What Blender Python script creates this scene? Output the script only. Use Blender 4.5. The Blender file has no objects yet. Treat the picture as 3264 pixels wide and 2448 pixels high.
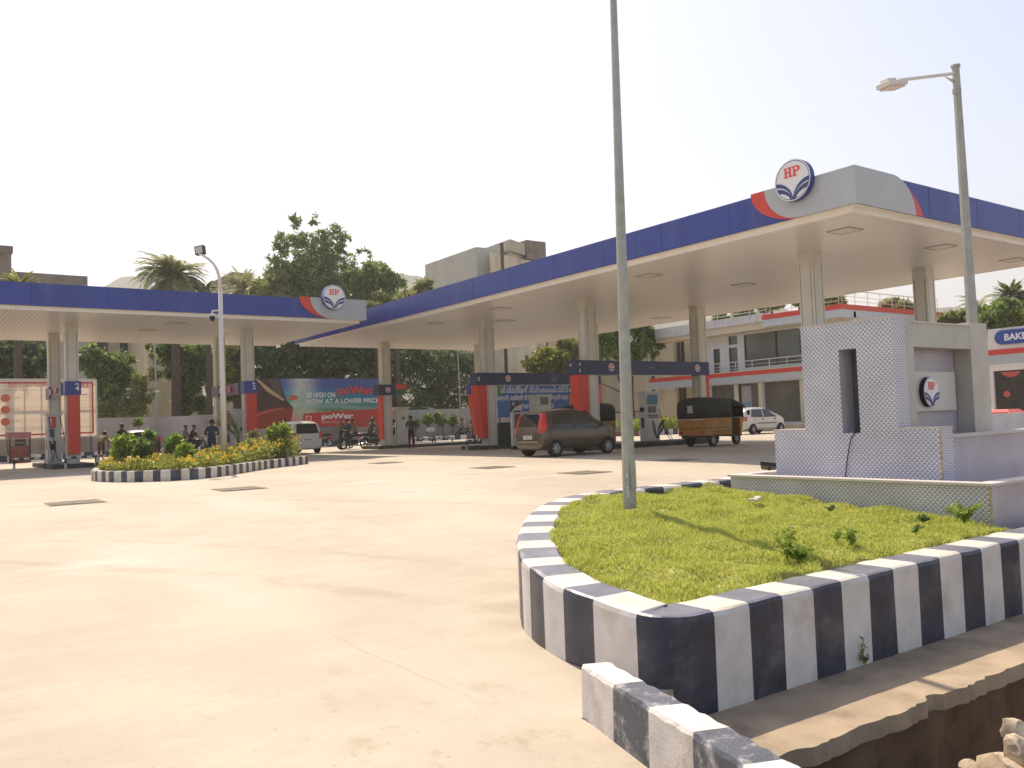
import bpy, math, random
import numpy as np
from mathutils import Vector, Matrix

random.seed(7)
RS = np.random.RandomState(11)
S = bpy.context.scene
COL = S.collection

# ---------------------------------------------------------------- camera, sky, sun, exposure
CAM_H = 1.12
FOC, PITCH, ROLL, YAW = 2734.0, math.radians(2.586), math.radians(-2.128), math.radians(35.95)
def _cam_matrix():
    c, s = math.cos(PITCH), math.sin(PITCH)
    m = np.array([[1, 0, 0], [0, -s, c], [0, c, s]])
    cr, sr = math.cos(ROLL), math.sin(ROLL)
    w = np.array([[cr, sr, 0], [-sr, cr, 0], [0, 0, 1]]) @ m
    cy, sy = math.cos(YAW), math.sin(YAW)
    return w @ np.array([[cy, -sy, 0], [sy, cy, 0], [0, 0, 1]])
CM = _cam_matrix()          # rows: right, up, forward in site axes (x along the forecourt, y across it)
cam = bpy.data.cameras.new('camera')
cam.sensor_width = 36.0
cam.lens = 36.0 * FOC / 3264.0
cam.clip_start = 0.05
cam.clip_end = 6000
camo = bpy.data.objects.new('camera', cam)
COL.objects.link(camo)
r_, u_, f_ = [Vector(CM[i]) for i in range(3)]
mw = Matrix((r_, u_, -f_)).transposed().to_4x4()
mw.translation = Vector((0, 0, CAM_H))
camo.matrix_world = mw
S.camera = camo

SUN_DIR = Vector((.17, .71, 1.0)).normalized()      # towards the sun
world = bpy.data.worlds.new('World')
S.world = world
world.use_nodes = True
wn = world.node_tree
sky = wn.nodes.new('ShaderNodeTexSky')
sky.sky_type = 'NISHITA'
sky.sun_disc = False
sky.sun_elevation = math.asin(SUN_DIR.z)
sky.sun_rotation = math.atan2(SUN_DIR.x, SUN_DIR.y)
sky.air_density = 1.0
sky.dust_density = 1.2
sky.ozone_density = 1.0
sky.altitude = 0
bg = wn.nodes['Background']
bg.inputs['Strength'].default_value = 0.108
wt = wn.nodes.new('ShaderNodeMix'); wt.data_type = 'RGBA'; wt.blend_type = 'MULTIPLY'; wt.inputs['Factor'].default_value = 1
wt.inputs['B'].default_value = (1.0, .885, .83, 1)          # warm, hazy white balance of the whole sky
wn.links.new(sky.outputs[0], wt.inputs['A'])
wn.links.new(wt.outputs['Result'], bg.inputs['Color'])

sl = bpy.data.lights.new('sun', 'SUN')
sl.energy = 2.9
sl.angle = math.radians(0.6)
sl.color = (1.0, 0.86, 0.67)
so = bpy.data.objects.new('sun', sl)
COL.objects.link(so)
so.rotation_euler = SUN_DIR.to_track_quat('Z', 'Y').to_euler()
so.location = (0, 0, 60)

S.view_settings.view_transform = 'Standard'
S.view_settings.look = 'None'
S.view_settings.gamma = 1
S.view_settings.exposure = 1.24
S.render.engine = 'CYCLES'
S.cycles.max_bounces = 8
S.cycles.diffuse_bounces = 5
S.cycles.glossy_bounces = 3
S.cycles.transmission_bounces = 4
S.cycles.transparent_max_bounces = 8
S.cycles.caustics_reflective = False
S.cycles.caustics_refractive = False
S.cycles.use_denoising = True

# ---------------------------------------------------------------- pixel helper: a photo pixel (3264 wide) to a point in the place
def ray(px, py):
    return CM.T @ np.array([(px - 1632) / FOC, (1224 - py) / FOC, 1.0])
def at_z(px, py, z=0.0):
    d = ray(px, py); t = (z - CAM_H) / d[2]
    return Vector((d[0] * t, d[1] * t, z))
def at_y(px, py, y):
    d = ray(px, py); t = y / d[1]
    return Vector((d[0] * t, y, CAM_H + d[2] * t))
def at_x(px, py, x):
    d = ray(px, py); t = x / d[0]
    return Vector((x, d[1] * t, CAM_H + d[2] * t))
def at_d(px, py, D):
    d = ray(px, py)
    return Vector((d[0] * D, d[1] * D, CAM_H + d[2] * D))
def gz(y):
    return float(np.interp(y, [5, 14, 19, 27], [-.33, -.07, -.035, 0]))

# ---------------------------------------------------------------- materials
MAT = {}
def srgb(r, g, b):
    f = lambda c: c / 12.92 if c <= .04045 else ((c + .055) / 1.055) ** 2.4
    return (f(r / 255), f(g / 255), f(b / 255))
def newmat(name):
    m = bpy.data.materials.new(name); m.use_nodes = True
    MAT[name] = m
    return m, m.node_tree.nodes, m.node_tree.links, m.node_tree.nodes['Principled BSDF']
def pm(name, col, rough=.6, metal=0.0, var=.12, scale=3.0, bump=0.0, bscale=60.0, dirt=None, dirt_amt=.0, dirt_scale=1.5, spec=.5, coat=0.0, stretch=(1, 1, 1)):
    if name in MAT: return MAT[name]
    m, n, l, b = newmat(name)
    b.inputs['Roughness'].default_value = rough
    b.inputs['Metallic'].default_value = metal
    b.inputs['Specular IOR Level'].default_value = spec
    b.inputs['Coat Weight'].default_value = coat
    tc = n.new('ShaderNodeTexCoord'); mp = n.new('ShaderNodeMapping')
    mp.inputs['Scale'].default_value = stretch
    l.new(tc.outputs['Object'], mp.inputs['Vector'])
    if var > 0 or dirt:
        nz = n.new('ShaderNodeTexNoise'); nz.inputs['Scale'].default_value = scale; nz.inputs['Detail'].default_value = 6
        l.new(mp.outputs[0], nz.inputs['Vector'])
        mr = n.new('ShaderNodeMapRange'); mr.inputs['From Min'].default_value = .3; mr.inputs['From Max'].default_value = .7
        mr.inputs['To Min'].default_value = 1 - var; mr.inputs['To Max'].default_value = 1 + var
        l.new(nz.outputs['Fac'], mr.inputs['Value'])
        mx = n.new('ShaderNodeMix'); mx.data_type = 'RGBA'; mx.blend_type = 'MULTIPLY'; mx.inputs['Factor'].default_value = 1
        mx.inputs['A'].default_value = (*col, 1)
        l.new(mr.outputs[0], mx.inputs['B'])
        out = mx.outputs['Result']
        if dirt:
            n2 = n.new('ShaderNodeTexNoise'); n2.inputs['Scale'].default_value = dirt_scale; n2.inputs['Detail'].default_value = 9; n2.inputs['Roughness'].default_value = .65
            l.new(mp.outputs[0], n2.inputs['Vector'])
            r2 = n.new('ShaderNodeMapRange'); r2.inputs['From Min'].default_value = .5; r2.inputs['From Max'].default_value = .72
            r2.inputs['To Max'].default_value = dirt_amt; r2.interpolation_type = 'SMOOTHSTEP'
            l.new(n2.outputs['Fac'], r2.inputs['Value'])
            m2 = n.new('ShaderNodeMix'); m2.data_type = 'RGBA'; m2.inputs['B'].default_value = (*dirt, 1)
            l.new(r2.outputs[0], m2.inputs['Factor']); l.new(out, m2.inputs['A'])
            out = m2.outputs['Result']
        l.new(out, b.inputs['Base Color'])
    else:
        b.inputs['Base Color'].default_value = (*col, 1)
    if bump > 0:
        nb = n.new('ShaderNodeTexNoise'); nb.inputs['Scale'].default_value = bscale; nb.inputs['Detail'].default_value = 4
        l.new(tc.outputs['Object'], nb.inputs['Vector'])
        bp = n.new('ShaderNodeBump'); bp.inputs['Strength'].default_value = bump; bp.inputs['Distance'].default_value = .01
        l.new(nb.outputs['Fac'], bp.inputs['Height']); l.new(bp.outputs[0], b.inputs['Normal'])
    return m

def leafmat(name, c1, c2, trans=.35, rough=.45):
    if name in MAT: return MAT[name]
    m, n, l, b = newmat(name)
    g = n.new('ShaderNodeNewGeometry'); cr = n.new('ShaderNodeValToRGB')
    cr.color_ramp.elements[0].color = (*c1, 1); cr.color_ramp.elements[1].color = (*c2, 1)
    l.new(g.outputs['Random Per Island'], cr.inputs[0])
    l.new(cr.outputs[0], b.inputs['Base Color'])
    b.inputs['Roughness'].default_value = rough
    b.inputs['Specular IOR Level'].default_value = .35
    tr = n.new('ShaderNodeBsdfTranslucent'); l.new(cr.outputs[0], tr.inputs['Color'])
    ms = n.new('ShaderNodeMixShader'); ms.inputs[0].default_value = trans
    l.new(b.outputs[0], ms.inputs[1]); l.new(tr.outputs[0], ms.inputs[2])
    l.new(ms.outputs[0], n['Material Output'].inputs['Surface'])
    return m

def flexmat(name, col, trans=.45, var=0.0):
    """thin vinyl banner that lets the sun shine through"""
    if name in MAT: return MAT[name]
    m, n, l, b = newmat(name)
    b.inputs['Base Color'].default_value = (*col, 1); b.inputs['Roughness'].default_value = .45
    tr = n.new('ShaderNodeBsdfTranslucent'); tr.inputs['Color'].default_value = (*col, 1)
    ms = n.new('ShaderNodeMixShader'); ms.inputs[0].default_value = trans
    l.new(b.outputs[0], ms.inputs[1]); l.new(tr.outputs[0], ms.inputs[2])
    l.new(ms.outputs[0], n['Material Output'].inputs['Surface'])
    return m

WHITE = pm('white_panel', (.62, .60, .57), .35, var=.04)
WHITEP = pm('white_paint', (.66, .63, .60), .55, var=.10, scale=6, bump=.15, bscale=90, dirt=(.40, .31, .21), dirt_amt=.55, dirt_scale=2.2)
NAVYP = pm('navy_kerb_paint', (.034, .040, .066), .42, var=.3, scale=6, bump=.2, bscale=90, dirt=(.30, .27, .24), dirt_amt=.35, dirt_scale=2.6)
NAVYT = pm('worn_navy_sky_sheen', (.15, .15, .19), .38, var=.2, scale=7, bump=.2, bscale=90, dirt=(.38, .34, .30), dirt_amt=.35, dirt_scale=3)  # navy lightened on kerb tops: wear plus sky sheen painted into the colour
WHITET = pm('cream_white_top', (.60, .57, .50), .6, var=.08, scale=5, bump=.15, bscale=90, dirt=(.55, .45, .26), dirt_amt=.6, dirt_scale=1.6)  # white for kerb tops, creamier than the side faces, with yellower dirt
BLUE = pm('blue_fascia', (.028, .05, .27), .38, var=.10, scale=1.2, dirt=(.10, .12, .26), dirt_amt=.35, dirt_scale=1.4, stretch=(1, 1, .3))
NAVY = pm('navy_sheet', (.014, .02, .085), .35, var=.08)
RED = pm('red_sheet', (.62, .055, .03), .4, var=.06)
GREY = pm('grey_cladding', (.44, .46, .47), .4, var=.05)
COLM = pm('column_cladding', (.58, .56, .50), .35, var=.06, scale=1.5)
SEAM = pm('dark_seam', (.07, .065, .055), .7, var=0)
BLACK = pm('black_rubber', (.012, .012, .012), .6, var=.1)
DGREY = pm('dark_grey', (.04, .04, .042), .5, var=.1)
STEEL = pm('galvanised_steel', (.37, .37, .34), .5, .35, var=.12, scale=9, dirt=(.24, .23, .20), dirt_amt=.4, dirt_scale=5, bump=.1)
WSTEEL = pm('white_steel', (.66, .62, .58), .4, var=.06)
SOIL = pm('soil', (.16, .10, .06), .9, var=.3, scale=8, bump=.6, bscale=30)
STONE = pm('basin_stone', (.47, .44, .385), .4, var=.08, scale=4)
CREAM = pm('cream_wall', (.50, .43, .29), .8, var=.12, scale=.6, dirt=(.20, .16, .11), dirt_amt=.65, dirt_scale=.5, stretch=(1, 1, .25))
CREAMC = pm('clean_cream_wall', (.60, .53, .38), .7, var=.06, scale=1)
WALLW = pm('compound_wall_paint', (.50, .46, .42), .8, var=.14, scale=.8, dirt=(.24, .20, .15), dirt_amt=.55, dirt_scale=.7, stretch=(1, 1, .5))
GLASS = pm('dark_glass', (.015, .017, .02), .06, var=0, spec=.8)
GGLASS = pm('shop_glass', (.10, .105, .09), .12, var=.15, scale=.6, spec=.6)
BARK = pm('bark', (.10, .075, .055), .9, var=.3, scale=6, bump=.5, bscale=20)
OLDW = pm('weathered_concrete', (.20, .17, .145), .9, var=.25, scale=1.2, dirt=(.09, .08, .065), dirt_amt=.7, dirt_scale=.8, bump=.3)

# ---------------------------------------------------------------- mesh builder
class MB:
    def __init__(s): s.v = []; s.f = []; s.m = []
    def poly(s, pts, mi=0):
        k = len(s.v); s.v += [tuple(p) for p in pts]; s.f.append(tuple(range(k, k + len(pts)))); s.m.append(mi); return s
    def box(s, x0, x1, y0, y1, z0, z1, mi=0):
        return s.hexa([(x0, y0, z0), (x1, y0, z0), (x1, y1, z0), (x0, y1, z0), (x0, y0, z1), (x1, y0, z1), (x1, y1, z1), (x0, y1, z1)], mi)
    def hexa(s, p, mi=0):
        k = len(s.v); s.v += [tuple(q) for q in p]
        for q in ((0, 3, 2, 1), (4, 5, 6, 7), (0, 1, 5, 4), (1, 2, 6, 5), (2, 3, 7, 6), (3, 0, 4, 7)):
            s.f.append(tuple(k + i for i in q)); s.m.append(mi)
        return s
    def obox(s, c, ax, h, mi=0):
        c = Vector(c); a = [Vector(v).normalized() * hh for v, hh in zip(ax, h)]
        p = []
        for z in (-1, 1):
            for x, y in ((-1, -1), (1, -1), (1, 1), (-1, 1)):
                p.append(c + a[0] * x + a[1] * y + a[2] * z)
        return s.hexa(p, mi)
    def tube(s, pts, r, n=8, mi=0, cap=True):
        pts = [Vector(p) for p in pts]
        rr = r if isinstance(r, (list, tuple)) else [r] * len(pts)
        k0 = len(s.v)
        up = None
        for i, p in enumerate(pts):
            d = (pts[min(i + 1, len(pts) - 1)] - pts[max(i - 1, 0)])
            if d.length < 1e-9: d = Vector((0, 0, 1))
            d.normalize()
            if up is None:
                up = Vector((0, 0, 1)) if abs(d.z) < .9 else Vector((1, 0, 0))
            a = d.cross(up)
            if a.length < 1e-6: a = d.cross(Vector((0, 1, 0)))
            a.normalize(); b = a.cross(d).normalized(); up = b
            for j in range(n):
                t = 2 * math.pi * j / n
                s.v.append(tuple(p + (a * math.cos(t) + b * math.sin(t)) * rr[i]))
        for i in range(len(pts) - 1):
            for j in range(n):
                a = k0 + i * n + j; b = k0 + i * n + (j + 1) % n
                s.f.append((a, b, b + n, a + n)); s.m.append(mi)
        if cap:
            s.f.append(tuple(k0 + j for j in range(n))[::-1]); s.m.append(mi)
            e = k0 + (len(pts) - 1) * n
            s.f.append(tuple(e + j for j in range(n))); s.m.append(mi)
        return s
    def prism(s, pts, o, u, v, w, mi=0, mside=None):
        """2-D outline pts in frame (o,u,v), extruded by vector w"""
        o, u, v, w = Vector(o), Vector(u), Vector(v), Vector(w)
        a = [o + u * p[0] + v * p[1] for p in pts]
        k = len(s.v); n = len(a)
        s.v += [tuple(p) for p in a] + [tuple(p + w) for p in a]
        s.f.append(tuple(range(k, k + n))[::-1]); s.m.append(mi)
        s.f.append(tuple(range(k + n, k + 2 * n))); s.m.append(mi)
        for i in range(n):
            j = (i + 1) % n
            s.f.append((k + i, k + j, k + n + j, k + n + i)); s.m.append(mi if mside is None else mside)
        return s
    def raw(s, vs, fs, mi=0):
        k = len(s.v); s.v += [tuple(v) for v in vs]
        s.f += [tuple(k + i for i in f) for f in fs]; s.m += [mi] * len(fs); return s
    def build(s, name, mats, parent=None, smooth=False, bevel=0, loc=None, keep=False):
        if not isinstance(mats, (list, tuple)): mats = [mats]
        o3 = Vector((0, 0, 0))
        if parent is not None and not keep:
            p = parent
            while p is not None: o3 = o3 + p.location; p = p.parent
        if loc is not None: o3 = Vector(loc)
        me = bpy.data.meshes.new(name)
        me.from_pydata([(v[0] - o3.x, v[1] - o3.y, v[2] - o3.z) for v in s.v], [], s.f)
        for m in mats: me.materials.append(m)
        if len(mats) > 1: me.polygons.foreach_set('material_index', s.m)
        if smooth: me.polygons.foreach_set('use_smooth', [True] * len(s.f))
        me.update()
        o = bpy.data.objects.new(name, me); COL.objects.link(o)
        if parent is not None: o.parent = parent
        if loc is not None: o.location = loc
        if bevel:
            bm = o.modifiers.new('bevel', 'BEVEL'); bm.width = bevel; bm.segments = 2; bm.limit_method = 'ANGLE'
            bm.angle_limit = math.radians(40)
        return o

def tag(o, label=None, cat=None, group=None, kind=None):
    if label: o['label'] = label
    if cat: o['category'] = cat
    if group: o['group'] = group
    if kind: o['kind'] = kind
    return o
def thing(name, loc, label, cat, group=None, rz=0):
    o = bpy.data.objects.new(name, None); COL.objects.link(o)
    o.empty_display_size = .2
    o.location = loc; o.rotation_euler = (0, 0, rz)
    return tag(o, label, cat, group)
def copy_tree(o, parent=None):
    c = o.copy(); COL.objects.link(c)
    if parent is not None: c.parent = parent; c.matrix_parent_inverse = o.matrix_parent_inverse
    for ch in list(o.children): copy_tree(ch, c)
    return c

_tc = {}
def text_geo(txt, bold=0.0):
    k = (txt, bold)
    if k in _tc: return _tc[k]
    cu = bpy.data.curves.new('t', 'FONT'); cu.body = txt; cu.size = 1; cu.offset = bold; cu.resolution_u = 3
    ob = bpy.data.objects.new('t', cu); COL.objects.link(ob)
    dg = bpy.context.evaluated_depsgraph_get(); dg.update()
    me = bpy.data.meshes.new_from_object(ob.evaluated_get(dg))
    vs = [(v.co.x, v.co.y) for v in me.vertices]; fs = [tuple(p.vertices) for p in me.polygons]
    bpy.data.objects.remove(ob); bpy.data.curves.remove(cu); bpy.data.meshes.remove(me)
    _tc[k] = (vs, fs); return _tc[k]
def put_text(mb, txt, o, u, v, w, width=None, height=None, mi=0, bold=.0, slant=0.0, center=False):
    """flat lettering: o = lower-left (or centre), u/v unit vectors, fitted to width/height; w = offset normal"""
    vs, fs = text_geo(txt, bold)
    if not vs: return mb
    a = np.array(vs); mn = a.min(0); mx = a.max(0); sz = mx - mn
    sz = np.maximum(sz, 1e-4)
    if width is None: sx = sy = height / sz[1]
    elif height is None: sx = sy = width / sz[0]
    else: sx, sy = width / sz[0], height / sz[1]
    a = (a - mn) * [sx, sy]
    if center: a = a - np.array([sz[0] * sx / 2, sz[1] * sy / 2])
    o, u, v, w = Vector(o), Vector(u), Vector(v), Vector(w)
    mb.raw([o + u * (p[0] + slant * p[1]) + v * p[1] + w for p in a], fs, mi)
    return mb
def arc(cx, cy, rx, ry, a0, a1, n=16):
    return [(cx + rx * math.cos(math.radians(a0 + (a1 - a0) * i / n)), cy + ry * math.sin(math.radians(a0 + (a1 - a0) * i / n))) for i in range(n + 1)]

# slab-serif letters H and P in a unit box
HP_H = [[(0, 0), (.42, 0), (.42, .14), (.33, .14), (.33, .44), (.67, .44), (.67, .14), (.58, .14), (.58, 0), (1, 0), (1, .14), (.9, .14), (.9, .86), (1, .86), (1, 1), (.58, 1), (.58, .86), (.67, .86), (.67, .58), (.33, .58), (.33, .86), (.42, .86), (.42, 1), (0, 1), (0, .86), (.1, .86), (.1, .14), (0, .14)]]
def _P():
    outer = [(0, 0), (.5, 0), (.5, .14), (.38, .14), (.38, .42), (.62, .42)] + arc(.62, .71, .36, .29, -90, 90, 8) + [(0, 1), (0, .86), (.12, .86), (.12, .14), (0, .14)]
    return outer
HP_P = _P()
def petals(side, r, k):
    """band between two quarter-ellipse curves in a unit disc"""
    (b1, a1), (b2, a2) = k
    def cur(b, a):
        out = []
        for i in range(21):
            t = math.radians(4 + 86 * i / 20)
            x = -1 + a * math.cos(t) + (1 - a) * .35; y = -1 + b * math.sin(t)
            q = math.hypot(x, y)
            if q > .93: x, y = x * .93 / q, y * .93 / q
            out.append((x * side * r, y * r))
        return out
    c1, c2 = cur(b1, a1), cur(b2, a2)
    return c1 + c2[::-1]
def logo(parent, c, u, v, w, r, thick, name='logo_disc', rim=BLUE, face=None, simple=False):
    """round emblem: rim, white face, red HP lettering, blue petals. w = outward normal"""
    c, u, v, w = Vector(c), Vector(u), Vector(v), Vector(w)
    face = face or LOGOW
    mb = MB(); n = 40
    circ = [(math.cos(2 * math.pi * i / n), math.sin(2 * math.pi * i / n)) for i in range(n)]
    mb.prism([(a * r, b * r) for a, b in circ], c, u, v, w * thick, 0)
    d = mb.build(name, [rim], parent)
    mb = MB()
    for i in range(n):
        j = (i + 1) % n
        for r0, r1, mi in ((.0, .91, 0), (.91, .945, 1), (.945, .995, 0)):
            mb.poly([c + w * (thick + .004) + (u * circ[i][0] + v * circ[i][1]) * r * r0, c + w * (thick + .004) + (u * circ[j][0] + v * circ[j][1]) * r * r0,
                     c + w * (thick + .004) + (u * circ[j][0] + v * circ[j][1]) * r * r1, c + w * (thick + .004) + (u * circ[i][0] + v * circ[i][1]) * r * r1], mi) if r0 > 0 else \
            mb.poly([c + w * (thick + .004), c + w * (thick + .004) + (u * circ[i][0] + v * circ[i][1]) * r * r1, c + w * (thick + .004) + (u * circ[j][0] + v * circ[j][1]) * r * r1], mi)
    mb.build('emblem_face', [face, LOGOB], d)
    mb = MB()
    for sd in (-1, 1):
        for k in (((1.0, 1.0), (.80, .93)), ((.72, .90), (.50, .80))):
            p = petals(sd, r, k)
            mb.prism(p if sd < 0 else p[::-1], c + w * (thick + .006), u, v, w * .02 * r, 0)
    mb.build('petal', [LOGOB], d)
    mb = MB()
    s = r * .42
    o = c + w * (thick + .006) + v * (r * .16)
    mb.prism([(x * s - s * 1.04, y * s * 1.15) for x, y in HP_H[0]], o, u, v, w * .024 * r)
    mb.prism([(x * s + s * .08, y * s * 1.15) for x, y in HP_P], o, u, v, w * .024 * r)
    # the counter of the P
    mb.prism([(x * s + s * .08, y * s * 1.15) for x, y in [(.38, .58), (.58, .58)] + arc(.58, .71, .13, .13, -90, 90, 6) + [(.38, .84)]], o + w * .003, u, v, w * .024 * r, 1)
    mb.build('lettering', [LOGOR, face], d)
    return d
LOGOW = pm('emblem_white', (.78, .76, .75), .3, var=.03)
LOGOB = pm('emblem_blue', (.035, .06, .2), .3, var=.04)
LOGOR = pm('emblem_red', (.75, .07, .045), .3, var=.03)
X3, Y3, Z3 = Vector((1, 0, 0)), Vector((0, 1, 0)), Vector((0, 0, 1))
# ================================================================ GROUND
def ground_material():
    m, n, l, b = newmat('forecourt_concrete')
    b.inputs['Roughness'].default_value = .75; b.inputs['Specular IOR Level'].default_value = .3
    tc = n.new('ShaderNodeTexCoord')
    def noise(sc, det, st=(1, 1, 1), rough=.55, rot=0):
        mp = n.new('ShaderNodeMapping'); mp.inputs['Scale'].default_value = st; mp.inputs['Rotation'].default_value = (0, 0, rot)
        l.new(tc.outputs['Object'], mp.inputs[0])
        z = n.new('ShaderNodeTexNoise'); z.inputs['Scale'].default_value = sc; z.inputs['Detail'].default_value = det; z.inputs['Roughness'].default_value = rough
        l.new(mp.outputs[0], z.inputs['Vector']); return z.outputs['Fac']
    def rng(src, a, c, lo, hi):
        r = n.new('ShaderNodeMapRange'); r.interpolation_type = 'SMOOTHSTEP'
        r.inputs['From Min'].default_value = a; r.inputs['From Max'].default_value = c
        r.inputs['To Min'].default_value = lo; r.inputs['To Max'].default_value = hi
        l.new(src, r.inputs['Value']); return r.outputs[0]
    def mix(f, a, bb, mode='MIX'):
        x = n.new('ShaderNodeMix'); x.data_type = 'RGBA'; x.blend_type = mode
        if isinstance(f, float): x.inputs['Factor'].default_value = f
        else: l.new(f, x.inputs['Factor'])
        for k, q in (('A', a), ('B', bb)):
            if isinstance(q, tuple): x.inputs[k].default_value = (*q, 1)
            else: l.new(q, x.inputs[k])
        return x.outputs['Result']
    base = mix(rng(noise(.35, 6, (1, .45, 1), rot=.5), .38, .62, 0, 1), (.41, .35, .275), (.48, .42, .335))
    base = mix(rng(noise(.9, 7, (1, .3, 1), .6, rot=.55), .5, .75, 0, .45), base, (.36, .295, .235))
    base = mix(rng(noise(.55, 8, (.35, 1, 1), .62, rot=.95), .58, .74, 0, .7), base, (.60, .55, .46))
    base = mix(rng(noise(4.5, 8, (1, .35, 1), .7, rot=.5), .66, .75, 0, .55), base, (.36, .27, .18))
    base = mix(rng(noise(22, 3, (1, 1, 1), .5), .70, .77, 0, .7), base, (.27, .20, .14))
    base = mix(rng(noise(2.2, 10, (.5, 1, 1), .72, rot=.4), .42, .70, 0, .40), base, (.56, .50, .40))
    base = mix(rng(noise(1.4, 9, (.25, 1, 1), .68, rot=-.25), .60, .70, 0, .35), base, (.30, .235, .17))
    base = mix(rng(noise(110, 2, (1, 1, 1), .5), .60, .75, 0, .25), base, (.25, .2, .15))
    # oil and tyre marks under the canopies
    sep = n.new('ShaderNodeSeparateXYZ'); l.new(tc.outputs['Object'], sep.inputs[0])
    def mth(op, a, c=None):
        x = n.new('ShaderNodeMath'); x.operation = op
        for i, q in enumerate((a, c)):
            if q is None: continue
            if isinstance(q, (int, float)): x.inputs[i].default_value = q
            else: l.new(q, x.inputs[i])
        return x.outputs[0]
    def lines(co, off, per, w):
        a = mth('DIVIDE', mth('SUBTRACT', co, off), per)
        a = mth('SUBTRACT', mth('FRACT', mth('ADD', a, .5)), .5)
        a = mth('MULTIPLY', mth('ABSOLUTE', a), per)
        return mth('LESS_THAN', a, w)
    wob = mth('MULTIPLY', mth('SUBTRACT', noise(.6, 2), .5), .12)
    jx = lines(mth('ADD', sep.outputs['X'], wob), 2.5, 2.85, .009)
    jy = lines(mth('ADD', sep.outputs['Y'], wob), 11.3, 5.7, .009)
    j = mth('MULTIPLY', mth('MAXIMUM', jx, jy), rng(noise(.22, 2), .42, .58, .15, 1))
    # dried mud and grit gathered round the mouth of the drain
    dx = mth('SUBTRACT', sep.outputs['X'], 1.9); dy = mth('SUBTRACT', sep.outputs['Y'], 2.9)
    dd = mth('SQRT', mth('ADD', mth('MULTIPLY', dx, dx), mth('MULTIPLY', mth('MULTIPLY', dy, dy), .35)))
    near = rng(dd, 2.2, .3, 0, 1)
    mud = mth('MULTIPLY', near, rng(noise(3.2, 9, (1, .6, 1), .7, rot=.4), .52, .70, 0, .5))
    base = mix(mud, base, (.25, .175, .11))
    grit = mth('MULTIPLY', rng(dd, 3.2, .4, 0.15, 1), rng(noise(60, 3, (1, 1, 1), .6), .66, .72, 0, .8))
    base = mix(grit, base, (.16, .11, .07))
    # tyre tracks sweeping across the slab
    rad = mth('SQRT', mth('ADD', mth('MULTIPLY', mth('ADD', sep.outputs['X'], 9), mth('ADD', sep.outputs['X'], 9)), mth('MULTIPLY', mth('SUBTRACT', sep.outputs['Y'], 2), mth('SUBTRACT', sep.outputs['Y'], 2))))
    for r0, w_ in ((13.2, .16), (14.6, .16), (19.0, .2), (20.4, .2)):
        tk = mth('SUBTRACT', 1, rng(mth('ABSOLUTE', mth('SUBTRACT', mth('ADD', rad, mth('MULTIPLY', wob, 5)), r0)), .04, w_, 0, 1))
        base = mix(mth('MULTIPLY', tk, rng(noise(1.1, 6), .35, .65, 0, .30)), base, (.27, .21, .155))
    base = mix(mth('MULTIPLY', j, .28), base, (.28, .2, .13))
    l.new(base, b.inputs['Base Color'])
    nb = noise(45, 5); bp = n.new('ShaderNodeBump'); bp.inputs['Strength'].default_value = .25; bp.inputs['Distance'].default_value = .01
    l.new(nb, bp.inputs['Height']); l.new(bp.outputs[0], b.inputs['Normal'])
    return m
CONC = ground_material()
mb = MB()
xs = [-400, -60, -20, 0, 2.2, 2.72, 4, 8, 16, 40, 120, 500]
ys = [3.28, 4, 5, 6.5, 8, 10, 12, 14, 16.5, 19, 23, 27, 60, 150, 700]
for i in range(len(xs) - 1):
    for j in range(len(ys) - 1):
        mb.poly([(xs[i], ys[j], gz(ys[j])), (xs[i + 1], ys[j], gz(ys[j])), (xs[i + 1], ys[j + 1], gz(ys[j + 1])), (xs[i], ys[j + 1], gz(ys[j + 1]))])
for (a, c) in ((-400, -20), (-20, 0), (0, 2.2)):
    mb.poly([(a, -60, -.33), (c, -60, -.33), (c, 3.28, -.33), (a, 3.28, -.33)])
mb.poly([(2.2, 1.2, -.33), (2.32, 1.2, -.33), (2.72, 3.28, -.33), (2.2, 3.28, -.33)])
mb.poly([(2.2, -60, -.33), (500, -60, -.33), (500, -1.0, -.33), (2.2, -1.0, -.33)])
tag(mb.build('forecourt', CONC), kind='structure')

# drain apron beside the kerb wall, the open drain and its far bank
APR = pm('apron_concrete', (.34, .265, .18), .9, var=.25, scale=3, bump=.5, bscale=35, dirt=(.12, .09, .06), dirt_amt=.6, dirt_scale=2.5)
mb = MB()
_jr = np.random.RandomState(5); _jx = np.arange(2, 15, .045); _jn = _jr.normal(size=len(_jx)) * .007; _jx2 = np.arange(2, 15, .4); _jn2 = _jr.normal(size=len(_jx2)) * .012
def jag(x): return float(np.interp(x, _jx, _jn) + np.interp(x, _jx2, _jn2)) + .045 * math.exp(-((x - 4.75) / .07) ** 4) + .03 * math.exp(-((x - 5.35) / .04) ** 4) + .05 * math.exp(-((x - 3.45) / .12) ** 4)
N = 300; x0, x1 = 2.35, 14.0
for i in range(N):
    a = x0 + (x1 - x0) * i / N; c = x0 + (x1 - x0) * (i + 1) / N
    ea, ec = 2.60 + jag(a), 2.60 + jag(c)
    za = -.50 - .012 * (a - 4); zc = -.50 - .012 * (c - 4)
    mb.poly([(a, ea, za), (c, ec, zc), (c, 3.40, zc), (a, 3.40, za)])
    mb.poly([(a, ea - .004, za - .09), (c, ec - .004, zc - .09), (c, ec, zc), (a, ea, za)])
    ma = .05 + .03 * math.sin(a * 9); mc = .05 + .03 * math.sin(c * 9)
    mb.poly([(a, 2.60 + ma, za - .09), (c, 2.60 + mc, zc - .09), (c, ec - .004, zc - .09), (a, ea - .004, za - .09)], 1)
    mb.poly([(a, 2.66, -2.8), (c, 2.66, -2.8), (c, 2.60 + mc, zc - .09), (a, 2.60 + ma, za - .09)], 1)
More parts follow.
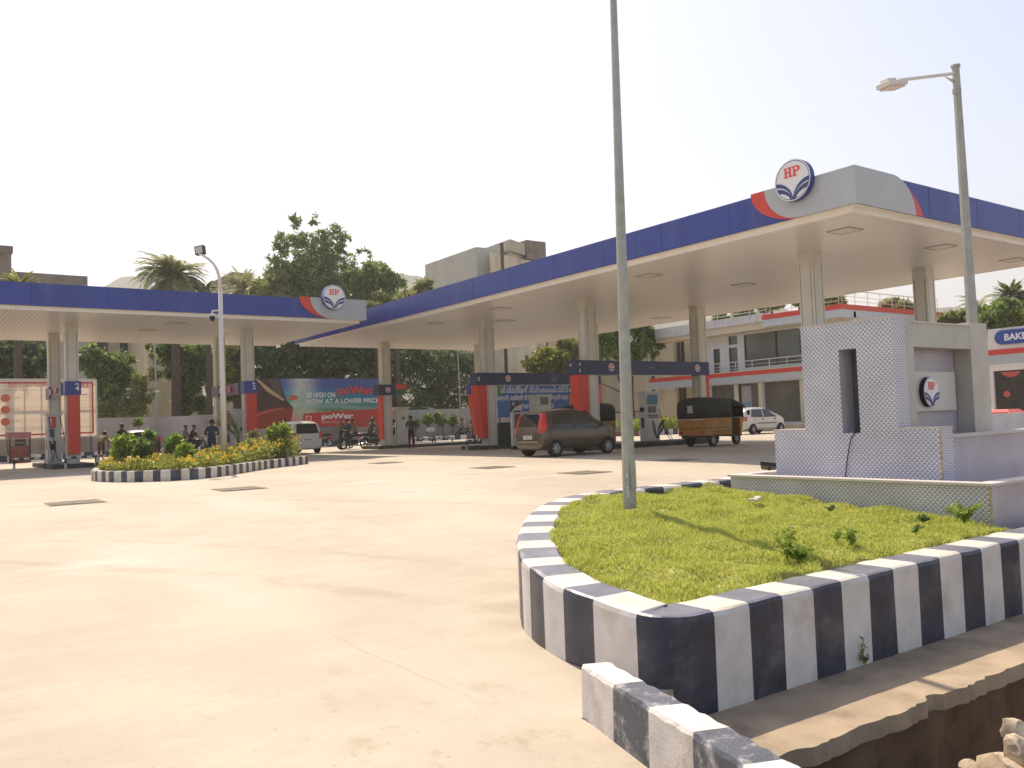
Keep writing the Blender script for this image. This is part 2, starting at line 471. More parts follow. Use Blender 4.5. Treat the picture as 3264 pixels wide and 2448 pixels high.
tag(mb.build('drain_apron', [APR, pm('drain_wall_earth', (.15, .10, .058), .95, var=.35, scale=6, bump=.9, bscale=18, dirt=(.05, .032, .02), dirt_amt=.6, dirt_scale=3)]), kind='structure')
mb = MB()
mb.poly([(2.0, -1, -2.75), (14, -1, -2.75), (14, 2.7, -2.75), (2.0, 2.7, -2.75)])
mb.poly([(14.0, -1.2, -.4), (14, 3.4, -.4), (14, 3.4, -2.8), (14, -1.2, -2.8)])
mb.poly([(2.2, -1.0, -.33), (2.2, -1.0, -2.8), (14, -1.0, -2.8), (14, -1.0, -.33)])
mb.poly([(14.0, -1.0, -.33), (14, 3.4, -.4), (500, 3.4, -.4), (500, -1.0, -.33)])
tag(mb.build('drain_bed', pm('drain_mud', (.09, .06, .035), .95, var=.3, scale=5, bump=.6, bscale=20)), kind='structure')
# earth bank on the near side of the drain
mb = MB(); G = 26
bx = np.linspace(4.2, 9.0, G); by = np.linspace(-1.0, 2.32, G)
def bankz(x, y):
    e = 2.13 - .08 * (x - 4.3) + .12 * math.sin(x * 4) + .05 * math.sin(x * 11)
    t = max(0, min(1, (y - (e - .25)) / .25)); xl = max(0, min(1, (4.75 - x + .12 * math.sin(y * 7)) / .3))
    h = -.70 + .05 * math.sin(x * 5 + y * 3) + .04 * math.sin(y * 13 + x * 7)
    return h * (1 - max(t, xl)) + (-2.8) * max(t, xl)
for i in range(G - 1):
    for j in range(G - 1):
        mb.poly([(bx[a], by[c], bankz(bx[a], by[c])) for a, c in ((i, j), (i + 1, j), (i + 1, j + 1), (i, j + 1))])
tag(mb.build('drain_bank', pm('bank_earth', (.25, .18, .11), .95, var=.3, scale=7, bump=.7, bscale=25)), kind='structure')

mb = MB(); mb.poly([(2.66, 3.281, -.331), (3.36, 3.281, -.331), (3.30, 3.17, -.5), (2.66, 3.14, -.5)]); tag(mb.build('mud_slope', APR), kind='structure')

# ================================================================ FOREGROUND KERBED GARDEN BED
def kerb_z(y): return .05 + .07 * (y - 3.23)
ctrl = [(3.27, 3.80), (3.29, 4.11), (3.38, 4.44), (3.50, 4.75), (3.60, 4.95), (3.74, 5.16), (3.90, 5.40), (4.17, 5.74), (4.44, 6.05), (4.70, 6.33), (4.97, 6.58), (5.28, 6.83), (5.65, 7.04), (6.05, 7.17), (6.5, 7.23), (7.0, 7.24), (7.9, 7.24), (9.5, 7.24), (12.5, 7.24)]
path = [(14.0, 3.23)] + [(x, 3.23) for x in np.arange(13.5, 3.7, -.5)]
path += [(3.55, 3.23)] + [(3.50 - .23 * math.sin(math.radians(a)), 3.46 - .23 * math.cos(math.radians(a))) for a in range(0, 91, 9)]
path += ctrl
def resample(p, step):
    p = np.array(p); d = np.r_[0, np.cumsum(np.hypot(*np.diff(p, axis=0).T))]
    t = np.arange(0, d[-1], step)
    return np.c_[np.interp(t, d, p[:, 0]), np.interp(t, d, p[:, 1])], t
kp, kt = resample(path, .05)
# smooth
for _ in range(4): kp[1:-1] = (kp[:-2] + kp[1:-1] * 2 + kp[2:]) / 4
KW = .30
def normals(p):
    t = np.gradient(p, axis=0); t /= np.hypot(t[:, 0], t[:, 1])[:, None]
    return np.c_[t[:, 1], -t[:, 0]]          # to the right of travel = inside the bed
kn = normals(kp)
def stripe_id(i):
    """0 white, 1 navy along the kerb; wall stripes are 0.305 m, the rounded corner carries one long navy one"""
    x, y = kp[i]
    if x >= 3.655 and y < 3.5: k = math.floor((x - 3.655) / .302); return 0 if k % 2 == 0 else 1
    dist = kt[i] - T0
    if dist < .50: return 1
    return 0 if math.floor((dist - .50) / .30) % 2 == 0 else 1
T0 = next(kt[i] for i in range(len(kp)) if kp[i][0] < 3.655)
mb = MB(); rb = .022
wig = lambda i, s: .006 * math.sin(kt[i] * 9 + s) + .004 * math.sin(kt[i] * 23 + 2 * s)
for i in range(len(kp) - 1):
    q = []
    for k in (i, i + 1):
        o = kp[k]; nn = kn[k]; z = kerb_z(max(3.23, o[1])) + .4 * wig(k, 1)
        z = min(z, .335)
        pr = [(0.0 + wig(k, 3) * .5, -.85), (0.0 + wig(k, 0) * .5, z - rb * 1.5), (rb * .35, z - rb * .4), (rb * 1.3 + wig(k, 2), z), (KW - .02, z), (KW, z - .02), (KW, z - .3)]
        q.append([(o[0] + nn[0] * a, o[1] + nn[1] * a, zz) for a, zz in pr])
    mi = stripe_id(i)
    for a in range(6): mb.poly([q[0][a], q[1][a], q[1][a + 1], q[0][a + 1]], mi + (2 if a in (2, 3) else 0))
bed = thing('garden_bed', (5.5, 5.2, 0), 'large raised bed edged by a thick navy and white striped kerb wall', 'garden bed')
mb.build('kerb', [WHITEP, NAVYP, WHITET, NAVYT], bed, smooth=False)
# turf mound
inner = kp + kn * (KW - .01)
from mathutils.geometry import tessellate_polygon
def inside_bed(x, y, m=0.0):
    if y < 3.54 + m or x > 14: return False
    if x > 7.86 - m and y < 6.75 and x > 7.86: return False
    if y > 6.94 - m: return False
    # left boundary: interpolate inner curve
    sel = inner[(inner[:, 1] > 3.53) & (inner[:, 0] < 7)]
    k = np.argmin(np.abs(sel[:, 1] - y)); return x > sel[k, 0] + m
def turf_z(x, y):
    return kerb_z(y) - .03 + .022 * math.sin(x * 3.1 + y * 1.2) * math.sin(y * 3.7 + 1) + .016 * math.sin(x * 9 + y * 5 + 2 * math.sin(y * 3)) + .014 * math.sin(y * 14 - x * 5 + 2 * math.sin(x * 4)) + .03 * max(0, 1 - ((x - 5.5) ** 2 + (y - 5.2) ** 2) / 4)
mb = MB(); st = .08
for x in np.arange(3.4, 7.9, st):
    for y in np.arange(3.46, 7.0, st):
        if inside_bed(x, y, -.06) or inside_bed(x + st, y + st, -.06):
            if x + st > 7.95 and y < 6.7: continue
            mb.poly([(a, c, min(turf_z(a, c), kerb_z(c) + .02) - .07 * max(0, 1 - (c - 3.5) / .14) - (.05 if c > 6.9 or not inside_bed(a, c, .02) else 0)) for a, c in ((x, y), (x + st, y), (x + st, y + st), (x, y + st))])
TURF = pm('turf_thatch', (.34, .34, .09), .95, var=.4, scale=14, bump=.6, bscale=60, dirt=(.26, .19, .08), dirt_amt=.4, dirt_scale=5)
mb.build('turf_base', TURF, bed)
# grass blades
def blades(n, region, h=(.02, .048), seed=3):
    rs = np.random.RandomState(seed); V = []; F = []; k = 0; cnt = 0
    while cnt < n:
        x, y = region(rs)
        if x is None: continue
        cl = .5 + .5 * math.sin(x * 6.1 + 2 * math.sin(y * 4.3)) * math.sin(y * 7.9 + math.sin(x * 5))
        hh = rs.uniform(*h) * (.55 + .75 * cl); a = rs.uniform(0, 6.283); w = rs.uniform(.003, .0055)
        lean = rs.uniform(.2, .9) * hh; b = rs.uniform(0, 6.283)
        dx, dy = math.cos(a) * w, math.sin(a) * w; lx, ly = math.cos(b) * lean, math.sin(b) * lean
        z = min(turf_z(x, y), kerb_z(y) + .02) - .005
        V += [(x - dx, y - dy, z), (x + dx, y + dy, z), (x + dx * .6 + lx * .4, y + dy * .6 + ly * .4, z + hh * .6), (x - dx * .6 + lx * .4, y - dy * .6 + ly * .4, z + hh * .6), (x + lx, y + ly, z + hh)]
        F += [(k, k + 1, k + 2, k + 3), (k + 3, k + 2, k + 4)]; k += 5; cnt += 1
    m = MB(); m.v = V; m.f = F; m.m = [0] * len(F); return m
sel = inner[(inner[:, 1] > 3.53) & (inner[:, 0] < 7)]
_o = np.argsort(sel[:, 1]); selx = sel[_o, 0]; sely = sel[_o, 1]
def reg(rs):
    x = rs.uniform(3.5, 7.88); y = rs.uniform(3.5, 6.96)
    if x < np.interp(y, sely, selx) - .03: return None, None
    if y < 3.52 + .05 * math.sin(x * 7) * math.sin(x * 23) : return None, None
    if y > 6.9 + .05 * math.sin(x * 9): return None, None
    # thin where far (cheap)
    return x, y
g = blades(95000, reg).build('lawn_grass', leafmat('lawn_blade', (.355, .415, .075), (.64, .64, .17), .5), None)
tag(g, 'bright yellow-green lawn grass inside the striped kerb', 'grass', kind='stuff')

# ================================================================ SMALL STRIPED PARAPET IN FRONT
sc = 1.20 / 1.12
L = [(2.56 * sc, 3.07 * sc), (2.46 * sc, 2.75 * sc), (2.37 * sc, 2.45 * sc), (2.29 * sc, 2.15 * sc), (2.20 * sc, 1.86 * sc), (2.11 * sc, 1.55 * sc), (2.02 * sc, 1.24 * sc)]
R = [(2.69 * sc, 3.02 * sc), (2.60 * sc, 2.70 * sc), (2.52 * sc, 2.40 * sc), (2.44 * sc, 2.10 * sc), (2.35 * sc, 1.81 * sc), (2.27 * sc, 1.50 * sc), (2.18 * sc, 1.19 * sc)]
mb = MB()
def sub(i, t, A): return (A[i][0] * (1 - t) + A[i + 1][0] * t, A[i][1] * (1 - t) + A[i + 1][1] * t)
for i in range(6):
    for s_ in range(8):
        prof = []
        for t in (s_ / 8, (s_ + 1) / 8):
            l0, r0 = sub(i, t, L), sub(i, t, R); ph = (i + t) * 9
            zt = -.08 + .004 * math.sin(ph * 1.7); e = .006 * math.sin(ph * 2.3)
            l1 = (l0[0] + .012 + e * .4, l0[1] + .003); r1 = (r0[0] - .012 + e * .3, r0[1])
            prof.append([(l0[0] - .012, l0[1], -.5), (l0[0], l0[1], zt - .016), (l1[0], l1[1], zt), (r1[0], r1[1], zt), (r0[0], r0[1], zt - .016), (r0[0] + .01, r0[1], -.95)])
        for a in range(5): mb.poly([prof[0][a], prof[0][a + 1], prof[1][a + 1], prof[1][a]], i % 2)
l0, r0 = L[0], R[0]
mb.poly([(l0[0] - .012, l0[1], -.5), (r0[0] + .01, r0[1], -.95), (r0[0], r0[1], -.096), (r0[0] - .012, r0[1], -.08), (l0[0] + .012, l0[1], -.08), (l0[0], l0[1], -.096)], 0)
WORN = pm('worn_blue_paint', (.07, .078, .105), .5, var=.2, scale=7, bump=.3, bscale=80, dirt=(.55, .52, .50), dirt_amt=.85, dirt_scale=9)
WORNW = pm('worn_white_paint', (.64, .60, .56), .6, var=.15, scale=7, bump=.35, bscale=80, dirt=(.33, .28, .22), dirt_amt=.7, dirt_scale=4)
tag(mb.build('striped_parapet', [WORNW, WORN]), 'low worn white and grey striped concrete parapet running towards the camera', 'parapet')

# rocks in the bottom right corner
def rock(name, px, py, z, sx, sy, sz, seed, label, rot=0):
    rs = np.random.RandomState(seed); c = at_z(px, py, z)
    import bmesh
    bm = bmesh.new(); bmesh.ops.create_icosphere(bm, subdivisions=3, radius=1)
    pl = [(Vector(rs.normal(size=3)).normalized(), rs.uniform(.42, .72)) for _ in range(12)]
    for v in bm.verts:
        for nrm, d in pl:
            k = v.co.dot(nrm)
            if k > d: v.co -= nrm * (k - d)
        v.co += Vector(rs.normal(size=3)) * .012
        v.co = Vector((v.co.x * sx, v.co.y * sy, v.co.z * sz))
    me = bpy.data.meshes.new(name); bm.to_mesh(me); bm.free()
    me.materials.append(ROCK)
    o = bpy.data.objects.new(name, me); COL.objects.link(o); o.location = c; o.rotation_euler = (.15, -.1, rot)
    tag(o, label, 'rock', 'rocks on the bank of the drain'); return o
ROCK = pm('pale_rock', (.52, .42, .29), .85, var=.2, scale=6, bump=.5, bscale=25, dirt=(.2, .15, .1), dirt_amt=.4, dirt_scale=6)
rock('rock', 3215, 2450, -.70, .24, .18, .14, 1, 'large pale flat-topped rock at the bottom right corner', .5)
rock('rock', 3110, 2462, -.76, .09, .08, .06, 2, 'small low rock left of the large pale rock', 1.2)
rock('rock', 3268, 2345, -.68, .17, .13, .10, 3, 'dark-sided rock behind the large pale rock', 2.0)
rock('rock', 3290, 2430, -.64, .12, .18, .14, 4, 'tan upright rock cut by the right edge of the picture', .2)
# ================================================================ TILED WATER FEATURE
def tilemat(name, c1, c2, cell, ax):
    m, n, l, b = newmat(name)
    b.inputs['Roughness'].default_value = .32; b.inputs['Specular IOR Level'].default_value = .5
    tc = n.new('ShaderNodeTexCoord'); sp = n.new('ShaderNodeSeparateXYZ'); l.new(tc.outputs['Object'], sp.inputs[0])
    cb = n.new('ShaderNodeCombineXYZ'); sm = n.new('ShaderNodeMath'); l.new(sp.outputs['X'], sm.inputs[0]); l.new(sp.outputs['Y'], sm.inputs[1]); l.new(sm.outputs[0], cb.inputs['X']); l.new(sp.outputs['Z'], cb.inputs['Y'])
    mp = n.new('ShaderNodeMapping'); mp.inputs['Scale'].default_value = (1 / cell, 1 / cell, 1); mp.inputs['Location'].default_value = (.31, .17, .5); l.new(cb.outputs[0], mp.inputs[0])
    ck = n.new('ShaderNodeTexChecker'); ck.inputs['Scale'].default_value = 1
    ck.inputs['Color1'].default_value = (*c1, 1); ck.inputs['Color2'].default_value = (*c2, 1); l.new(mp.outputs[0], ck.inputs['Vector'])
    fr = n.new('ShaderNodeVectorMath'); fr.operation = 'FRACTION'; l.new(mp.outputs[0], fr.inputs[0])
    s2 = n.new('ShaderNodeSeparateXYZ'); l.new(fr.outputs[0], s2.inputs[0])
    mr = n.new('ShaderNodeMapRange'); mr.inputs['To Min'].default_value = .74; mr.inputs['To Max'].default_value = 1.22; l.new(s2.outputs['Y'], mr.inputs['Value'])
    mx = n.new('ShaderNodeMix'); mx.data_type = 'RGBA'; mx.blend_type = 'MULTIPLY'; mx.inputs['Factor'].default_value = 1
    l.new(ck.outputs['Color'], mx.inputs['A']); l.new(mr.outputs[0], mx.inputs['B'])
    nz = n.new('ShaderNodeTexNoise'); nz.inputs['Scale'].default_value = 2.2; nz.inputs['Detail'].default_value = 5; l.new(tc.outputs['Object'], nz.inputs['Vector'])
    m3 = n.new('ShaderNodeMapRange'); m3.inputs['From Min'].default_value = .3; m3.inputs['From Max'].default_value = .7; m3.inputs['To Min'].default_value = .88; m3.inputs['To Max'].default_value = 1.12; l.new(nz.outputs['Fac'], m3.inputs['Value'])
    m4 = n.new('ShaderNodeMix'); m4.data_type = 'RGBA'; m4.blend_type = 'MULTIPLY'; m4.inputs['Factor'].default_value = 1
    l.new(mx.outputs['Result'], m4.inputs['A']); l.new(m3.outputs[0], m4.inputs['B'])
    l.new(m4.outputs['Result'], b.inputs['Base Color'])
    return m
TX = tilemat('woven_tile_side', (.66, .645, .69), (.36, .35, .43), .026, 'Y')
TY = tilemat('woven_tile_front', (.58, .54, .57), (.32, .29, .36), .022, 'X')
TB = tilemat('woven_tile_basin', (.64, .61, .60), (.35, .34, .38), .024, 'Y')
TBF = tilemat('woven_tile_basin_front', (.62, .55, .56), (.36, .31, .36), .022, 'X')
CAP = pm('basin_cap_stone', (.62, .55, .50), .5, var=.08, scale=9)

bas = thing('tiled_basin', (7.9, 3.75, 0), 'low grey mosaic tiled basin wall with a pale stone cap beside the lawn', 'basin')
mb = MB()
mb.box(7.95, 8.07, 3.75, 6.68, -.45, .395, 0); mb.box(8.0701, 14, 3.75, 3.87, -.45, .394, 1); mb.box(8.07, 14, 6.56, 6.68, -.3, .394, 1)
mb.build('tile_wall', [TB, TBF], bas)
mb = MB(); mb.box(7.92, 8.09, 3.72, 6.70, .397, .42); mb.box(8.09, 14, 3.72, 3.89, .397, .42); mb.box(8.09, 14, 6.54, 6.70, .397, .42)
mb.build('cap', CAP, bas)
mb = MB(); mb.box(8.07, 14, 3.87, 6.56, -.2, .18); mb.build('basin_floor', TB, bas)

blk = thing('fountain_block', (8.5, 5, .18), 'tall mosaic tiled fountain tower with a dark vertical slot and a stone portal', 'fountain')
mb = MB()
X0, X1 = 8.5, 8.74     # thickness of the slotted tile screen
yl0, yl1 = 4.46, 6.45; zt0, zt1 = .91, 2.08; ym0, ym1 = 4.90, 6.02; sy0, sy1, sz0, sz1 = 5.33, 5.545, .87, 1.79
mb.box(X0, X1, yl0, yl1, .18, sz0, 0); mb.box(X0, X1, yl0, sy0, sz0, zt0, 0); mb.box(X0, X1, sy1, yl1, sz0, zt0, 0)
mb.box(X0, X1, ym0, sy0, zt0, sz1, 0); mb.box(X0, X1, sy1, ym1, zt0, sz1, 0); mb.box(X0, X1, ym0, ym1, sz1, zt1, 0)
mb.build('tile_screen', TX, blk)
mb = MB(); mb.box(X1, 8.95, sy0 - .1, sy1 + .1, sz0 - .05, sz1 + .1); mb.build('slot_back', pm('slot_tile', (.10, .095, .11), .5, var=.3, scale=30), blk)
t = .012
for q in ((X0 - .006, X1 + .01, ym0 - .004, ym1 + .01, zt1, zt1 + t), (X0 - .006, X1 + .01, ym1 + .012, yl1 + .01, zt0, zt0 + t), (X0 - .006, X1 + .01, yl0 - .01, ym0 - .006, zt0, zt0 + t)):
    mb = MB(); mb.box(*q); mb.build('stone_edging', CAP, blk)
GROUT = pm('yellowed_grout', (.50, .38, .20), .8, var=.3, scale=20)
mb = MB(); mb.box(X0 - .004, X0 + .012, yl0 - .004, yl0 + .010, .18, zt0 - .002); mb.build('corner_grout', GROUT, blk)
mb = MB(); mb.box(7.945, 7.962, 3.745, 3.762, -.3, .396); mb.build('corner_grout', GROUT, bas)
# stone portal to the right, its face in the plane y = 4.90
def ax(px, py, y=4.90): return at_y(px, py, y)
a0 = ax(2843, 1011).x; p1 = ax(2911, 1012).x; p2 = ax(3098, 1110).x; p3 = ax(3148, 1028).x
ztop = ax(3125, 1029).z; zlt = ax(3000, 1033).z; zo = ax(3000, 1108).z
print('portal', a0, p1, p2, p3, ztop, zlt, zo)
mb = MB()
mb.box(X1 + .012, p1, 4.915, 5.11, .18, 2.095, 0)
mb.box(p2, p3, 4.915, 5.11, .18, ztop, 0)
mb.box(p1, p2, 4.917, 5.11, zo, zlt, 0)
mb.box(p1 - .05, p2 + .05, 5.12, 5.22, .18, zlt, 1)
mb.build('stone_portal', [STONE, TY], blk)
mb = MB(); mb.box(p1 - .01, p2 + .02, 4.90, 5.13, zlt, zlt + .015); mb.build('lintel_cap', CAP, blk)
lp0 = at_y(2916, 1184, 5.07); lp1 = at_y(3050, 1306, 5.07)
mb = MB(); mb.box(lp0.x, lp1.x, 5.07, 5.119, lp1.z, lp0.z); mb.build('emblem_panel', pm('pale_stone', (.60, .57, .52), .35, var=.05), blk)
lc = at_y(2965, 1249, 5.03)
logo(blk, (lc.x, 5.065, lc.z), X3, Z3, -Y3, .168, .05, rim=BLACK)
mb = MB(); mb.box(8.76, 14, 4.50, 4.62, .18, .80, 0)
mb.build('trough_wall', TY, blk)
mb = MB(); mb.box(8.76, 14, 4.47, 4.68, .802, .83); mb.build('trough_cap', CAP, blk)
mb = MB(); mb.box(10.2, 14, 5.5, 5.6, .18, 1.0); mb.build('back_tile_wall', TB, blk)
# cable hanging out of the slot
c0 = at_x(2727, 1381, 8.485); c1 = at_x(2712, 1398, 8.48); c2 = at_x(2700, 1470, 8.48); c3 = at_x(2694, 1524, 8.48)
mb = MB(); mb.tube([(8.56, c0.y, c0.z), (8.49, c0.y + .01, c0.z + .003), c1, at_x(2706, 1430, 8.475), c2, c3, (8.47, c3.y, .2)], .006, 6)
tag(mb.build('cable', BLACK, loc=(8.5, c0.y, c0.z), smooth=True), 'thin black cable hanging from the dark slot of the tiled tower', 'cable')
# floodlight lying left of the tower
fp = at_d(2452, 1486, 12.5)
fl = thing('floodlight', (fp.x, fp.y, fp.z - .15), 'small black floodlight tilted upwards just left of the tiled tower', 'floodlight')
mb = MB(); mb.obox((fp.x, fp.y, fp.z), ((.8, .58, -.25), (-.5, .8, .1), (.2, .1, .9)), (.17, .12, .03)); mb.build('housing', BLACK, fl, bevel=.01)
mb = MB(); mb.obox((fp.x + .01, fp.y, fp.z + .034), ((.8, .58, -.25), (-.5, .8, .1), (.2, .1, .9)), (.14, .1, .004)); mb.build('lens', pm('lamp_lens', (.7, .72, .7), .1, var=0), fl)
mb = MB(); mb.tube([(fp.x, fp.y, fp.z - .02), (fp.x, fp.y, gz(fp.y))], .02, 8); mb.build('bracket', BLACK, fl)

# ================================================================ CANOPIES
def soffitmat(name, ax):
    m, n, l, b = newmat(name)
    b.inputs['Roughness'].default_value = .28; b.inputs['Specular IOR Level'].default_value = .55
    tc = n.new('ShaderNodeTexCoord'); sp = n.new('ShaderNodeSeparateXYZ'); l.new(tc.outputs['Object'], sp.inputs[0])
    d = n.new('ShaderNodeMath'); d.operation = 'DIVIDE'; l.new(sp.outputs[ax], d.inputs[0]); d.inputs[1].default_value = .15
    f = n.new('ShaderNodeMath'); f.operation = 'FRACT'; l.new(d.outputs[0], f.inputs[0])
    r = n.new('ShaderNodeValToRGB'); e = r.color_ramp.elements
    e[0].position = 0; e[0].color = (.33, .31, .27, 1); e[1].position = .2; e[1].color = (.82, .80, .76, 1)
    x = e.new(.12); x.color = (.33, .31, .27, 1); l.new(f.outputs[0], r.inputs[0])
    l.new(r.outputs[0], b.inputs['Base Color'])
    nz = n.new('ShaderNodeTexNoise'); nz.inputs['Scale'].default_value = .7; nz.inputs['Detail'].default_value = 2; l.new(tc.outputs['Object'], nz.inputs['Vector'])
    w = n.new('ShaderNodeMath'); w.operation = 'MULTIPLY_ADD'; l.new(nz.outputs['Fac'], w.inputs[0]); w.inputs[1].default_value = 2.5; l.new(r.outputs[0], w.inputs[2])
    bp = n.new('ShaderNodeBump'); bp.inputs['Strength'].default_value = .5; bp.inputs['Distance'].default_value = .01; l.new(w.outputs[0], bp.inputs['Height']); l.new(bp.outputs[0], b.inputs['Normal'])
    return m
SOF_R = soffitmat('ribbed_soffit_right', 'Y'); SOF_L = soffitmat('ribbed_soffit_left', 'X')
ZS = 5.67
SEAMB = pm('blue_seam', (.012, .02, .09), .6, var=0)
LIP = pm('soffit_lip', (.80, .77, .72), .3, var=.04)
ROOF = pm('canopy_deck', (.45, .43, .40), .6, var=.1)
LAMPP = pm('recessed_lamp', (.66, .63, .58), .3, var=.1)
def canopy(label, x0, x1, y0, y1, sof):
    t = thing('fuel_canopy', ((x0 + x1) / 2, (y0 + y1) / 2, ZS), label, 'canopy')
    i = .26
    mb = MB(); mb.box(x0 + i, x1 - i, y0 + i, y1 - i, ZS, ZS + .06); mb.build('soffit', sof, t, loc=None)
    mb = MB(); mb.box(x0 + .06, x1 - .06, y0 + .06, y1 - .06, 6.30, 6.36); mb.build('roof_deck', ROOF, t)
    mb = MB()
    for (a, b_, c, d) in ((x0, x0 + .08, y0, y1), (x1 - .08, x1, y0, y1), (x0 + .08, x1 - .08, y0, y0 + .08), (x0 + .08, x1 - .08, y1 - .08, y1)):
        mb.box(a, b_, c, d, 5.80, 6.60)
    mb.build('fascia', BLUE, t)
    mb = MB(); yv = y0 + 3.6
    while yv < y1 - .5: mb.box(x0 - .003, x0 - .0005, yv - .006, yv + .006, 5.8, 6.6); yv += 2.44
    xv = x0 + 3.2
    while xv < x1 - 3.2: mb.box(xv - .006, xv + .006, y0 - .003, y0 - .0005, 5.8, 6.6); xv += 2.44
    mb.build('fascia_seam', SEAMB, t)['kind'] = 'stuff'
    mb = MB()   # stepped lip between fascia and soffit
    o, q = .03, i
    P = lambda k, z: [(x0 + k, y0 + k, z), (x1 - k, y0 + k, z), (x1 - k, y1 - k, z), (x0 + k, y1 - k, z)]
    A, B, C = P(o, 5.795), P(.20, 5.795), P(.20, ZS - .004)
    D = P(i + .08, ZS - .004)
    for r0, r1 in ((A, B), (B, C), (C, D)):
        for k in range(4): mb.poly([r0[k], r0[(k + 1) % 4], r1[(k + 1) % 4], r1[k]])
    mb.build('fascia_lip', LIP, t)
    return t
canR = canopy('large nearer fuel canopy at right, its white corner pointing at the camera', 17.7, 30.7, 10.9, 44.3, SOF_R)
canL = canopy('farther fuel station canopy with blue fascia on the left side', -9.0, 16.69, 33.65, 44.5, SOF_L)

def crv_in(aw, h, n=14):     # steep at the top, flat at the bottom
    return [(aw * (1 - math.cos(math.radians(90 * i / n))), h * math.sin(math.radians(90 * i / n))) for i in range(n + 1)]
# right canopy: side facing the left canopy
zt, zb = 6.665, 5.792
wh = [(10.862, zb), (10.862, zt), (13.35, zt)] + [(13.35 - a * .99, zt - d) for a, d in crv_in(1.02, zt - zb)][1:]
mb = MB(); mb.prism(wh, (17.665, 0, 0), Y3, Z3, (.034, 0, 0)); mb.build('corner_panel', GREY, canR)
rd = [(13.35 - a * .99, zt - d) for a, d in crv_in(1.02, zt - zb)] + [(13.76 - a * .99, zt - d - (.0)) for a, d in crv_in(1.46, zt - zb + .01)][::-1]
mb = MB(); mb.prism(rd, (17.658, 0, 0), Y3, Z3, (.04, 0, 0)); mb.build('red_crescent', RED, canR)
wb = [(17.70, zb), (17.70, zt), (19.22, zt)] + [(19.22 + 1.0 * math.sin(math.radians(a)), zt - (zt - zb) * (1 - math.cos(math.radians(a)))) for a in range(6, 91, 6)]
mb = MB(); mb.prism(wb, (0, 10.87, 0), X3, Z3, (0, .028, 0)); mb.build('corner_panel', GREY, canR)
rb_ = [(19.22 + 1.0 * math.sin(math.radians(a)), zt - (zt - zb) * (1 - math.cos(math.radians(a)))) for a in range(45, 91, 5)] + [(20.52, zb), (20.40, zb + .22), (20.20, zb + .42), (20.0, zb + .56)]
mb = MB(); mb.prism(rb_, (0, 10.862, 0), X3, Z3, (0, .035, 0)); mb.build('red_crescent', RED, canR)
logo(canR, (17.64, 12.38, 6.665), -Y3, Z3, -X3, .50, .16)
# left canopy
wl = [(16.72, zb), (16.72, zt), (14.16, zt)] + [(14.16 + a, zt - d) for a, d in crv_in(1.0, zt - zb)][1:]
mb = MB(); mb.prism(wl, (0, 33.615, 0), X3, Z3, (0, .034, 0)); mb.build('corner_panel', GREY, canL)
rl = [(14.16 + a, zt - d) for a, d in crv_in(1.0, zt - zb)] + [(13.68 + a, zt - d) for a, d in crv_in(1.48, zt - zb)][::-1]
mb = MB(); mb.prism(rl, (0, 33.608, 0), X3, Z3, (0, .04, 0)); mb.build('red_crescent', RED, canL)
logo(canL, (15.14, 33.60, 6.69), X3, Z3, -Y3, .51, .2)
# recessed lamp panels in the soffits
def lamp(px, py, par, s=.30):
    p = at_z(px, py, ZS); mb = MB()
    mb.box(p.x - s, p.x + s, p.y - s, p.y + s, ZS - .012, ZS - .004, 0)
    f = .018
    for a in ((-s - f, s + f, -s - f, -s), (-s - f, s + f, s, s + f), (-s - f, -s, -s, s), (s, s + f, -s, s)):
        mb.box(p.x + a[0], p.x + a[1], p.y + a[2], p.y + a[3], ZS - .02, ZS - .004, 1)
    mb.build('ceiling_lamp', [LAMPP, pm('lamp_rim', (.34, .32, .28), .5, var=0)], par)
for q in ((2693, 735), (2999, 787), (2371, 907), (2068, 878), (2107, 1013), (1596, 983), (1388, 1030), (3230, 828), (1610, 1022)): lamp(*q, canR)
for q in ((470, 1052), (560, 1030)): lamp(*q, canL)

# columns
LOGOS = pm('small_emblem', (.7, .62, .6), .4, var=.05)
def column(par, x, y, w=.50, d=.47, z0=.15):
    mb = MB(); mb.box(x, x + w, y, y + d, z0, ZS + .02, 0)
    e = .004
    for k in (.14, .86):   # cladding joints, proud by a hair
        mb.box(x - e, x, y + d * k - .006, y + d * k + .006, z0, ZS - .35, 1)
        mb.box(x + w * k - .006, x + w * k + .006, y - e, y, z0, ZS - .35, 1)
    return mb.build('column', [COLM, SEAM], par)
def small_logo(par, x, y, z, w=-Y3, r=.15, u=X3):
    c = Vector((x, y, z)); v = Z3; mb = MB(); n = 20
    mb.prism([(r * math.cos(6.2832 * i / n), r * math.sin(6.2832 * i / n)) for i in range(n)], c, u, v, w * .008, 0)
    mb.prism([(-.08, .03), (.08, .03), (.08, .10), (-.08, .10)], c + w * .009, u, v, w * .004, 1)
    for s_ in (-1, 1):
        p = petals(s_, r * .95, ((1.0, 1.0), (.62, .86))); mb.prism(p, c + w * .009, u, v, w * .004, 2)
    return mb.build('emblem', [LOGOS, LOGOR, LOGOB], par)
def fin(par, x, y, d, sgn=-1):
    """red curved fin beside a column, widening upwards"""
    pr = [(x, .50), (x, 2.80), (x + sgn * .50, 2.80), (x + sgn * .46, 2.3), (x + sgn * .36, 1.6), (x + sgn * .26, 1.0), (x + sgn * .21, .50)]
    mb = MB(); mb.prism(pr, (0, y - .02, 0), X3, Z3, (0, d + .04, 0)); return mb.build('red_fin', RED, par)
def digits(par, txt, o, u, w, h=.2):
    mb = MB(); put_text(mb, txt, o, u, Z3, w * .012, height=h, bold=.02); mb.build('number', LOGOW, par)
RY = [14.4, 24.15, 30.9, 40.6]
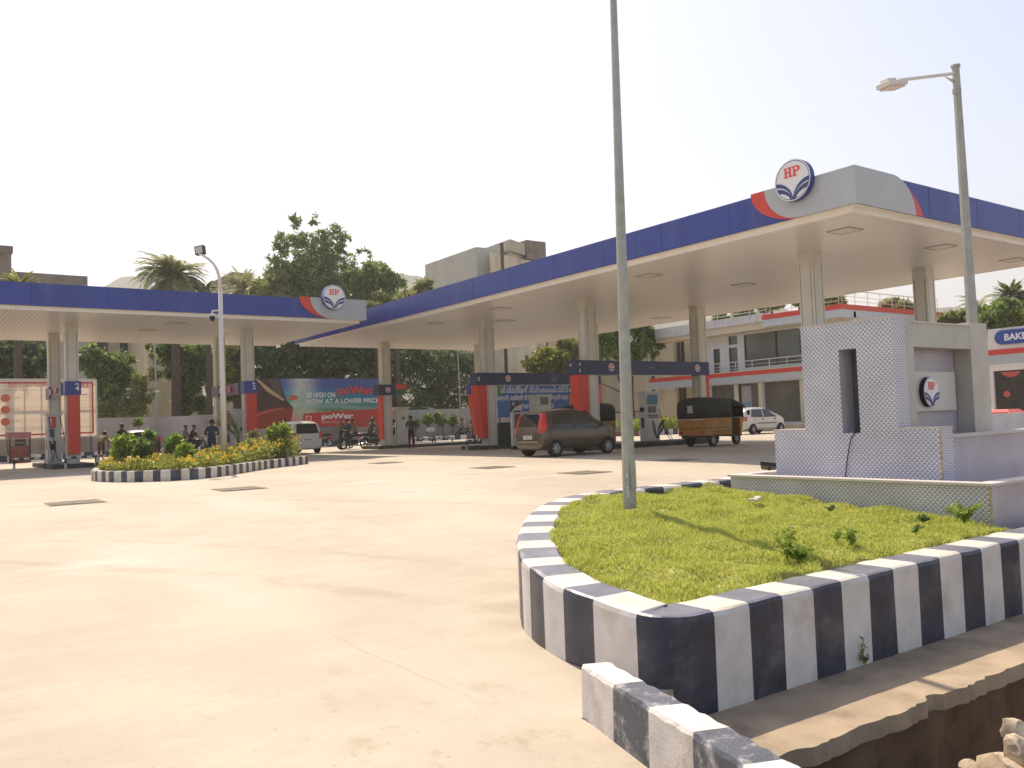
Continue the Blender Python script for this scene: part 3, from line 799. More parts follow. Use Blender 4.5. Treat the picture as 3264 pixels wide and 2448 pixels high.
for k, y in enumerate(RY):
    cn = column(canR, 21.03, y); cf = column(canR, 27.15, y)
    if k == 3:
        mb = MB(); mb.box(20.74, 21.75, y - .05, y + .55, 2.82, 3.38); bm_ = mb.build('portal_beam', NAVY, canR); small_logo(bm_, 21.3, y - .05, 3.1)
        mb = MB(); mb.box(26.6, 27.8, y - .05, y + .55, 2.82, 3.38); mb.build('portal_beam', BLUE, canR)
        mb = MB(); mb.box(20.95, 21.02, y - .02, y + .5, .5, 2.8); mb.build('red_fin', RED, canR)
        fin(canR, 27.15, y, .47)
        mb = MB(); mb.box(21.76, 22.5, y + .1, y + .2, 3.12, 3.44, 0); mb.box(21.76, 22.35, y + .11, y + .19, 2.82, 3.10, 1)
        put_text(mb, 'OPEN', (21.86, y + .1, 3.2), X3, Z3, -Y3 * .01, width=.5, height=.12, mi=2)
        mb.build('pump_sign', [RED, pm('sign_green', (.02, .16, .07), .4), pm('sign_letter_red', (.55, .2, .15), .5)], canR)
        continue
    mb = MB(); mb.box(20.50 if k else 21.0, 27.66, y - .05, y + .52, 2.80, 3.34); bm_ = mb.build('portal_beam', NAVY, canR)
    small_logo(bm_, 22.17, y - .05, 3.08)
    small_logo(bm_, 26.95 if k == 1 else 25.9, y - .05, 3.08)
    if k: fin(canR, 21.03, y, .47)
    if k != 3: 
        mb = MB(); mb.prism([(27.66, .5), (27.66, 2.8), (27.50, 2.8), (27.54, .5)], (0, y - .03, 0), X3, Z3, (0, .5, 0)); mb.build('red_fin', RED, canR)
    if k == 1:
        digits(bm_, '4', (20.545, y - .05, 3.12), X3, -Y3, .13); digits(bm_, '3', (20.545, y - .05, 2.88), X3, -Y3, .13)
        digits(bm_, '4', (20.5, y + .4, 3.12), -Y3, -X3, .13)
        put = MB(); put.box(24.1, 24.5, y - .056, y - .05, 3.06, 3.10); put.build('beam_plate', pm('dull_plate', (.12, .12, .16), .5), bm_)
    if k == 2:
        digits(bm_, '3', (20.545, y - .05, 2.98), X3, -Y3, .18)
        put = MB(); put.box(24.6, 24.95, y - .056, y - .05, 2.92, 3.14); put.build('beam_plate', pm('dull_plate', (.12, .12, .16), .5), bm_)
PALB = pm('violet_beam', (.10, .07, .16), .4, var=.1)
for k, x in enumerate((-1.5, 5.52, 12.52)):
    column(canL, x, 37.15, .45, .48); column(canL, x - .1, 40.85, .45, .48)
    mb = MB(); mb.box(x - .06, x + .51, 37.02, 37.70, 2.84, 3.37); bm_ = mb.build('portal_beam', BLUE, canL)
    mb = MB(); mb.box(x - .10, x - .06, 37.7, 41.4, 2.84, 3.33); mb.box(x - .16, x - .10, 40.4, 41.4, 2.84, 3.33); mb.build('side_beam', PALB, canL)
    mb = MB(); mb.box(x + .03, x + .46, 36.99, 37.14, .54, 2.83); mb.build('red_fin', RED, canL)
    digits(bm_, ('6', '4', '2')[k], (x + .30, 37.02, 3.0), X3, -Y3, .2)
    mb = MB(); mb.prism([(x + .28, 3.24), (x + .44, 3.24), (x + .36, 3.31)], (0, 37.01, 0), X3, Z3, (0, .008, 0)); mb.build('number', LOGOW, bm_)
    mb = MB(); mb.box(x - .17, x - .161, 38.6, 39.0, 2.98, 3.22, 0); mb.box(x - .17, x - .161, 40.0, 40.25, 2.98, 3.22, 1); mb.build('pump_sign', [RED, LOGOS], canL)

# pump islands
ISL = pm('island_kerb', (.05, .05, .048), .7, var=.3, scale=4, dirt=(.25, .23, .2), dirt_amt=.3)
for k, (a, b_, c, d, lab) in enumerate(((20.55, 27.9, 13.9, 15.3, 'dark low pump island behind the tiled tower'), (20.6, 27.9, 23.95, 25.6, 'dark low pump island beside the auto rickshaw'),
        (20.45, 27.9, 30.65, 32.2, 'dark low pump island behind the brown hatchback'), (20.55, 27.9, 40.35, 42.2, 'dark low pump island under the pump beside the motorcyclists'),
        (-2.2, -.6, 36.6, 42.0, None), (4.9, 6.4, 36.6, 42.0, 'low pump island under the far left canopy column'), (11.9, 13.4, 36.6, 42.0, 'low pump island behind the flower bed with the white camera pole'))):
    if lab is None: continue
    mb = MB(); mb.box(a, b_, c, d, -.05, .17); tag(mb.build('pump_island', ISL, loc=((a + b_) / 2, (c + d) / 2, 0), bevel=.02), lab, 'pump island', 'pump islands')
# ================================================================ BUILDINGS AND BOARDS BEHIND
# two-storey station building; facade in the plane x = 46 facing the canopies
BX = 46.0
hb = thing('station_building', (BX, 37, 0), 'two-storey white building with red bands, long balcony and big dark windows', 'building')
mb = MB()
def wall_x(mb, y0, y1, z0, z1, holes, x=BX, t=.25, mi=0):
    """wall in plane x with rectangular holes (y0,y1,z0,z1), cut into strips"""
    ys = sorted({y0, y1} | {h[0] for h in holes} | {h[1] for h in holes})
    for a, b_ in zip(ys, ys[1:]):
        zs = [(h[2], h[3]) for h in holes if h[0] <= a + 1e-6 and h[1] >= b_ - 1e-6]
        z = z0
        for h0, h1 in sorted(zs):
            if h0 > z: mb.box(x, x + t, a, b_, z, h0, mi)
            z = h1
        if z < z1: mb.box(x, x + t, a, b_, z, z1, mi)
up = [(33.0, 37.8, 4.24, 6.50), (38.34, 39.1, 5.93, 6.53), (38.38, 39.12, 3.97, 5.73), (39.92, 40.5, 3.97, 5.77)]
lo = [(33.06, 35.8, .53, 3.15), (36.2, 37.83, .53, 3.15), (38.17, 40.26, .53, 3.15)]
wall_x(mb, 29.5, 41.2, 3.95, 7.05, up, x=BX + 1.0)
wall_x(mb, 29.5, 40.6, .4, 3.3, lo, x=BX + .3)
mb.build('facade', [pm('pale_blue_white', (.62, .63, .64), .7, var=.05)], hb)
mb = MB(); mb.box(BX + 1.25, BX + 11.45, 29.56, 41.2, .4, 7.04); mb.build('rear_block', CREAMC, hb)
for (a, b_, c, d) in up: mb = MB(); mb.box(BX + 1.12, BX + 1.16, a, b_, c, d); mb.build('window', GGLASS, hb)
mb = MB()
for (a, b_, c, d) in up:
    for q in ((a, a + .06), (b_ - .06, b_)): mb.box(BX + 1.06, BX + 1.11, *q, c, d)
mb.box(BX + 1.06, BX + 1.11, 35.2, 35.3, 4.24, 6.5)
f = mb.build('window_frame', DGREY, hb); f['kind'] = 'stuff'
SHOPG = pm('dim_shop_interior', (.11, .095, .075), .5, var=.35, scale=1.2)
for (a, b_, c, d) in lo: mb = MB(); mb.box(BX + .42, BX + .46, a, b_, c, d); mb.build('shop_front', SHOPG, hb)
mb = MB(); mb.box(BX + .40, BX + .415, 36.9, 37.7, .6, 3.0, 0); mb.box(BX + .39, BX + .4, 36.95, 37.65, .8, 1.9, 1); mb.build('poster', [pm('pale_poster', (.34, .33, .30), .5), pm('pale_blue', (.18, .26, .33), .5)], hb)
mb = MB()
for y in (36.0, 38.0, 32.8): mb.box(BX + .2, BX + .55, y - .17, y + .17, .4, 3.2)
mb.build('pillar', CREAMC, hb)['kind'] = 'stuff'
# first-floor fascia: grey cladding with a red band on top, and balcony slab
mb = MB(); mb.box(BX - .02, BX + 1.2, 29.45, 40.6, 3.19, 3.68, 0); mb.box(BX - .9, BX + .2, 40.62, 45.0, 3.19, 3.68, 0); mb.build('grey_fascia', GREY, hb)
mb = MB(); mb.box(BX - .04, BX + 1.2, 29.43, 40.6, 3.684, 3.95); mb.build('red_band', RED, hb)
mb = MB(); mb.box(BX - .92, BX + .2, 40.62, 45.0, 3.684, 3.95); mb.build('red_band', RED, hb)
mb = MB(); mb.box(BX - .1, BX + 1.2, 29.45, 40.6, 3.955, 4.02); mb.build('balcony_slab', CREAMC, hb)
# roof parapets
PARA = pm('stained_parapet', (.60, .58, .57), .8, var=.1, scale=2, dirt=(.2, .17, .15), dirt_amt=.45, dirt_scale=2.5, stretch=(1, 3, .5))
mb = MB(); mb.box(BX - .2, BX + 1.4, 35.2, 45.0, 7.08, 7.62, 0); mb.box(BX - .2, BX - .1, 41.6, 45.0, 6.9, 7.08); mb.box(BX - .1, BX + 12, 35.3, 45.0, 7.06, 7.3); mb.build('parapet', PARA, hb)
mb = MB(); mb.box(BX - .05, BX + 1.2, 29.6, 45, 6.62, 7.06); mb.build('eaves', CREAMC, hb)
mb = MB(); mb.box(BX - .3, BX + 11.6, 29.5, 35.18, 6.68, 7.15, 0); mb.build('upper_grey_fascia', pm('pale_cladding', (.50, .52, .55), .4, var=.05), hb)
mb = MB(); mb.box(BX - .32, BX + 11.62, 29.48, 35.18, 7.154, 7.46, 0); mb.build('upper_red_band', RED, hb)
# railings
def railing(par, p0, p1, h, step, rails, r=.022, name='railing', mat=WSTEEL):
    p0, p1 = Vector(p0), Vector(p1); L_ = (p1 - p0).length; n = max(1, int(L_ / step)); mb = MB()
    for i in range(n + 1):
        q = p0.lerp(p1, i / n); mb.tube([q, q + Z3 * h], r, 6)
    for k in rails: mb.tube([p0 + Z3 * h * k, p1 + Z3 * h * k], r * (1.3 if k == 1 else .7), 6)
    return mb.build(name, mat, par)
railing(hb, (BX + .02, 29.6, 3.98), (BX + .02, 40.5, 3.98), .66, 1.3, (1, .6, .3))
railing(hb, (BX + .3, 30.0, 7.47), (BX + .3, 35.0, 7.47), .9, 1.3, (1, .6, .3))
railing(hb, (BX + .3, 35.3, 7.63), (BX + .3, 44.8, 7.63), .8, 1.3, (1, .6, .3))
railing(hb, (BX + .3, 29.8, 7.47), (BX + 11.4, 29.8, 7.47), .9, 1.3, (1, .6, .3))
# plinth
mb = MB(); mb.box(BX - 2.2, BX + 12, 5, 45, 0, .42); tag(mb.build('shop_plinth', pm('plinth_paving', (.33, .29, .23), .8, var=.2, bump=.3), loc=(BX, 25, 0)), 'long low paved plinth in front of the shops', 'plinth')
# bakery shop at the right edge
bk = thing('bakery', (BX, 15, 0), 'white-fronted bakery shop with a blue rounded name board at the right edge', 'shop')
mb = MB(); wall_x(mb, 5, 21.35, .4, 5.02, [(19.2, 21.2, .45, 2.85), (15.6, 18.4, .45, 2.85)]); mb.build('facade', pm('bright_white_front', (.72, .69, .64), .6, var=.04), bk)
mb = MB(); mb.box(BX + .25, BX + 8, 5, 21.3, .4, 5.0); mb.build('rear_block', CREAMC, bk)
mb = MB(); mb.box(BX - .05, BX - .002, 5, 21.36, 3.68, 3.94); mb.build('red_band', RED, bk)
mb = MB(); mb.box(BX - .03, BX - .002, 5, 21.355, 3.2, 3.676); mb.build('grey_fascia', GREY, bk)
for a, b_ in ((19.2, 21.2), (15.6, 18.4)):
    mb = MB(); mb.box(BX + .14, BX + .17, a, b_, .45, 2.85); w_ = mb.build('shop_window', pm('bakery_glass', (.05, .045, .04), .15, var=.4, scale=2, spec=.7), bk)
    for yc, zc, r in ((b_ - .55, 1.65, .17), (a + .3, 1.65, .17), ((a + b_) / 2 + .2, 3.05, .55)):
        mb = MB(); mb.prism([(r * math.cos(t / 24 * 6.2832), max(-9, r * math.sin(t / 24 * 6.2832))) for t in range(24) if zc < 2.5 or math.sin(t / 24 * 6.2832) < -.35], (BX + .13, yc, zc), -Y3, Z3, (-.006, 0, 0))
        mb.build('window_sticker', pm('faded_red_sticker', (.55, .10, .08), .5), w_)
pl = at_x(3172, 1078, BX - .06)
ph = .36
mb = MB(); mb.prism(arc(0, 0, ph, ph, 90, 270, 14) + [(4.6, -ph)] + arc(4.6, 0, ph, ph, -90, 90, 14), (BX - .07, pl.y - ph, 4.53), -Y3, Z3, (-.06, 0, 0)); sg = mb.build('name_board', pm('board_blue', (.03, .075, .30), .4), bk)
mb = MB(); put_text(mb, 'BAKERY', (BX - .07, pl.y - ph - .12, 4.53 - .17), -Y3, Z3, (-.072, 0, 0), height=.34, bold=.035); mb.build('lettering', LOGOW, sg)
# red awning stall in front of the bakery
u0 = at_x(3150, 1308, 38); u1 = at_x(3216, 1304, 38); u2 = at_x(3252, 1329, 38); u3 = at_x(3150, 1333, 38)
aw = thing('awning_stall', (38, u1.y, 0), 'small stall under a faded red slanting awning below the bakery window', 'stall')
mb = MB(); z1, z0 = u1.z, u2.z
ya, yb = u1.y + .2, u1.y - .0
mb.hexa([(37.2, u2.y, z0), (39.4, u2.y, z0), (39.4, u0.y + 1.5, z0), (37.2, u0.y + 1.5, z0), (37.9, u1.y, z1), (38.9, u1.y, z1), (38.9, u0.y + 1.0, z1), (37.9, u0.y + 1.0, z1)])
mb.build('awning', pm('faded_red_cloth', (.62, .14, .12), .7), aw)
mb = MB(); mb.box(37.2, 37.22, u2.y, u0.y + 1.5, z0 - .18, z0 - .002); mb.build('valance', pm('brown_red_cloth', (.20, .05, .03), .7), aw)
for xx, yy in ((37.3, u2.y + .1), (39.3, u2.y + .1), (37.3, u0.y + 1.4), (39.3, u0.y + 1.4)):
    mb = MB(); mb.tube([(xx, yy, 0), (xx, yy, z0)], .03, 6); mb.build('pole', STEEL, aw)
mb = MB(); mb.box(37.5, 39.2, u2.y + .3, u0.y + 1.2, 0, .8); mb.build('counter', RED, aw)

# weathered blocks and flats behind, each from its footprint
def block(name, label, foot, z0, z1, mat, cap=None, capmat=None, cat='building'):
    c = sum((Vector((p[0], p[1], 0)) for p in foot), Vector()) / len(foot)
    t = thing(name, c, label, cat); mb = MB(); mb.prism([(p[0], p[1]) for p in foot], (0, 0, z0), X3, Y3, (0, 0, z1 - z0)); mb.build('walls', mat, t)
    if cap:
        q = [((p[0] - c.x) * (1 + cap[0]) + c.x, (p[1] - c.y) * (1 + cap[0]) + c.y) for p in foot]
        mb = MB(); mb.prism(q, (0, 0, z1 + .003), X3, Y3, (0, 0, cap[1])); mb.build('roof_slab', capmat or mat, t)
    return t
def foot_y(px0, px1, py, y, dep):
    a, b_ = at_y(px0, py, y), at_y(px1, py, y)
    return [(a.x, y), (b_.x, y), (b_.x, y + dep), (a.x, y + dep)], a.z
f, z = foot_y(-60, 36, 800, 84, 8); block('weathered_building', 'dark weathered stair tower with a projecting roof slab at the left edge', f, 0, z, OLDW, (.09, .55))
f, z = foot_y(20, 204, 864, 86, 9); t = block('weathered_building', 'low weathered roof parapet rising behind the left canopy and palm', f, 0, z, OLDW)
f2, z2 = foot_y(204, 279, 876, 86.01, 9); mb = MB(); mb.prism(f2, (0, 0, 0), X3, Y3, (0, 0, z2)); mb.build('lower_wing', OLDW, t)
f, z = foot_y(285, 560, 985, 78, 8); cb = block('cream_flats', 'stained cream block of flats seen through the trees under the left canopy', f, 0, z, CREAM)
def hole(par, px, py, y, w, h, mat=None, name='window'):
    p = at_y(px, py, y); mb = MB(); mb.box(p.x - w / 2, p.x + w / 2, y - .06, y - .004, p.z - h / 2, p.z + h / 2); return mb.build(name, mat or DGREY, par)
for px, py in ((407, 1103), (451, 1103), (318, 1100), (407, 1200), (505, 1190), (318, 1190)): hole(cb, px, py, 78, 1.2, 1.1)
for px in (422, 262, 500):
    a = at_y(px, 1100, 77.9); mb = MB(); mb.tube([(a.x, a.y, .2), (a.x, a.y, z)], .12, 6); mb.build('drain_pipe', DGREY, cb)
f, z = foot_y(190, 288, 1000, 76, 8); block('cream_flats', 'narrow grey-cream block between the column and the trees at left', f, 0, z, pm('grey_cream', (.42, .40, .34), .8, var=.1, scale=.6))
f, z = foot_y(470, 640, 1000, 70, 7); block('cream_flats', 'yellowed cream house wall behind the trees in the middle of the left bay', f, 0, z, CREAM)
f, z = foot_y(738, 800, 868, 104, 8); block('olive_roof', 'olive pitched roof block just left of the tall tree', f, 0, z - .8, pm('olive_wall', (.17, .16, .09), .9, var=.15), (.06, .8))
# centre building above the blue fascia
DA, DB = 88, 80
A_ = at_d(1354, 835, DA); B_ = at_d(1518, 797, DB); back = (A_ - B_); side = Vector((back.y, -back.x, 0)).normalized()
cbz = (A_.z + B_.z) / 2
p_ = lambda v: (v.x, v.y)
A2, B2 = A_ + side * 14, B_ + side * 3.0
ct = thing('centre_building', (B_.x, B_.y, 0), 'pale concrete building with a flat-roofed rooftop room rising behind the blue fascia', 'building')
mb = MB(); mb.prism([p_(A_), p_(A_ + side * 14), p_(B_ + side * 2.4 ), p_(B_)], (0, 0, 0), X3, Y3, (0, 0, cbz)); mb.build('walls', pm('pale_concrete', (.46, .455, .39), .85, var=.1, scale=.5, dirt=(.22, .21, .18), dirt_amt=.4, dirt_scale=.5, stretch=(1, 1, .4)), ct)
C1 = at_d(1560, 800, 79); C2 = at_d(1730, 826, 86)
s2 = Vector((C2.x - C1.x, C2.y - C1.y, 0)).normalized(); bk2 = Vector((-s2.y, s2.x, 0))
mb = MB(); zc = at_d(1560, 802, 79).z
mb.prism([p_(B_ + side * 2.4), p_(C1), p_(C2), p_(C2 + bk2 * 8), p_(B_ + side * 2.4 + bk2 * 8)], (0, 0, 0), X3, Y3, (0, 0, zc)); mb.build('front_walls', pm('stained_cream', (.58, .51, .37), .85, var=.16, scale=.7, dirt=(.14, .125, .10), dirt_amt=.75, dirt_scale=.45, stretch=(1, 1, .35)), ct)
R1 = at_d(1626, 762, 82); R0 = at_d(1503, 792, 88); R2 = at_d(1680, 770, 85)
rs1 = Vector((R1.x - R0.x, R1.y - R0.y, 0)); rs2 = Vector((R2.x - R1.x, R2.y - R1.y, 0))
q = [R0, R1, R1 + rs2, R0 + rs2]
mb = MB(); mb.prism([p_(v) for v in q], (0, 0, R1.z - 1.1), X3, Y3, (0, 0, 1.1)); mb.build('roof_slab', pm('slab_stained', (.42, .38, .30), .85, var=.16, dirt=(.12, .11, .09), dirt_amt=.6, dirt_scale=1), ct)
cc = sum(q, Vector()) / 4
mb = MB(); mb.prism([p_(cc + (v - cc) * .86) for v in q], (0, 0, 0), X3, Y3, (0, 0, R1.z - 1.103)); mb.build('rooftop_room', CREAMC, ct)
R4 = at_d(1690, 790, 86); mb = MB(); mb.box(R4.x - 1.2, R4.x + 1.2, R4.y - 1, R4.y + 1, R4.z - 1.4, R4.z + .5); mb.build('roof_slab', OLDW, ct)
pp = at_d(1599, 775, 76); mb = MB(); mb.tube([(pp.x, pp.y, 0), (pp.x, pp.y, pp.z)], .16, 8); tag(mb.build('utility_pole', BARK, loc=(pp.x, pp.y, 0)), 'dark bare pole in front of the pale concrete building', 'pole')
# buildings seen under the right canopy
f, z = foot_y(1560, 1617, 1000, 66, 6); wt = block('white_house', 'white house wall with one small window seen under the right canopy', f, 0, z, pm('house_white', (.55, .54, .51), .8, var=.06))
hole(wt, 1592, 1146, 66, .62, 1.0)
f, z = foot_y(1626, 1890, 1000, 70, 8); ch = block('cream_house', 'cream house with dark verandah openings behind the bright green tree', f, 0, z, CREAM)
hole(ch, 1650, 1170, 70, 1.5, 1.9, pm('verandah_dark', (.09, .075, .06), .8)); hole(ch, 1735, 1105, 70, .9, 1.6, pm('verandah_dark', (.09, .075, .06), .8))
mb = MB(); a = at_y(1617, 1140, 69.4); b_ = at_y(1700, 1140, 69.4); mb.box(a.x, b_.x, 69.2, 69.99, a.z - .12, a.z + .08); mb.build('ledge', CREAM, ch)
mb = MB(); mb.box(50, 60, 47, 58, 0, 7.3, 0); mb.box(49.9, 50, 47, 49, 3.2, 7.0, 0)
sb = thing('stained_building', (50, 47, 0), 'stained cream wall with drain pipes left of the two-storey white building', 'building'); mb.build('walls', CREAM, sb)
for px in (2163, 2176, 2077):
    a = at_y(px, 1100, 46.9); mb = MB(); mb.tube([(a.x, 46.9, 0), (a.x, 46.9, 7.2)], .12, 6); mb.build('drain_pipe', DGREY, sb)

# far hills
HILL = pm('far_hill', (.12, .13, .07), 1, var=.3, scale=.02)
def hill(pts, D, name='hills'):
    mb = MB(); prev = None
    for (px, py) in pts:
        t = at_d(px, py, D); fwd = Vector((CM[2][0], CM[2][1], 0)).normalized()
        mid = t + fwd * 120 + Z3 * 4; b_ = Vector((t.x, t.y, 0)) - fwd * 160
        col = [b_, t - fwd * 40 - Z3 * t.z * .25, t, Vector((mid.x, mid.y, 0)) + fwd * 200]
        if prev:
            for i in range(3): mb.poly([prev[i], col[i], col[i + 1], prev[i + 1]])
        prev = col
    o = mb.build(name, HILL); o['kind'] = 'structure'; return o
def jit(pts, n=10, s=6, seed=0):
    rs = np.random.RandomState(seed); xs_ = np.linspace(pts[0][0], pts[-1][0], n * len(pts)); return [(x, float(np.interp(x, [p[0] for p in pts], [p[1] for p in pts])) + rs.uniform(-s, s) * .35) for x in xs_]
hill(jit([(-500, 1000), (100, 990), (300, 930), (385, 884), (430, 880), (470, 890), (520, 940), (800, 1000), (1180, 940), (1240, 885), (1268, 873), (1310, 878), (1352, 884), (1420, 930), (1800, 1000), (2200, 1020), (2420, 990), (2470, 978), (2540, 996), (2800, 1010), (2950, 985), (3030, 978), (3120, 985), (3400, 1000), (4200, 1030)]), 900)

# compound wall and striped kerb at the back
mb = MB(); mb.box(-40, 9.6, 58.0, 58.2, 0, 2.25); mb.box(9.6, 16.2, 57.6, 57.8, 0, 2.34, 0); mb.box(16.2, 52, 57.9, 58.1, 0, 2.4, 0); mb.box(-40, 52, 57.55, 57.6, 1.0, 1.04)
tag(mb.build('compound_wall', WALLW, loc=(5, 58, 0)), 'long whitewashed compound wall behind the boards and saplings', 'wall')
mb = MB(); L0, L1 = -30, 40; n = int((L1 - L0) / .55)
for i in range(n):
    a = L0 + i * .55; yk = 55.0
    mb.box(a, a + .55, yk, yk + .2, 0, .34, i % 2)
tag(mb.build('striped_kerb', [WHITEP, NAVYP], loc=(5, 55, 0)), 'navy and white striped kerb running along the foot of the back wall', 'kerb')
mb = MB(); mb.box(-30, 40, 55.2, 57.5, 0, .30); tag(mb.build('planting_bed', SOIL), kind='structure')

# ---- hoardings with steel frames behind a translucent sheet
FRAME = pm('hoarding_frame', (.10, .10, .11), .6, .3)
PINKW = flexmat('banner_cream', (.88, .80, .70), .55)
BRED = flexmat('banner_red', (.62, .10, .06), .3)
def board_frame(par, x0, x1, z0, z1, y, step, legs=True, mid=None):
    mb = MB()
    x = x0 + .3
    while x < x1: mb.box(x - .03, x + .03, y + .10, y + .16, z0, z1); x += step
    for z in ([z0 + .03, z1 - .03] + ([mid] if mid else [])): mb.box(x0, x1, y + .161, y + .21, z - .05, z + .05)
    mb.build('frame', FRAME, par)
    if legs:
        n = max(2, int((x1 - x0) / 3.2))
        for i in range(n + 1):
            xx = x0 + .25 + (x1 - x0 - .5) * i / n; mb = MB(); mb.box(xx - .05, xx + .05, y + .22, y + .32, 0, z0 + .6); mb.build('leg', FRAME, par)
# left billboard
y = 54.6; x0, x1, z0, z1 = -4.2, 9.66, 1.28, 4.55
hd = thing('billboard', ((x0 + x1) / 2, y, 0), 'big cream and red price-rules billboard at far left with red lettering and round red badges', 'billboard')
board_frame(hd, x0, x1, z0, z1, y, .83, mid=2.95)
mb = MB(); mb.box(x0, x1, y - .004, y, z0, z1); mb.build('sheet', PINKW, hd)
mb = MB(); e = .13
for a in ((x0, x1, z1 - .06, z1 + .03), (x0, x1, z0 - .05, z0), (x1 - .02, x1 + .06, z0, z1)): mb.box(a[0], a[1], y - .03, y + .05, a[2], a[3])
mb.build('rim', WSTEEL, hd)
mb = MB(); yy = y - .009
for a in ((x0 + e, x1 - e, z1 - .24, z1 - .15), (x0 + e, x1 - e, z0 + .13, z0 + .22), (x1 - e - .10, x1 - e, z0 + .221, z1 - .241)): mb.box(a[0], a[1], yy, yy + .003, a[2], a[3])
mb.build('border', BRED, hd)
TXR = flexmat('banner_text_red', (.75, .22, .12), .3); TXO = flexmat('banner_text_orange', (.80, .45, .16), .35); TXG = flexmat('banner_text_brown', (.33, .26, .14), .3)
mb = MB()
put_text(mb, 'పెట్రోలు పంపు నియమాలు', at_y(25, 1234, y), X3, Z3, -Y3 * .012, width=2.1, height=.24, mi=0)
put_text(mb, 'ILL', at_y(257, 1236, y), X3, Z3, -Y3 * .012, width=.5, height=.26, bold=.05, mi=0)
mb.box(8.4, 9.2, y - .012, y - .009, 3.66, 3.70, 2)
for k, (px, py, w) in enumerate(((5, 1246, 2.7), (4, 1366, 2.8), (5, 1371, 2.8), (30, 1375, 1.6), (257, 1360, .7), (257, 1364, .7))):
    put_text(mb, 'నియమాలు పాటించండి ధన్యవాదాలు సురక్షిత', at_y(px, py, y), X3, Z3, -Y3 * .012, width=w, height=.07, mi=2)
for py, n in ((1262, 3), (1300, 1), (1310, 1), (1340, 2)):
    for q in range(n):
        put_text(mb, 'అన్ని వాహనాలకు నాణ్యమైన ఇంధనం', at_y(52, py + q * 8, y), X3, Z3, -Y3 * .012, width=2.4, height=.08, mi=3)
        put_text(mb, 'ఇంధనం అన్ని', at_y(257, py + q * 8, y), X3, Z3, -Y3 * .012, width=.7, height=.08, mi=3)
for py in (1271, 1308, 1346): put_text(mb, 'సూచన', at_y(28, py, y), X3, Z3, -Y3 * .012, width=.5, height=.14, mi=1)
mb.build('lettering', [TXR, TXO, TXG, flexmat('banner_text_pink', (.78, .42, .32), .35)], hd)
for py in (1269, 1306, 1345):
    c = at_y(17, py, y - .013); mb = MB(); mb.prism([(.22 * math.cos(t / 24 * 6.2832), .22 * math.sin(t / 24 * 6.2832)) for t in range(24)], c, X3, Z3, -Y3 * .003); mb.build('badge', TXR, hd)

# "BE HIGH ON" banner
y = 54.6; P0 = at_y(814, 1207, y); P1 = at_y(1240, 1204, y); bot = at_y(1100, 1357, y).z; top = P0.z
bw = P1.x - P0.x; bh = top - bot
bn = thing('banner', ((P0.x + P1.x) / 2, y, 0), 'long colourful banner showing a red car and the words BE HIGH ON', 'banner')
board_frame(bn, P0.x + 3.2, P1.x, bot, top, y, .62, mid=bot + 1.75)
def banner_mat(x0, z0, w, h):
    m, n, l, b = newmat('banner_sky_print')
    tc = n.new('ShaderNodeTexCoord'); mp = n.new('ShaderNodeMapping'); mp.inputs['Scale'].default_value = (1 / w, 1, 1 / h)
    l.new(tc.outputs['Object'], mp.inputs[0]); nz = n.new('ShaderNodeTexNoise'); nz.inputs['Scale'].default_value = 2.2; nz.inputs['Detail'].default_value = 2; l.new(mp.outputs[0], nz.inputs['Vector'])
    sp = n.new('ShaderNodeSeparateXYZ'); l.new(mp.outputs[0], sp.inputs[0])
    a = n.new('ShaderNodeMath'); a.operation = 'MULTIPLY_ADD'; l.new(nz.outputs['Fac'], a.inputs[0]); a.inputs[1].default_value = .22; l.new(sp.outputs['Z'], a.inputs[2])
    s_ = n.new('ShaderNodeMath'); s_.operation = 'MULTIPLY_ADD'; l.new(sp.outputs['X'], s_.inputs[0]); s_.inputs[1].default_value = .18; l.new(a.outputs[0], s_.inputs[2])
    cr = n.new('ShaderNodeValToRGB'); cr.color_ramp.interpolation = 'B_SPLINE'; e = cr.color_ramp.elements
    stops = [(.28, (.62, .07, .03)), (.42, (.75, .30, .05)), (.49, (.62, .62, .30)), (.55, (.07, .33, .18)), (.62, (.45, .62, .60)), (.69, (.03, .28, .22)), (.80, (.05, .34, .42)), (.92, (.04, .22, .42)), (1.0, (.10, .13, .38))]
    e[0].position, e[0].color = stops[0][0], (*stops[0][1], 1); e[1].position, e[1].color = stops[-1][0], (*stops[-1][1], 1)
    for p, c in stops[1:-1]: q = e.new(p); q.color = (*c, 1)
    l.new(s_.outputs[0], cr.inputs[0])
    gr = n.new('ShaderNodeMapRange'); gr.interpolation_type = 'SMOOTHSTEP'; gr.inputs['From Min'].default_value = .16; gr.inputs['From Max'].default_value = 0.0; gr.inputs['To Max'].default_value = .75
    dx = n.new('ShaderNodeMath'); dx.operation = 'SUBTRACT'; l.new(sp.outputs['X'], dx.inputs[0]); dx.inputs[1].default_value = .33
    da = n.new('ShaderNodeMath'); da.operation = 'ABSOLUTE'; l.new(dx.outputs[0], da.inputs[0]); l.new(da.outputs[0], gr.inputs['Value'])
    gm = n.new('ShaderNodeMix'); gm.data_type = 'RGBA'; gm.inputs['B'].default_value = (.66, .70, .60, 1); l.new(gr.outputs[0], gm.inputs['Factor']); l.new(cr.outputs[0], gm.inputs['A'])
    class _C: outputs = [gm.outputs['Result']]
    cr = _C
    l.new(cr.outputs[0], b.inputs['Base Color']); b.inputs['Roughness'].default_value = .4
    tr = n.new('ShaderNodeBsdfTranslucent'); l.new(cr.outputs[0], tr.inputs['Color']); ms = n.new('ShaderNodeMixShader'); ms.inputs[0].default_value = .45
    l.new(b.outputs[0], ms.inputs[1]); l.new(tr.outputs[0], ms.inputs[2]); l.new(ms.outputs[0], n['Material Output'].inputs['Surface'])
    return m
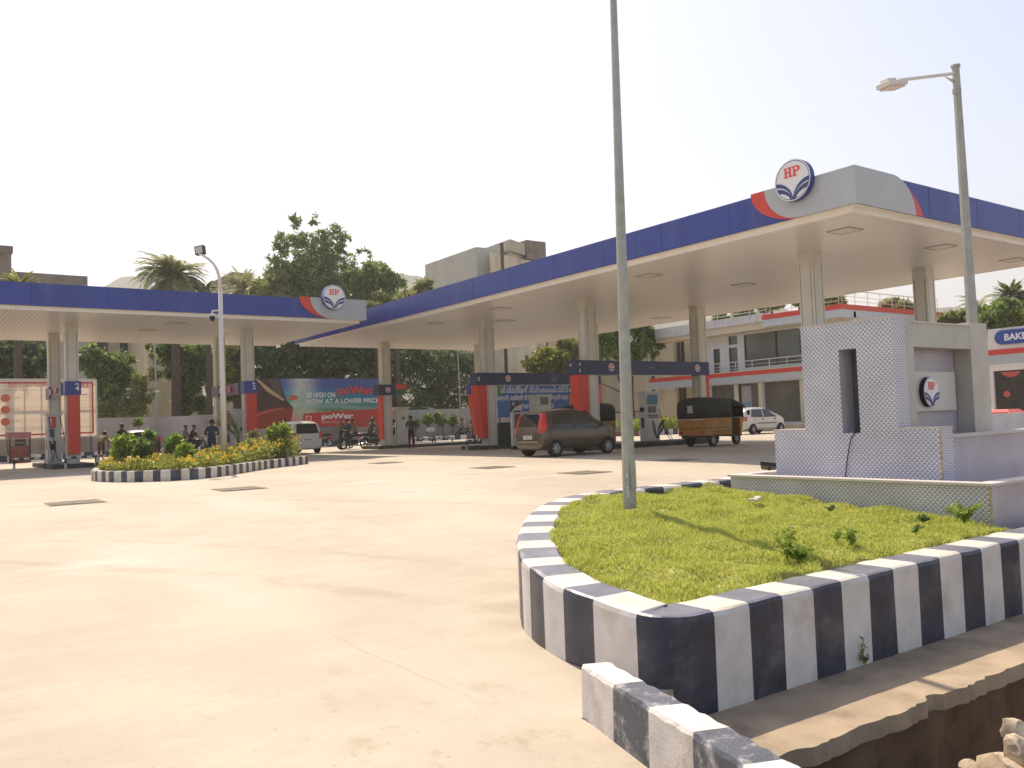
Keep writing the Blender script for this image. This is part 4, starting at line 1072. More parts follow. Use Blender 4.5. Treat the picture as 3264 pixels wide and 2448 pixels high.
mb = MB(); mb.box(P0.x, P1.x, y - .004, y, bot, top); o_ = mb.build('sheet', banner_mat(0, 0, bw, bh), None, loc=(P0.x, y, bot - .0)); o_.parent = bn; o_.location = Vector((P0.x, y, bot)) - bn.location
def bp_(px, py, d=.008): q = at_y(px, py, y); return (q.x, q.z)
def shape(pts, mi, mb, d): mb.prism([bp_(*p) for p in pts], (0, y - d, 0), X3, Z3, (0, .003, 0), mi)
mb = MB()
shape([(814, 1207), (888, 1207), (900, 1240), (912, 1275), (925, 1288), (935, 1300), (925, 1345), (915, 1360), (814, 1368)], 0, mb, .010)      # dark bodywork and cabin
shape([(852, 1207), (884, 1207), (906, 1272), (880, 1256)], 1, mb, .014)                                                                       # windscreen
shape([(815, 1208), (820, 1207), (858, 1237), (908, 1275), (900, 1277), (850, 1248)], 2, mb, .018)                                              # pillar highlight
shape([(816, 1315), (870, 1300), (920, 1296), (935, 1300), (932, 1322), (924, 1350), (917, 1360), (860, 1364), (816, 1368)], 3, mb, .014)      # red flank
shape([(816, 1322), (860, 1307), (900, 1300), (900, 1303), (860, 1311), (816, 1327)], 4, mb, .018)
shape([(912, 1272), (925, 1270), (920, 1262), (928, 1260), (946, 1261), (949, 1267), (946, 1274), (930, 1277)], 4, mb, .018)                   # mirror
shape([(900, 1288), (918, 1283), (921, 1292), (912, 1303), (903, 1298)], 0, mb, .018)
mb.build('car_print', [flexmat('print_maroon', (.05, .022, .018), .15), flexmat('print_glass', (.10, .08, .06), .25), flexmat('print_gold', (.60, .42, .22), .3), flexmat('print_red', (.33, .045, .025), .3), flexmat('print_orange', (.65, .16, .07), .3)], bn)
mb = MB(); shape([(968, 1318), (1128, 1307), (1240, 1301), (1240, 1362), (960, 1358)], 0, mb, .010); mb.build('red_panel', flexmat('print_bright_red', (.66, .07, .04), .4), bn)
mb = MB()
def tx(t, px, py, wpx, hpx, mi, bold=.03, d=.02, sl=.0):
    a = at_y(px, py, y); b_ = at_y(px + wpx, py, y); c = at_y(px, py - hpx, y); put_text(mb, t, (a.x, y, a.z), X3, Z3, -Y3 * d, width=b_.x - a.x, height=c.z - a.z, mi=mi, bold=bold, slant=sl)
tx('BE HIGH ON', 977, 1268, 91, 17, 0); tx('NOW AT A LOWER PRICE', 977, 1288, 230, 16, 0)
tx('poWer', 1074, 1266, 115, 34, 2, .05, .026); tx('poWer', 1075, 1265, 115, 34, 1, .03, .032); tx(',', 1192, 1254, 6, 8, 0)
tx('HI-PERFORMANCE ALWAYS', 1013, 1313, 120, 8, 3, .01); tx('poWer', 1025, 1341, 102, 22, 0, .05, .022)
tx('PETROL WITH PERFORMANCE', 1026, 1349, 104, 5, 0, .0)
shape([(975, 1325), (993, 1326), (993, 1345), (975, 1345)], 0, mb, .014); shape([(977, 1327), (991, 1328), (991, 1343), (977, 1343)], 1, mb, .018); shape([(979, 1337), (984, 1340), (990, 1332), (984, 1343)], 0, mb, .022)
tx('poWer', 1168, 1352, 30, 20, 3, .0, .014)
mb.build('lettering', [flexmat('print_white', (.85, .82, .78), .3), flexmat('print_letter_red', (.75, .06, .04), .3), flexmat('print_shadow', (.12, .02, .02), .1), flexmat('print_green_text', (.16, .17, .08), .2)], bn)
# banner spot lamp
a = at_y(1105, 1200, 54.3); mb = MB(); mb.tube([(a.x, 54.9, top - .02), (a.x, 54.3, top + .10)], .02, 6); mb.tube([(a.x, 54.3, top + .05), (a.x, 54.28, top + .22)], [.12, .09], 10); mb.build('spot_lamp', WSTEEL, bn)

# blue company board with Telugu and Hindi writing
y = 52.0; a = at_y(1583, 1226, y); b_ = at_y(1842, 1225, y); c = at_y(1585, 1311, y)
x0, x1, z0, z1 = a.x, b_.x, c.z - .45, a.z
cb_ = thing('notice_board', ((x0 + x1) / 2, y, 0), 'wide blue notice board with rows of white Telugu, Hindi and COMPANY lettering', 'notice board')
board_frame(cb_, x0 + .1, x1 - .1, z0, z1, y, .9)
BB = flexmat('board_blue_print', (.022, .09, .27), .3)
mb = MB(); mb.box(x0 + .004, x1, y - .004, y, z0, z1, 0); mb.box(x0, x0 + .5, y - .010, y - .006, z1 - .75, z1, 1)
mb.build('sheet', [BB, flexmat('board_green', (.03, .17, .05), .3)], cb_)
mb = MB()
tx('సర్ పర్యవేక్షణలో నిర్వహించబడుచున్న పెట్రోల్ బంక్', 1596, 1256, 236, 26, 0, .02, .014)
tx('कम्पनी अधिकारी के द्वारा संचालित कम्पनी पम्प', 1585, 1283, 226, 24, 0, .02, .014)
tx('COMPANY OWNED', 1625, 1304, 140, 15, 0, .02, .014); tx('COMPANY OPERATED', 1655, 1325, 150, 13, 0, .02, .014)
mb.build('lettering', [flexmat('board_letter', (.62, .60, .55), .3)], cb_)
mb = MB(); a = at_y(1813, 1256, y); b_ = at_y(1828, 1294, y); mb.box(a.x, b_.x, y - .012, y - .007, b_.z, a.z); mb.build('red_sticker', BRED, cb_)

# red and white hoarding behind the branching tree
y = 56.2; a = at_y(1915, 1210, y); b_ = at_y(2012, 1296, y)
rh = thing('hoarding', ((a.x + b_.x) / 2, y, 0), 'red and white hoarding glowing in the sun behind the forked tree', 'hoarding')
x0, x1, z0, z1 = a.x - 1, b_.x, b_.z - .6, a.z
board_frame(rh, x0, x1, z0, z1, y, .6, mid=(z0 + z1) / 2)
zm = at_y(1950, 1252, y).z
mb = MB(); mb.box(x0, x1, y - .004, y, zm, z1, 0); mb.box(x0, x1, y - .004, y, z0, zm - .002, 1); mb.build('sheet', [flexmat('hoarding_red', (.70, .07, .05), .5), flexmat('hoarding_cream', (.86, .74, .58), .55)], rh)
mb = MB(); tx('SAFE', 1916, 1239, 90, 26, 0, .04, .014); tx('అన్ని వాహనాలకు', 1918, 1252, 60, 6, 0, .0, .014); tx('ఇంధనం', 1935, 1266, 26, 8, 1, .0, .014); mb.build('lettering', [flexmat('print_white', (.85, .82, .78), .3), TXR], rh)
# pale yellow exhibition board right of the pump
y = 52.5; a = at_y(2037, 1200, y); b_ = at_y(2196, 1300, y)
yb_ = thing('poster_board', ((a.x + b_.x) / 2, y, 0), 'pale yellow sunlit poster board with a small emblem and green bin sign', 'poster board')
x0, x1, z0, z1 = a.x, b_.x, b_.z, a.z
board_frame(yb_, x0, x1, z0, z1, y, .75, mid=(z0 + z1) / 2)
mb = MB(); xm = at_y(2165, 1250, y).x; mb.box(x0, xm, y - .004, y, z0, z1, 0); mb.box(xm + .002, x1, y - .004, y, z0, z1, 1); mb.build('sheet', [flexmat('poster_yellow', (.80, .66, .34), .55), flexmat('poster_white', (.85, .78, .68), .55)], yb_)
mb = MB(); shape([(2046, 1206), (2062, 1206), (2062, 1229), (2046, 1229)], 0, mb, .010); shape([(2050, 1209), (2058, 1209), (2057, 1215), (2051, 1215)], 1, mb, .014); shape([(2049, 1217), (2054, 1225), (2059, 1217), (2057, 1226), (2051, 1226)], 2, mb, .014)
shape([(2076, 1218), (2091, 1218), (2090, 1242), (2079, 1242)], 3, mb, .012)
for k in range(6): shape([(2168, 1237 + k * 9), (2190, 1237 + k * 9), (2190, 1239 + k * 9), (2168, 1239 + k * 9)], 2, mb, .012)
tx('mission', 2128, 1289, 32, 7, 2, .02, .014)
shape([(2112, 1256), (2120, 1250), (2118, 1259)], 2, mb, .012); shape([(2126, 1262), (2140, 1240), (2129, 1263)], 2, mb, .012)
mb.build('print', [flexmat('print_white', (.85, .82, .78), .3), BRED, flexmat('print_navy', (.10, .09, .12), .2), flexmat('print_green', (.03, .22, .13), .3)], yb_)
# low cream wall in front of the poster board
mb = MB(); a = at_z(2090, 1362, 0); mb.box(37.5, 45.2, 45.6, 45.8, 0, 1.55, 0); mb.box(37.5, 45.2, 45.57, 45.83, 1.553, 1.63, 1)
tag(mb.build('low_wall', [pm('peach_wall', (.52, .42, .31), .8, var=.12), NAVY], loc=(41, 45.7, 0)), 'low peach wall with a dark top rail behind the auto rickshaw', 'wall')
# ================================================================ TREES AND PLANTS
def mesh_np(name, V, F, mat, parent=None, loc=None, kind=None):
    """V (n,3), F (m,k) arrays -> one mesh object"""
    o3 = np.zeros(3)
    if parent is not None: o3 = np.array(parent.location)
    elif loc is not None: o3 = np.array(loc)
    me = bpy.data.meshes.new(name); nv = len(V); nf, k = F.shape
    me.vertices.add(nv); me.vertices.foreach_set('co', (V - o3).astype(np.float32).ravel())
    me.loops.add(nf * k); me.loops.foreach_set('vertex_index', F.astype(np.int32).ravel())
    me.polygons.add(nf); me.polygons.foreach_set('loop_start', (np.arange(nf) * k).astype(np.int32)); me.polygons.foreach_set('loop_total', np.full(nf, k, np.int32))
    me.materials.append(mat); me.update(calc_edges=True); me.validate()
    o = bpy.data.objects.new(name, me); COL.objects.link(o)
    if parent is not None: o.parent = parent
    if loc is not None: o.location = loc
    if kind: o['kind'] = kind
    return o
def leaf_quads(P, L, W, rs, up=.3, fold=0, D=None):
    """one 4-point leaf (diamond) per point"""
    n = len(P)
    d = rs.normal(size=(n, 3)) if D is None else D + rs.normal(size=(n, 3)) * .35
    d[:, 2] -= up if D is None else 0
    d /= np.linalg.norm(d, axis=1)[:, None]
    u = rs.normal(size=(n, 3)); u[:, 2] *= .6
    s = np.cross(d, u); s /= np.linalg.norm(s, axis=1)[:, None]
    l = (L * rs.uniform(.6, 1.3, n))[:, None]; w = (W * rs.uniform(.6, 1.3, n))[:, None]
    a = P; b = P + d * l * .45 + s * w * .5; c = P + d * l; e = P + d * l * .45 - s * w * .5
    V = np.stack([a, b, c, e], 1).reshape(-1, 3); F = np.arange(4 * n).reshape(n, 4)
    return V, F
def crown_points(blobs, n, rs, clump=26, cr=.28, shell=.55):
    """points gathered in clumps through the volume of several ellipsoids, with gaps between clumps"""
    w = np.array([b[3] ** 2.2 for b in blobs]); w /= w.sum(); out = []
    nc = max(8, n // clump)
    idx = rs.choice(len(blobs), nc, p=w)
    for k in idx:
        x, y, z, r = blobs[k][:4]
        d = rs.normal(size=3); d /= np.linalg.norm(d); rad = r * (shell + (1 - shell) * rs.uniform()) if rs.uniform() < .8 else r * rs.uniform(0, 1)
        rad *= rs.uniform(.8, 1.12)
        c = np.array([x, y, z]) + d * rad * np.array([1, 1, .92])
        q = rs.normal(size=(clump, 3)) * (r * cr * rs.uniform(.5, 1.1)) * np.array([1, 1, .55]) * .6
        out.append(c + q)
    return np.concatenate(out)
def limb(mb, p0, p1, r0, r1, rs, seg=6, bend=.12):
    p0, p1 = Vector(p0), Vector(p1); L_ = (p1 - p0).length; pts = []
    o = Vector(rs.normal(size=3)) * bend * L_ * .5
    for i in range(seg + 1):
        t = i / seg; pts.append(p0.lerp(p1, t) + o * math.sin(math.pi * t) * (1 if i else 0))
    mb.tube(pts, [r0 + (r1 - r0) * i / seg for i in range(seg + 1)], 7, cap=False)
LG = {
 'dark': leafmat('leaf_dark', (.055, .095, .03), (.19, .27, .08), .45),
 'mid': leafmat('leaf_mid', (.085, .14, .04), (.31, .42, .12), .5),
 'bright': leafmat('leaf_bright', (.14, .18, .03), (.36, .38, .08), .5),
 'olive': leafmat('leaf_olive', (.15, .18, .06), (.42, .44, .17), .5),
 'palm': leafmat('leaf_palm', (.15, .18, .07), (.46, .46, .22), .5),
 'fresh': leafmat('leaf_fresh', (.15, .24, .03), (.38, .48, .09), .5),
 'deep': leafmat('leaf_deep', (.04, .065, .028), (.15, .21, .07), .4),
}
def tree(label, yy, base, blobs, leaf='mid', n=6000, L=.34, W=.15, tr=.22, seed=1, name='tree', group=None, depth=1.0, cr=.28, forks=6, droop=.3, clump=26):
    rs = np.random.RandomState(seed)
    k = lambda px, py: at_y(px, py, yy)
    fwd = Vector((CM[2][0], CM[2][1], 0)).normalized()
    B = []
    for i, (px, py, r) in enumerate(blobs):
        c = k(px, py); dist = (c - Vector((0, 0, CAM_H))).dot(Vector(CM[2])); R = r * dist / FOC
        c = c + fwd * rs.uniform(-.4, .4) * R * depth
        B.append((c.x, c.y, c.z, R))
    b0 = k(base, 1300); t = thing(name, (b0.x, yy, 0), label, 'tree', group)
    V, F = leaf_quads(crown_points(B, n, rs, cr=cr, clump=clump), L, W, rs, up=droop)
    mesh_np('foliage', V, F, LG[leaf], t)
    mb = MB(); big = sorted(B, key=lambda b: -b[3]); mid = Vector((b0.x, yy, min(b[2] for b in B) * .9 + .3))
    limb(mb, (b0.x, yy, -.05), mid, tr, tr * .75, rs, bend=.05)
    for b in big[:forks]: limb(mb, mid - Z3 * .3, (b[0], b[1], b[2] + b[3] * .3), tr * .6, tr * .12, rs)
    mb.build('trunk', BARK, t, smooth=True)
    return t
def frond(c, az, el, L_, rs, droop=1.2, nl=26, lw=.05, ll=.55, fan=False):
    """arching frond with two rows of leaflets"""
    P = []; pts = []; p = np.array(c, float); e = el
    st = L_ / 12
    for i in range(13):
        pts.append(p.copy()); p = p + st * np.array([math.cos(az) * math.cos(e), math.sin(az) * math.cos(e), math.sin(e)]); e -= droop / 12
    pts = np.array(pts); V = []; 
    side = np.array([-math.sin(az), math.cos(az), 0])
    for j in range(nl):
        t = .15 + .85 * j / (nl - 1); q = np.array([np.interp(t * 12, range(13), pts[:, a]) for a in range(3)])
        d = pts[min(12, int(t * 12) + 1)] - pts[max(0, int(t * 12) - 1)]; d /= np.linalg.norm(d) + 1e-9
        l = ll * math.sin(math.pi * (.12 + .80 * t)) * rs.uniform(.8, 1.15)
        for s in (-1, 1):
            dd = side * s * .8 + d * .7 + np.array([0, 0, -.25 + rs.uniform(-.15, .15)]); dd /= np.linalg.norm(dd)
            w = d * lw
            V += [q - w, q + w, q + w * .4 + dd * l * .7, q + dd * l]
    for i in range(12):
        w = side * .03; V += [pts[i] - w, pts[i] + w, pts[i + 1] + w * .7, pts[i + 1] - w * .7]
    return V
def palm(label, yy, px, py, rpx, base_r=.22, nf=34, leaf='palm', seed=2, ll=.55, name='palm_tree', droop=1.6, lw=.035, elmin=-.5, group=None):
    rs = np.random.RandomState(seed); c = at_y(px, py, yy); dist = (c - Vector((0, 0, CAM_H))).dot(Vector(CM[2])); R = rpx * dist / FOC
    t = thing(name, (c.x, yy, 0), label, 'palm tree', group); V = []
    for i in range(nf):
        V += frond((c.x, c.y, c.z), rs.uniform(0, 6.283), rs.uniform(elmin, 1.35), R * rs.uniform(.95, 1.25), rs, droop * rs.uniform(.7, 1.2), ll=ll * R / 2.6, lw=lw)
    V = np.array(V); mesh_np('fronds', V, np.arange(len(V)).reshape(-1, 4), LG[leaf], t)
    mb = MB(); limb(mb, (c.x, yy, -.05), (c.x, yy, c.z), base_r * 1.2, base_r * .85, rs, 10, .02); mb.build('trunk', BARK, t, smooth=True)
    return t

tree('tall dark green tree with feathery tufts rising behind the round HP disc', 64, 1010,
     [(1000, 900, 100), (1060, 880, 70), (940, 850, 62), (1000, 800, 62), (1050, 800, 50), (955, 760, 36), (945, 715, 20), (935, 695, 12), (1003, 715, 17), (1005, 693, 11), (1035, 745, 24), (1078, 745, 30), (1100, 760, 20), (1115, 745, 10), (1090, 790, 26), (895, 752, 20), (905, 790, 30), (885, 780, 16), (880, 822, 20), (860, 820, 11), (1110, 835, 34), (1145, 800, 20), (1178, 810, 13), (1176, 795, 9), (900, 880, 60), (980, 960, 90), (1080, 960, 80), (880, 940, 50)],
     'mid', 19000, .40, .13, .32, 3, droop=.5, cr=.22, clump=20)
tree('rounded leafy tree right of the tall tree, above the canopy corner', 60, 1200, [(1130, 890, 42), (1190, 880, 52), (1240, 890, 38), (1270, 900, 22), (1180, 950, 60), (1245, 950, 45), (1220, 860, 18), (1175, 848, 14)], 'mid', 9000, .42, .17, .25, 4, droop=.4)
tree('light green bushy treetop where the two canopies cross', 57.5, 1270, [(1190, 990, 36), (1205, 950, 22), (1290, 960, 40), (1340, 920, 30), (1365, 905, 20), (1350, 950, 34), (1250, 985, 40), (1400, 945, 22)], 'olive', 7000, .36, .16, .2, 5, droop=.2)
tree('low leafy tree behind the left canopy edge beside the palms', 63, 880, [(860, 900, 34), (830, 930, 40), (890, 930, 30), (900, 880, 20), (860, 960, 50)], 'olive', 4500, .34, .14, .18, 6)
# dense dark trees behind the banner, between the canopies
for i, (b_, bl) in enumerate(((900, [(840, 1120, 60), (900, 1160, 80), (960, 1110, 70), (860, 1200, 60), (940, 1230, 60)]), (1080, [(1030, 1120, 80), (1110, 1150, 80), (1060, 1210, 70), (1150, 1110, 60), (1000, 1190, 50)]),
        (1230, [(1210, 1130, 80), (1270, 1180, 80), (1200, 1230, 70), (1300, 1120, 60), (1250, 1280, 50)]), (1400, [(1360, 1140, 80), (1430, 1180, 80), (1380, 1240, 70), (1480, 1150, 50), (1330, 1290, 50), (1450, 1270, 50)]))):
    tree(['dark leafy tree behind the windscreen end of the car banner', 'dark leafy tree behind the middle of the BE HIGH ON banner', 'dark leafy tree behind the pump column and its red sign', 'dark leafy tree behind the saplings and the thin lamp pole'][i],
         61 + i * .7, b_, bl, 'deep', 6500, .42, .18, .28, 20 + i, group='dark trees behind the back wall', depth=1.6, cr=.34)
tree('dark tree mass at the far left edge above the billboard', 62, 60, [(20, 1130, 60), (80, 1140, 60), (40, 1200, 60), (130, 1160, 40), (-40, 1160, 60), (100, 1230, 40)], 'deep', 7000, .40, .18, .25, 30, group='dark trees behind the back wall')
tree('leafy tree right of the column numbered 4, lit on its left', 61, 360, [(300, 1130, 36), (350, 1160, 48), (395, 1200, 40), (320, 1200, 52), (350, 1250, 46), (290, 1160, 30), (400, 1150, 22)], 'mid', 7500, .34, .16, .18, 31, cr=.24)
tree('light feathery sapling clump above the wall in the left bay', 59.5, 440, [(440, 1215, 30), (455, 1260, 34), (400, 1290, 40), (330, 1310, 36), (430, 1310, 40), (490, 1140, 18), (480, 1100, 16), (490, 1190, 26)], 'olive', 8500, .24, .09, .08, 32, cr=.22)
tree('broad-leaved tree with a forked trunk behind the camera pole', 61, 590, [(520, 1130, 34), (560, 1180, 44), (600, 1230, 36), (545, 1110, 30), (640, 1130, 40), (650, 1190, 40), (600, 1130, 30), (580, 1270, 26), (640, 1290, 34), (580, 1310, 24)], 'mid', 8500, .38, .19, .30, 33, cr=.22)
tree('sunlit shrub tree between the two columns at the white pole', 60.5, 690, [(700, 1130, 26), (720, 1180, 26), (690, 1230, 30), (730, 1110, 24), (690, 1170, 20)], 'bright', 3500, .30, .15, .12, 34)
tree('dark trunked tree left of the banner', 63, 755, [(740, 1120, 40), (760, 1190, 40), (790, 1120, 34), (730, 1250, 34)], 'dark', 4000, .38, .17, .42, 35)
palm('large shaggy date palm left of the camera pole top', 60, 550, 890, 118, .30, 150, seed=40, ll=.62, droop=1.7, elmin=-.5, lw=.05, group='palms behind the left canopy')
palm('hazy palm crown half hidden behind the canopy, left of the tall tree', 66, 775, 925, 78, .24, 80, seed=41, ll=.5, droop=1.0, group='palms behind the left canopy')
palm('squat palm crown showing over the far left of the canopy', 58, 62, 920, 62, .24, 90, 'bright', seed=42, ll=.5, droop=.9, lw=.03, group='palms behind the left canopy')
palm('small palm crown over the canopy beside the large date palm', 59, 655, 930, 46, .2, 60, seed=43, ll=.5, droop=1.2, group='palms behind the left canopy')
# bay of the right canopy
tree('bright yellow-green tree over the Telugu notice board', 57, 1760, [(1690, 1160, 30), (1740, 1140, 42), (1790, 1150, 44), (1830, 1120, 44), (1840, 1170, 36), (1720, 1185, 30), (1790, 1190, 30), (1800, 1090, 30)], 'bright', 9000, .34, .16, .2, 50, cr=.24)
ft = tree('forked shade tree with dark leaves between the lamp pole and the white building', 45.5, 2022, [(1930, 1080, 40), (1980, 1040, 50), (2040, 1030, 46), (2070, 1080, 40), (2100, 1095, 22), (1960, 1110, 40), (2030, 1110, 42), (1900, 1050, 30), (2090, 1130, 14), (1925, 1130, 24), (2010, 1150, 30)], 'mid', 10500, .30, .14, .20, 51, cr=.22)
mb = MB(); rs = np.random.RandomState(5); yy = 45.2
limb(mb, at_y(2022, 1360, yy), at_y(1985, 1240, yy), .16, .11, rs); limb(mb, at_y(1985, 1240, yy), at_y(1965, 1190, yy), .11, .06, rs); limb(mb, at_y(1990, 1255, yy), at_y(1915, 1222, yy), .07, .04, rs)
mb.build('branch', BARK, ft, smooth=True)
# greenery by and above the white building
for i, (px, py, r, X_, lab) in enumerate(((2460, 965, 34, 62, 'green treetop above the left end of the roof railing'), (2540, 950, 30, 64, 'green treetop behind the roof railing left of the canopy column'), (2660, 955, 42, 62, 'green treetop behind the upper railing right of the canopy column'), (2830, 972, 26, 60, 'small pale treetop behind the middle of the roof railing'), (2880, 975, 26, 60, 'small pale treetop behind the right part of the roof railing'), (2370, 995, 36, 63, 'dark treetop behind the left part of the roof parapet'), (2290, 1010, 34, 63, 'dark treetop just right of the shade tree above the parapet'))):
    c = at_x(px, py, X_); rs = np.random.RandomState(60 + i); dist = (c - Vector((0, 0, CAM_H))).dot(Vector(CM[2])); R = r * dist / FOC
    t = thing('tree', (c.x, c.y, 0), lab, 'tree', 'treetops behind the white building')
    B = [(c.x + rs.uniform(-R, R) * .8, c.y + rs.uniform(-R, R) * .8, c.z + rs.uniform(-.5, .35) * R, R * rs.uniform(.4, .6)) for _ in range(6)]
    V, F = leaf_quads(crown_points(B, 2600, rs, cr=.3), .34, .15, rs); mesh_np('foliage', V, F, LG['olive' if i in (3, 4) else 'mid'], t)
    mb = MB(); limb(mb, (c.x, c.y, 0), (c.x, c.y, c.z), .2, .1, rs); mb.build('trunk', BARK, t, smooth=True)
def palm_x(label, X_, px, py, rpx, **kw):
    c = at_x(px, py, X_); return palm(label, c.y, px, py, rpx, **kw)
palm_x('coconut palm with thin drooping fronds behind the right lamp post', 62, 3122, 985, 78, nf=30, leaf='palm', seed=70, ll=.75, droop=1.7, lw=.03, group='palms behind the bakery')
palm_x('fan-shaped palmyra crown at the right edge above the bakery', 60, 3222, 945, 56, nf=90, leaf='palm', seed=71, ll=.55, droop=.7, lw=.06, group='palms behind the bakery')
palm_x('second palm crown cut by the right edge above the bakery', 61, 3275, 965, 52, nf=70, leaf='mid', seed=72, ll=.6, droop=.9, lw=.06, group='palms behind the bakery')
for i, (px, py, r, lab) in enumerate(((3050, 1015, 34, 'low green bush above the wall left of the right lamp post'), (3200, 1000, 66, 'dark green bush below the palms above the bakery roof'), (3262, 1015, 50, 'brighter green bush at the right edge over the bakery roof'), (3140, 1025, 46, 'leafy bush between the lamp post and the bakery corner'))):
    c = at_x(px, py, 56); rs = np.random.RandomState(80 + i); R = r * 52 / FOC
    t = thing('bush_tree', (c.x, c.y, 0), lab, 'tree', 'bushes behind the bakery')
    B = [(c.x + rs.uniform(-R, R), c.y + rs.uniform(-R, R), c.z + rs.uniform(-.8, .3) * R, R * rs.uniform(.45, .7)) for _ in range(8)]
    V, F = leaf_quads(crown_points(B, 6500, rs, cr=.3), .32, .14, rs); mesh_np('foliage', V, F, LG[['olive', 'mid', 'bright', 'mid'][i]], t)
    mb = MB(); limb(mb, (c.x, c.y, 0), (c.x, c.y, c.z), .2, .1, rs); mb.build('trunk', BARK, t, smooth=True)

# saplings in the back bed
for i, (px, py, r, lab) in enumerate(((1283, 1325, 16, 'first thin sapling just right of the big fuel pump'), (1322, 1345, 16, 'sapling behind the dark-clothed person'), (1362, 1335, 15, 'sapling over the small white plate on the bed'), (1408, 1335, 18, 'densest sapling in the middle of the row'), (1442, 1335, 15, 'last sapling before the thin lamp pole'), (1393, 1322, 10, 'small leafy top between two saplings'))):
    t = tree(lab, 56.2, px, [(px, py, r), (px - r * .5, py + r * .5, r * .7), (px + r * .5, py + r * .3, r * .7), (px, py + r, r * .5)], 'mid', 900, .22, .10, .03, 90 + i, 'sapling', 'saplings in the back bed', forks=3)
p = at_y(1372, 1364, 55.6); q = at_y(1372, 1376, 55.6); mb = MB(); mb.box(p.x - .35, p.x + .35, 55.6, 55.62, q.z, p.z + .05); mb.box(p.x - .02, p.x + .02, 55.621, 55.65, .25, q.z)
tag(mb.build('bed_plate', pm('plate_white', (.5, .49, .46), .6), loc=(p.x, 55.6, .3)), 'small plain pale plate standing in the sapling bed', 'sign plate')
for i, (px, py, r, lab) in enumerate(((1655, 1345, 12, 'low bush seen beside the tall totem sign'), (30, 1355, 16, 'low shrub below the left end of the billboard'), (90, 1362, 10, 'small shrub under the middle of the billboard'), (255, 1365, 14, 'low shrub under the right end of the billboard'), (440, 1345, 10, 'spindly white-flowered shrub by the wall behind the dark car'))):
    tree(lab, 55.8, px, [(px, py, r), (px - r * .6, py + 4, r * .7), (px + r * .6, py + 3, r * .7)], 'mid', 900, .2, .1, .03, 100 + i, 'shrub', 'low shrubs by the back wall', forks=2)

# ---------------------------------------------------------------- flower bed with the camera pole
fp_ = [(4.38, 25.6), (4.34, 24.8), (4.55, 23.8), (5.0, 23.05), (5.6, 22.55), (6.25, 22.45), (6.9, 22.85), (7.53, 23.54), (9.26, 25.60), (11.34, 27.42), (11.42, 27.75), (11.2, 28.15), (8.6, 28.6), (6.0, 28.6), (4.8, 27.6)]
pp_, pt_ = resample(fp_ + [fp_[0]], .05)
for _ in range(3): pp_[1:-1] = (pp_[:-2] + 2 * pp_[1:-1] + pp_[2:]) / 4
pn_ = normals(pp_)
if np.dot(pn_[100], np.array([7.5, 26]) - pp_[100]) < 0: pn_ = -pn_
fb = thing('flower_bed', (7.5, 26, 0), 'flower bed island with a striped kerb and white camera pole, ablaze with yellow flowers', 'flower bed')
mb = MB(); kwid = .2
for i in range(len(pp_) - 1):
    q = []
    for k in (i, i + 1):
        o, n_ = pp_[k], pn_[k]; q.append([(o[0] + n_[0] * a, o[1] + n_[1] * a, z) for a, z in ((0, -.1), (0, .235), (.02, .26), (kwid, .26), (kwid, .1))])
    for a in range(4): mb.poly([q[0][a], q[1][a], q[1][a + 1], q[0][a + 1]], int(pt_[i] / .235) % 2)
mb.build('kerb', [pm('bed_kerb_white', (.60, .56, .50), .6, var=.12, scale=5, dirt=(.62, .42, .10), dirt_amt=.75, dirt_scale=2.2), NAVYP], fb)
cen = np.array([7.5, 26.0])
from mathutils.geometry import intersect_point_tri_2d
def in_poly(x, y, P):
    c = False; j = len(P) - 1
    for i in range(len(P)):
        if (P[i][1] > y) != (P[j][1] > y) and x < (P[j][0] - P[i][0]) * (y - P[i][1]) / (P[j][1] - P[i][1]) + P[i][0]: c = not c
        j = i
    return c
inn = [tuple(p) for p in (pp_ + pn_ * kwid)[::6]]
mb = MB(); mb.prism(inn, (0, 0, .0), X3, Y3, (0, 0, .21)); mb.build('bed_soil', SOIL, fb)
rs = np.random.RandomState(12)
def bed_height(x, y):   # taller planting to the right
    return .18 + .34 * np.clip((x - 7.6) / 2.0, 0, 1) + .12 * math.sin(x * 4.0) * math.sin(y * 3)
P = []; Fl = []
while len(P) < 15000:
    x, y = rs.uniform(4.3, 11.4), rs.uniform(22.4, 28.6)
    if not in_poly(x, y, inn): continue
    h = bed_height(x, y) * rs.uniform(.2, 1.15); P.append((x, y, .2 + h))
    if rs.uniform() < .045 and h > .08: Fl.append((x + rs.uniform(-.05, .05), y, .24 + bed_height(x, y) * rs.uniform(.95, 1.25)))
P = np.array(P); V, F = leaf_quads(P, .13, .055, rs, up=-.6)
g = mesh_np('ground_cover', V, F, leafmat('cover_leaf', (.16, .20, .03), (.40, .42, .10), .5), loc=(7.5, 26, .2)); tag(g, 'low green and yellow ground cover filling the flower bed', 'ground cover', kind='stuff')
Fl = np.array(Fl); V, F = leaf_quads(np.repeat(Fl, 4, 0) + rs.normal(size=(len(Fl) * 4, 3)) * .015, .075, .06, rs, up=-.3)
g = mesh_np('yellow_flowers', V, F, leafmat('flower_petal', (.78, .46, .03), (.85, .66, .12), .3), loc=(7.5, 26, .4)); tag(g, 'masses of small yellow-orange flowers in the flower bed', 'flowers', kind='stuff')
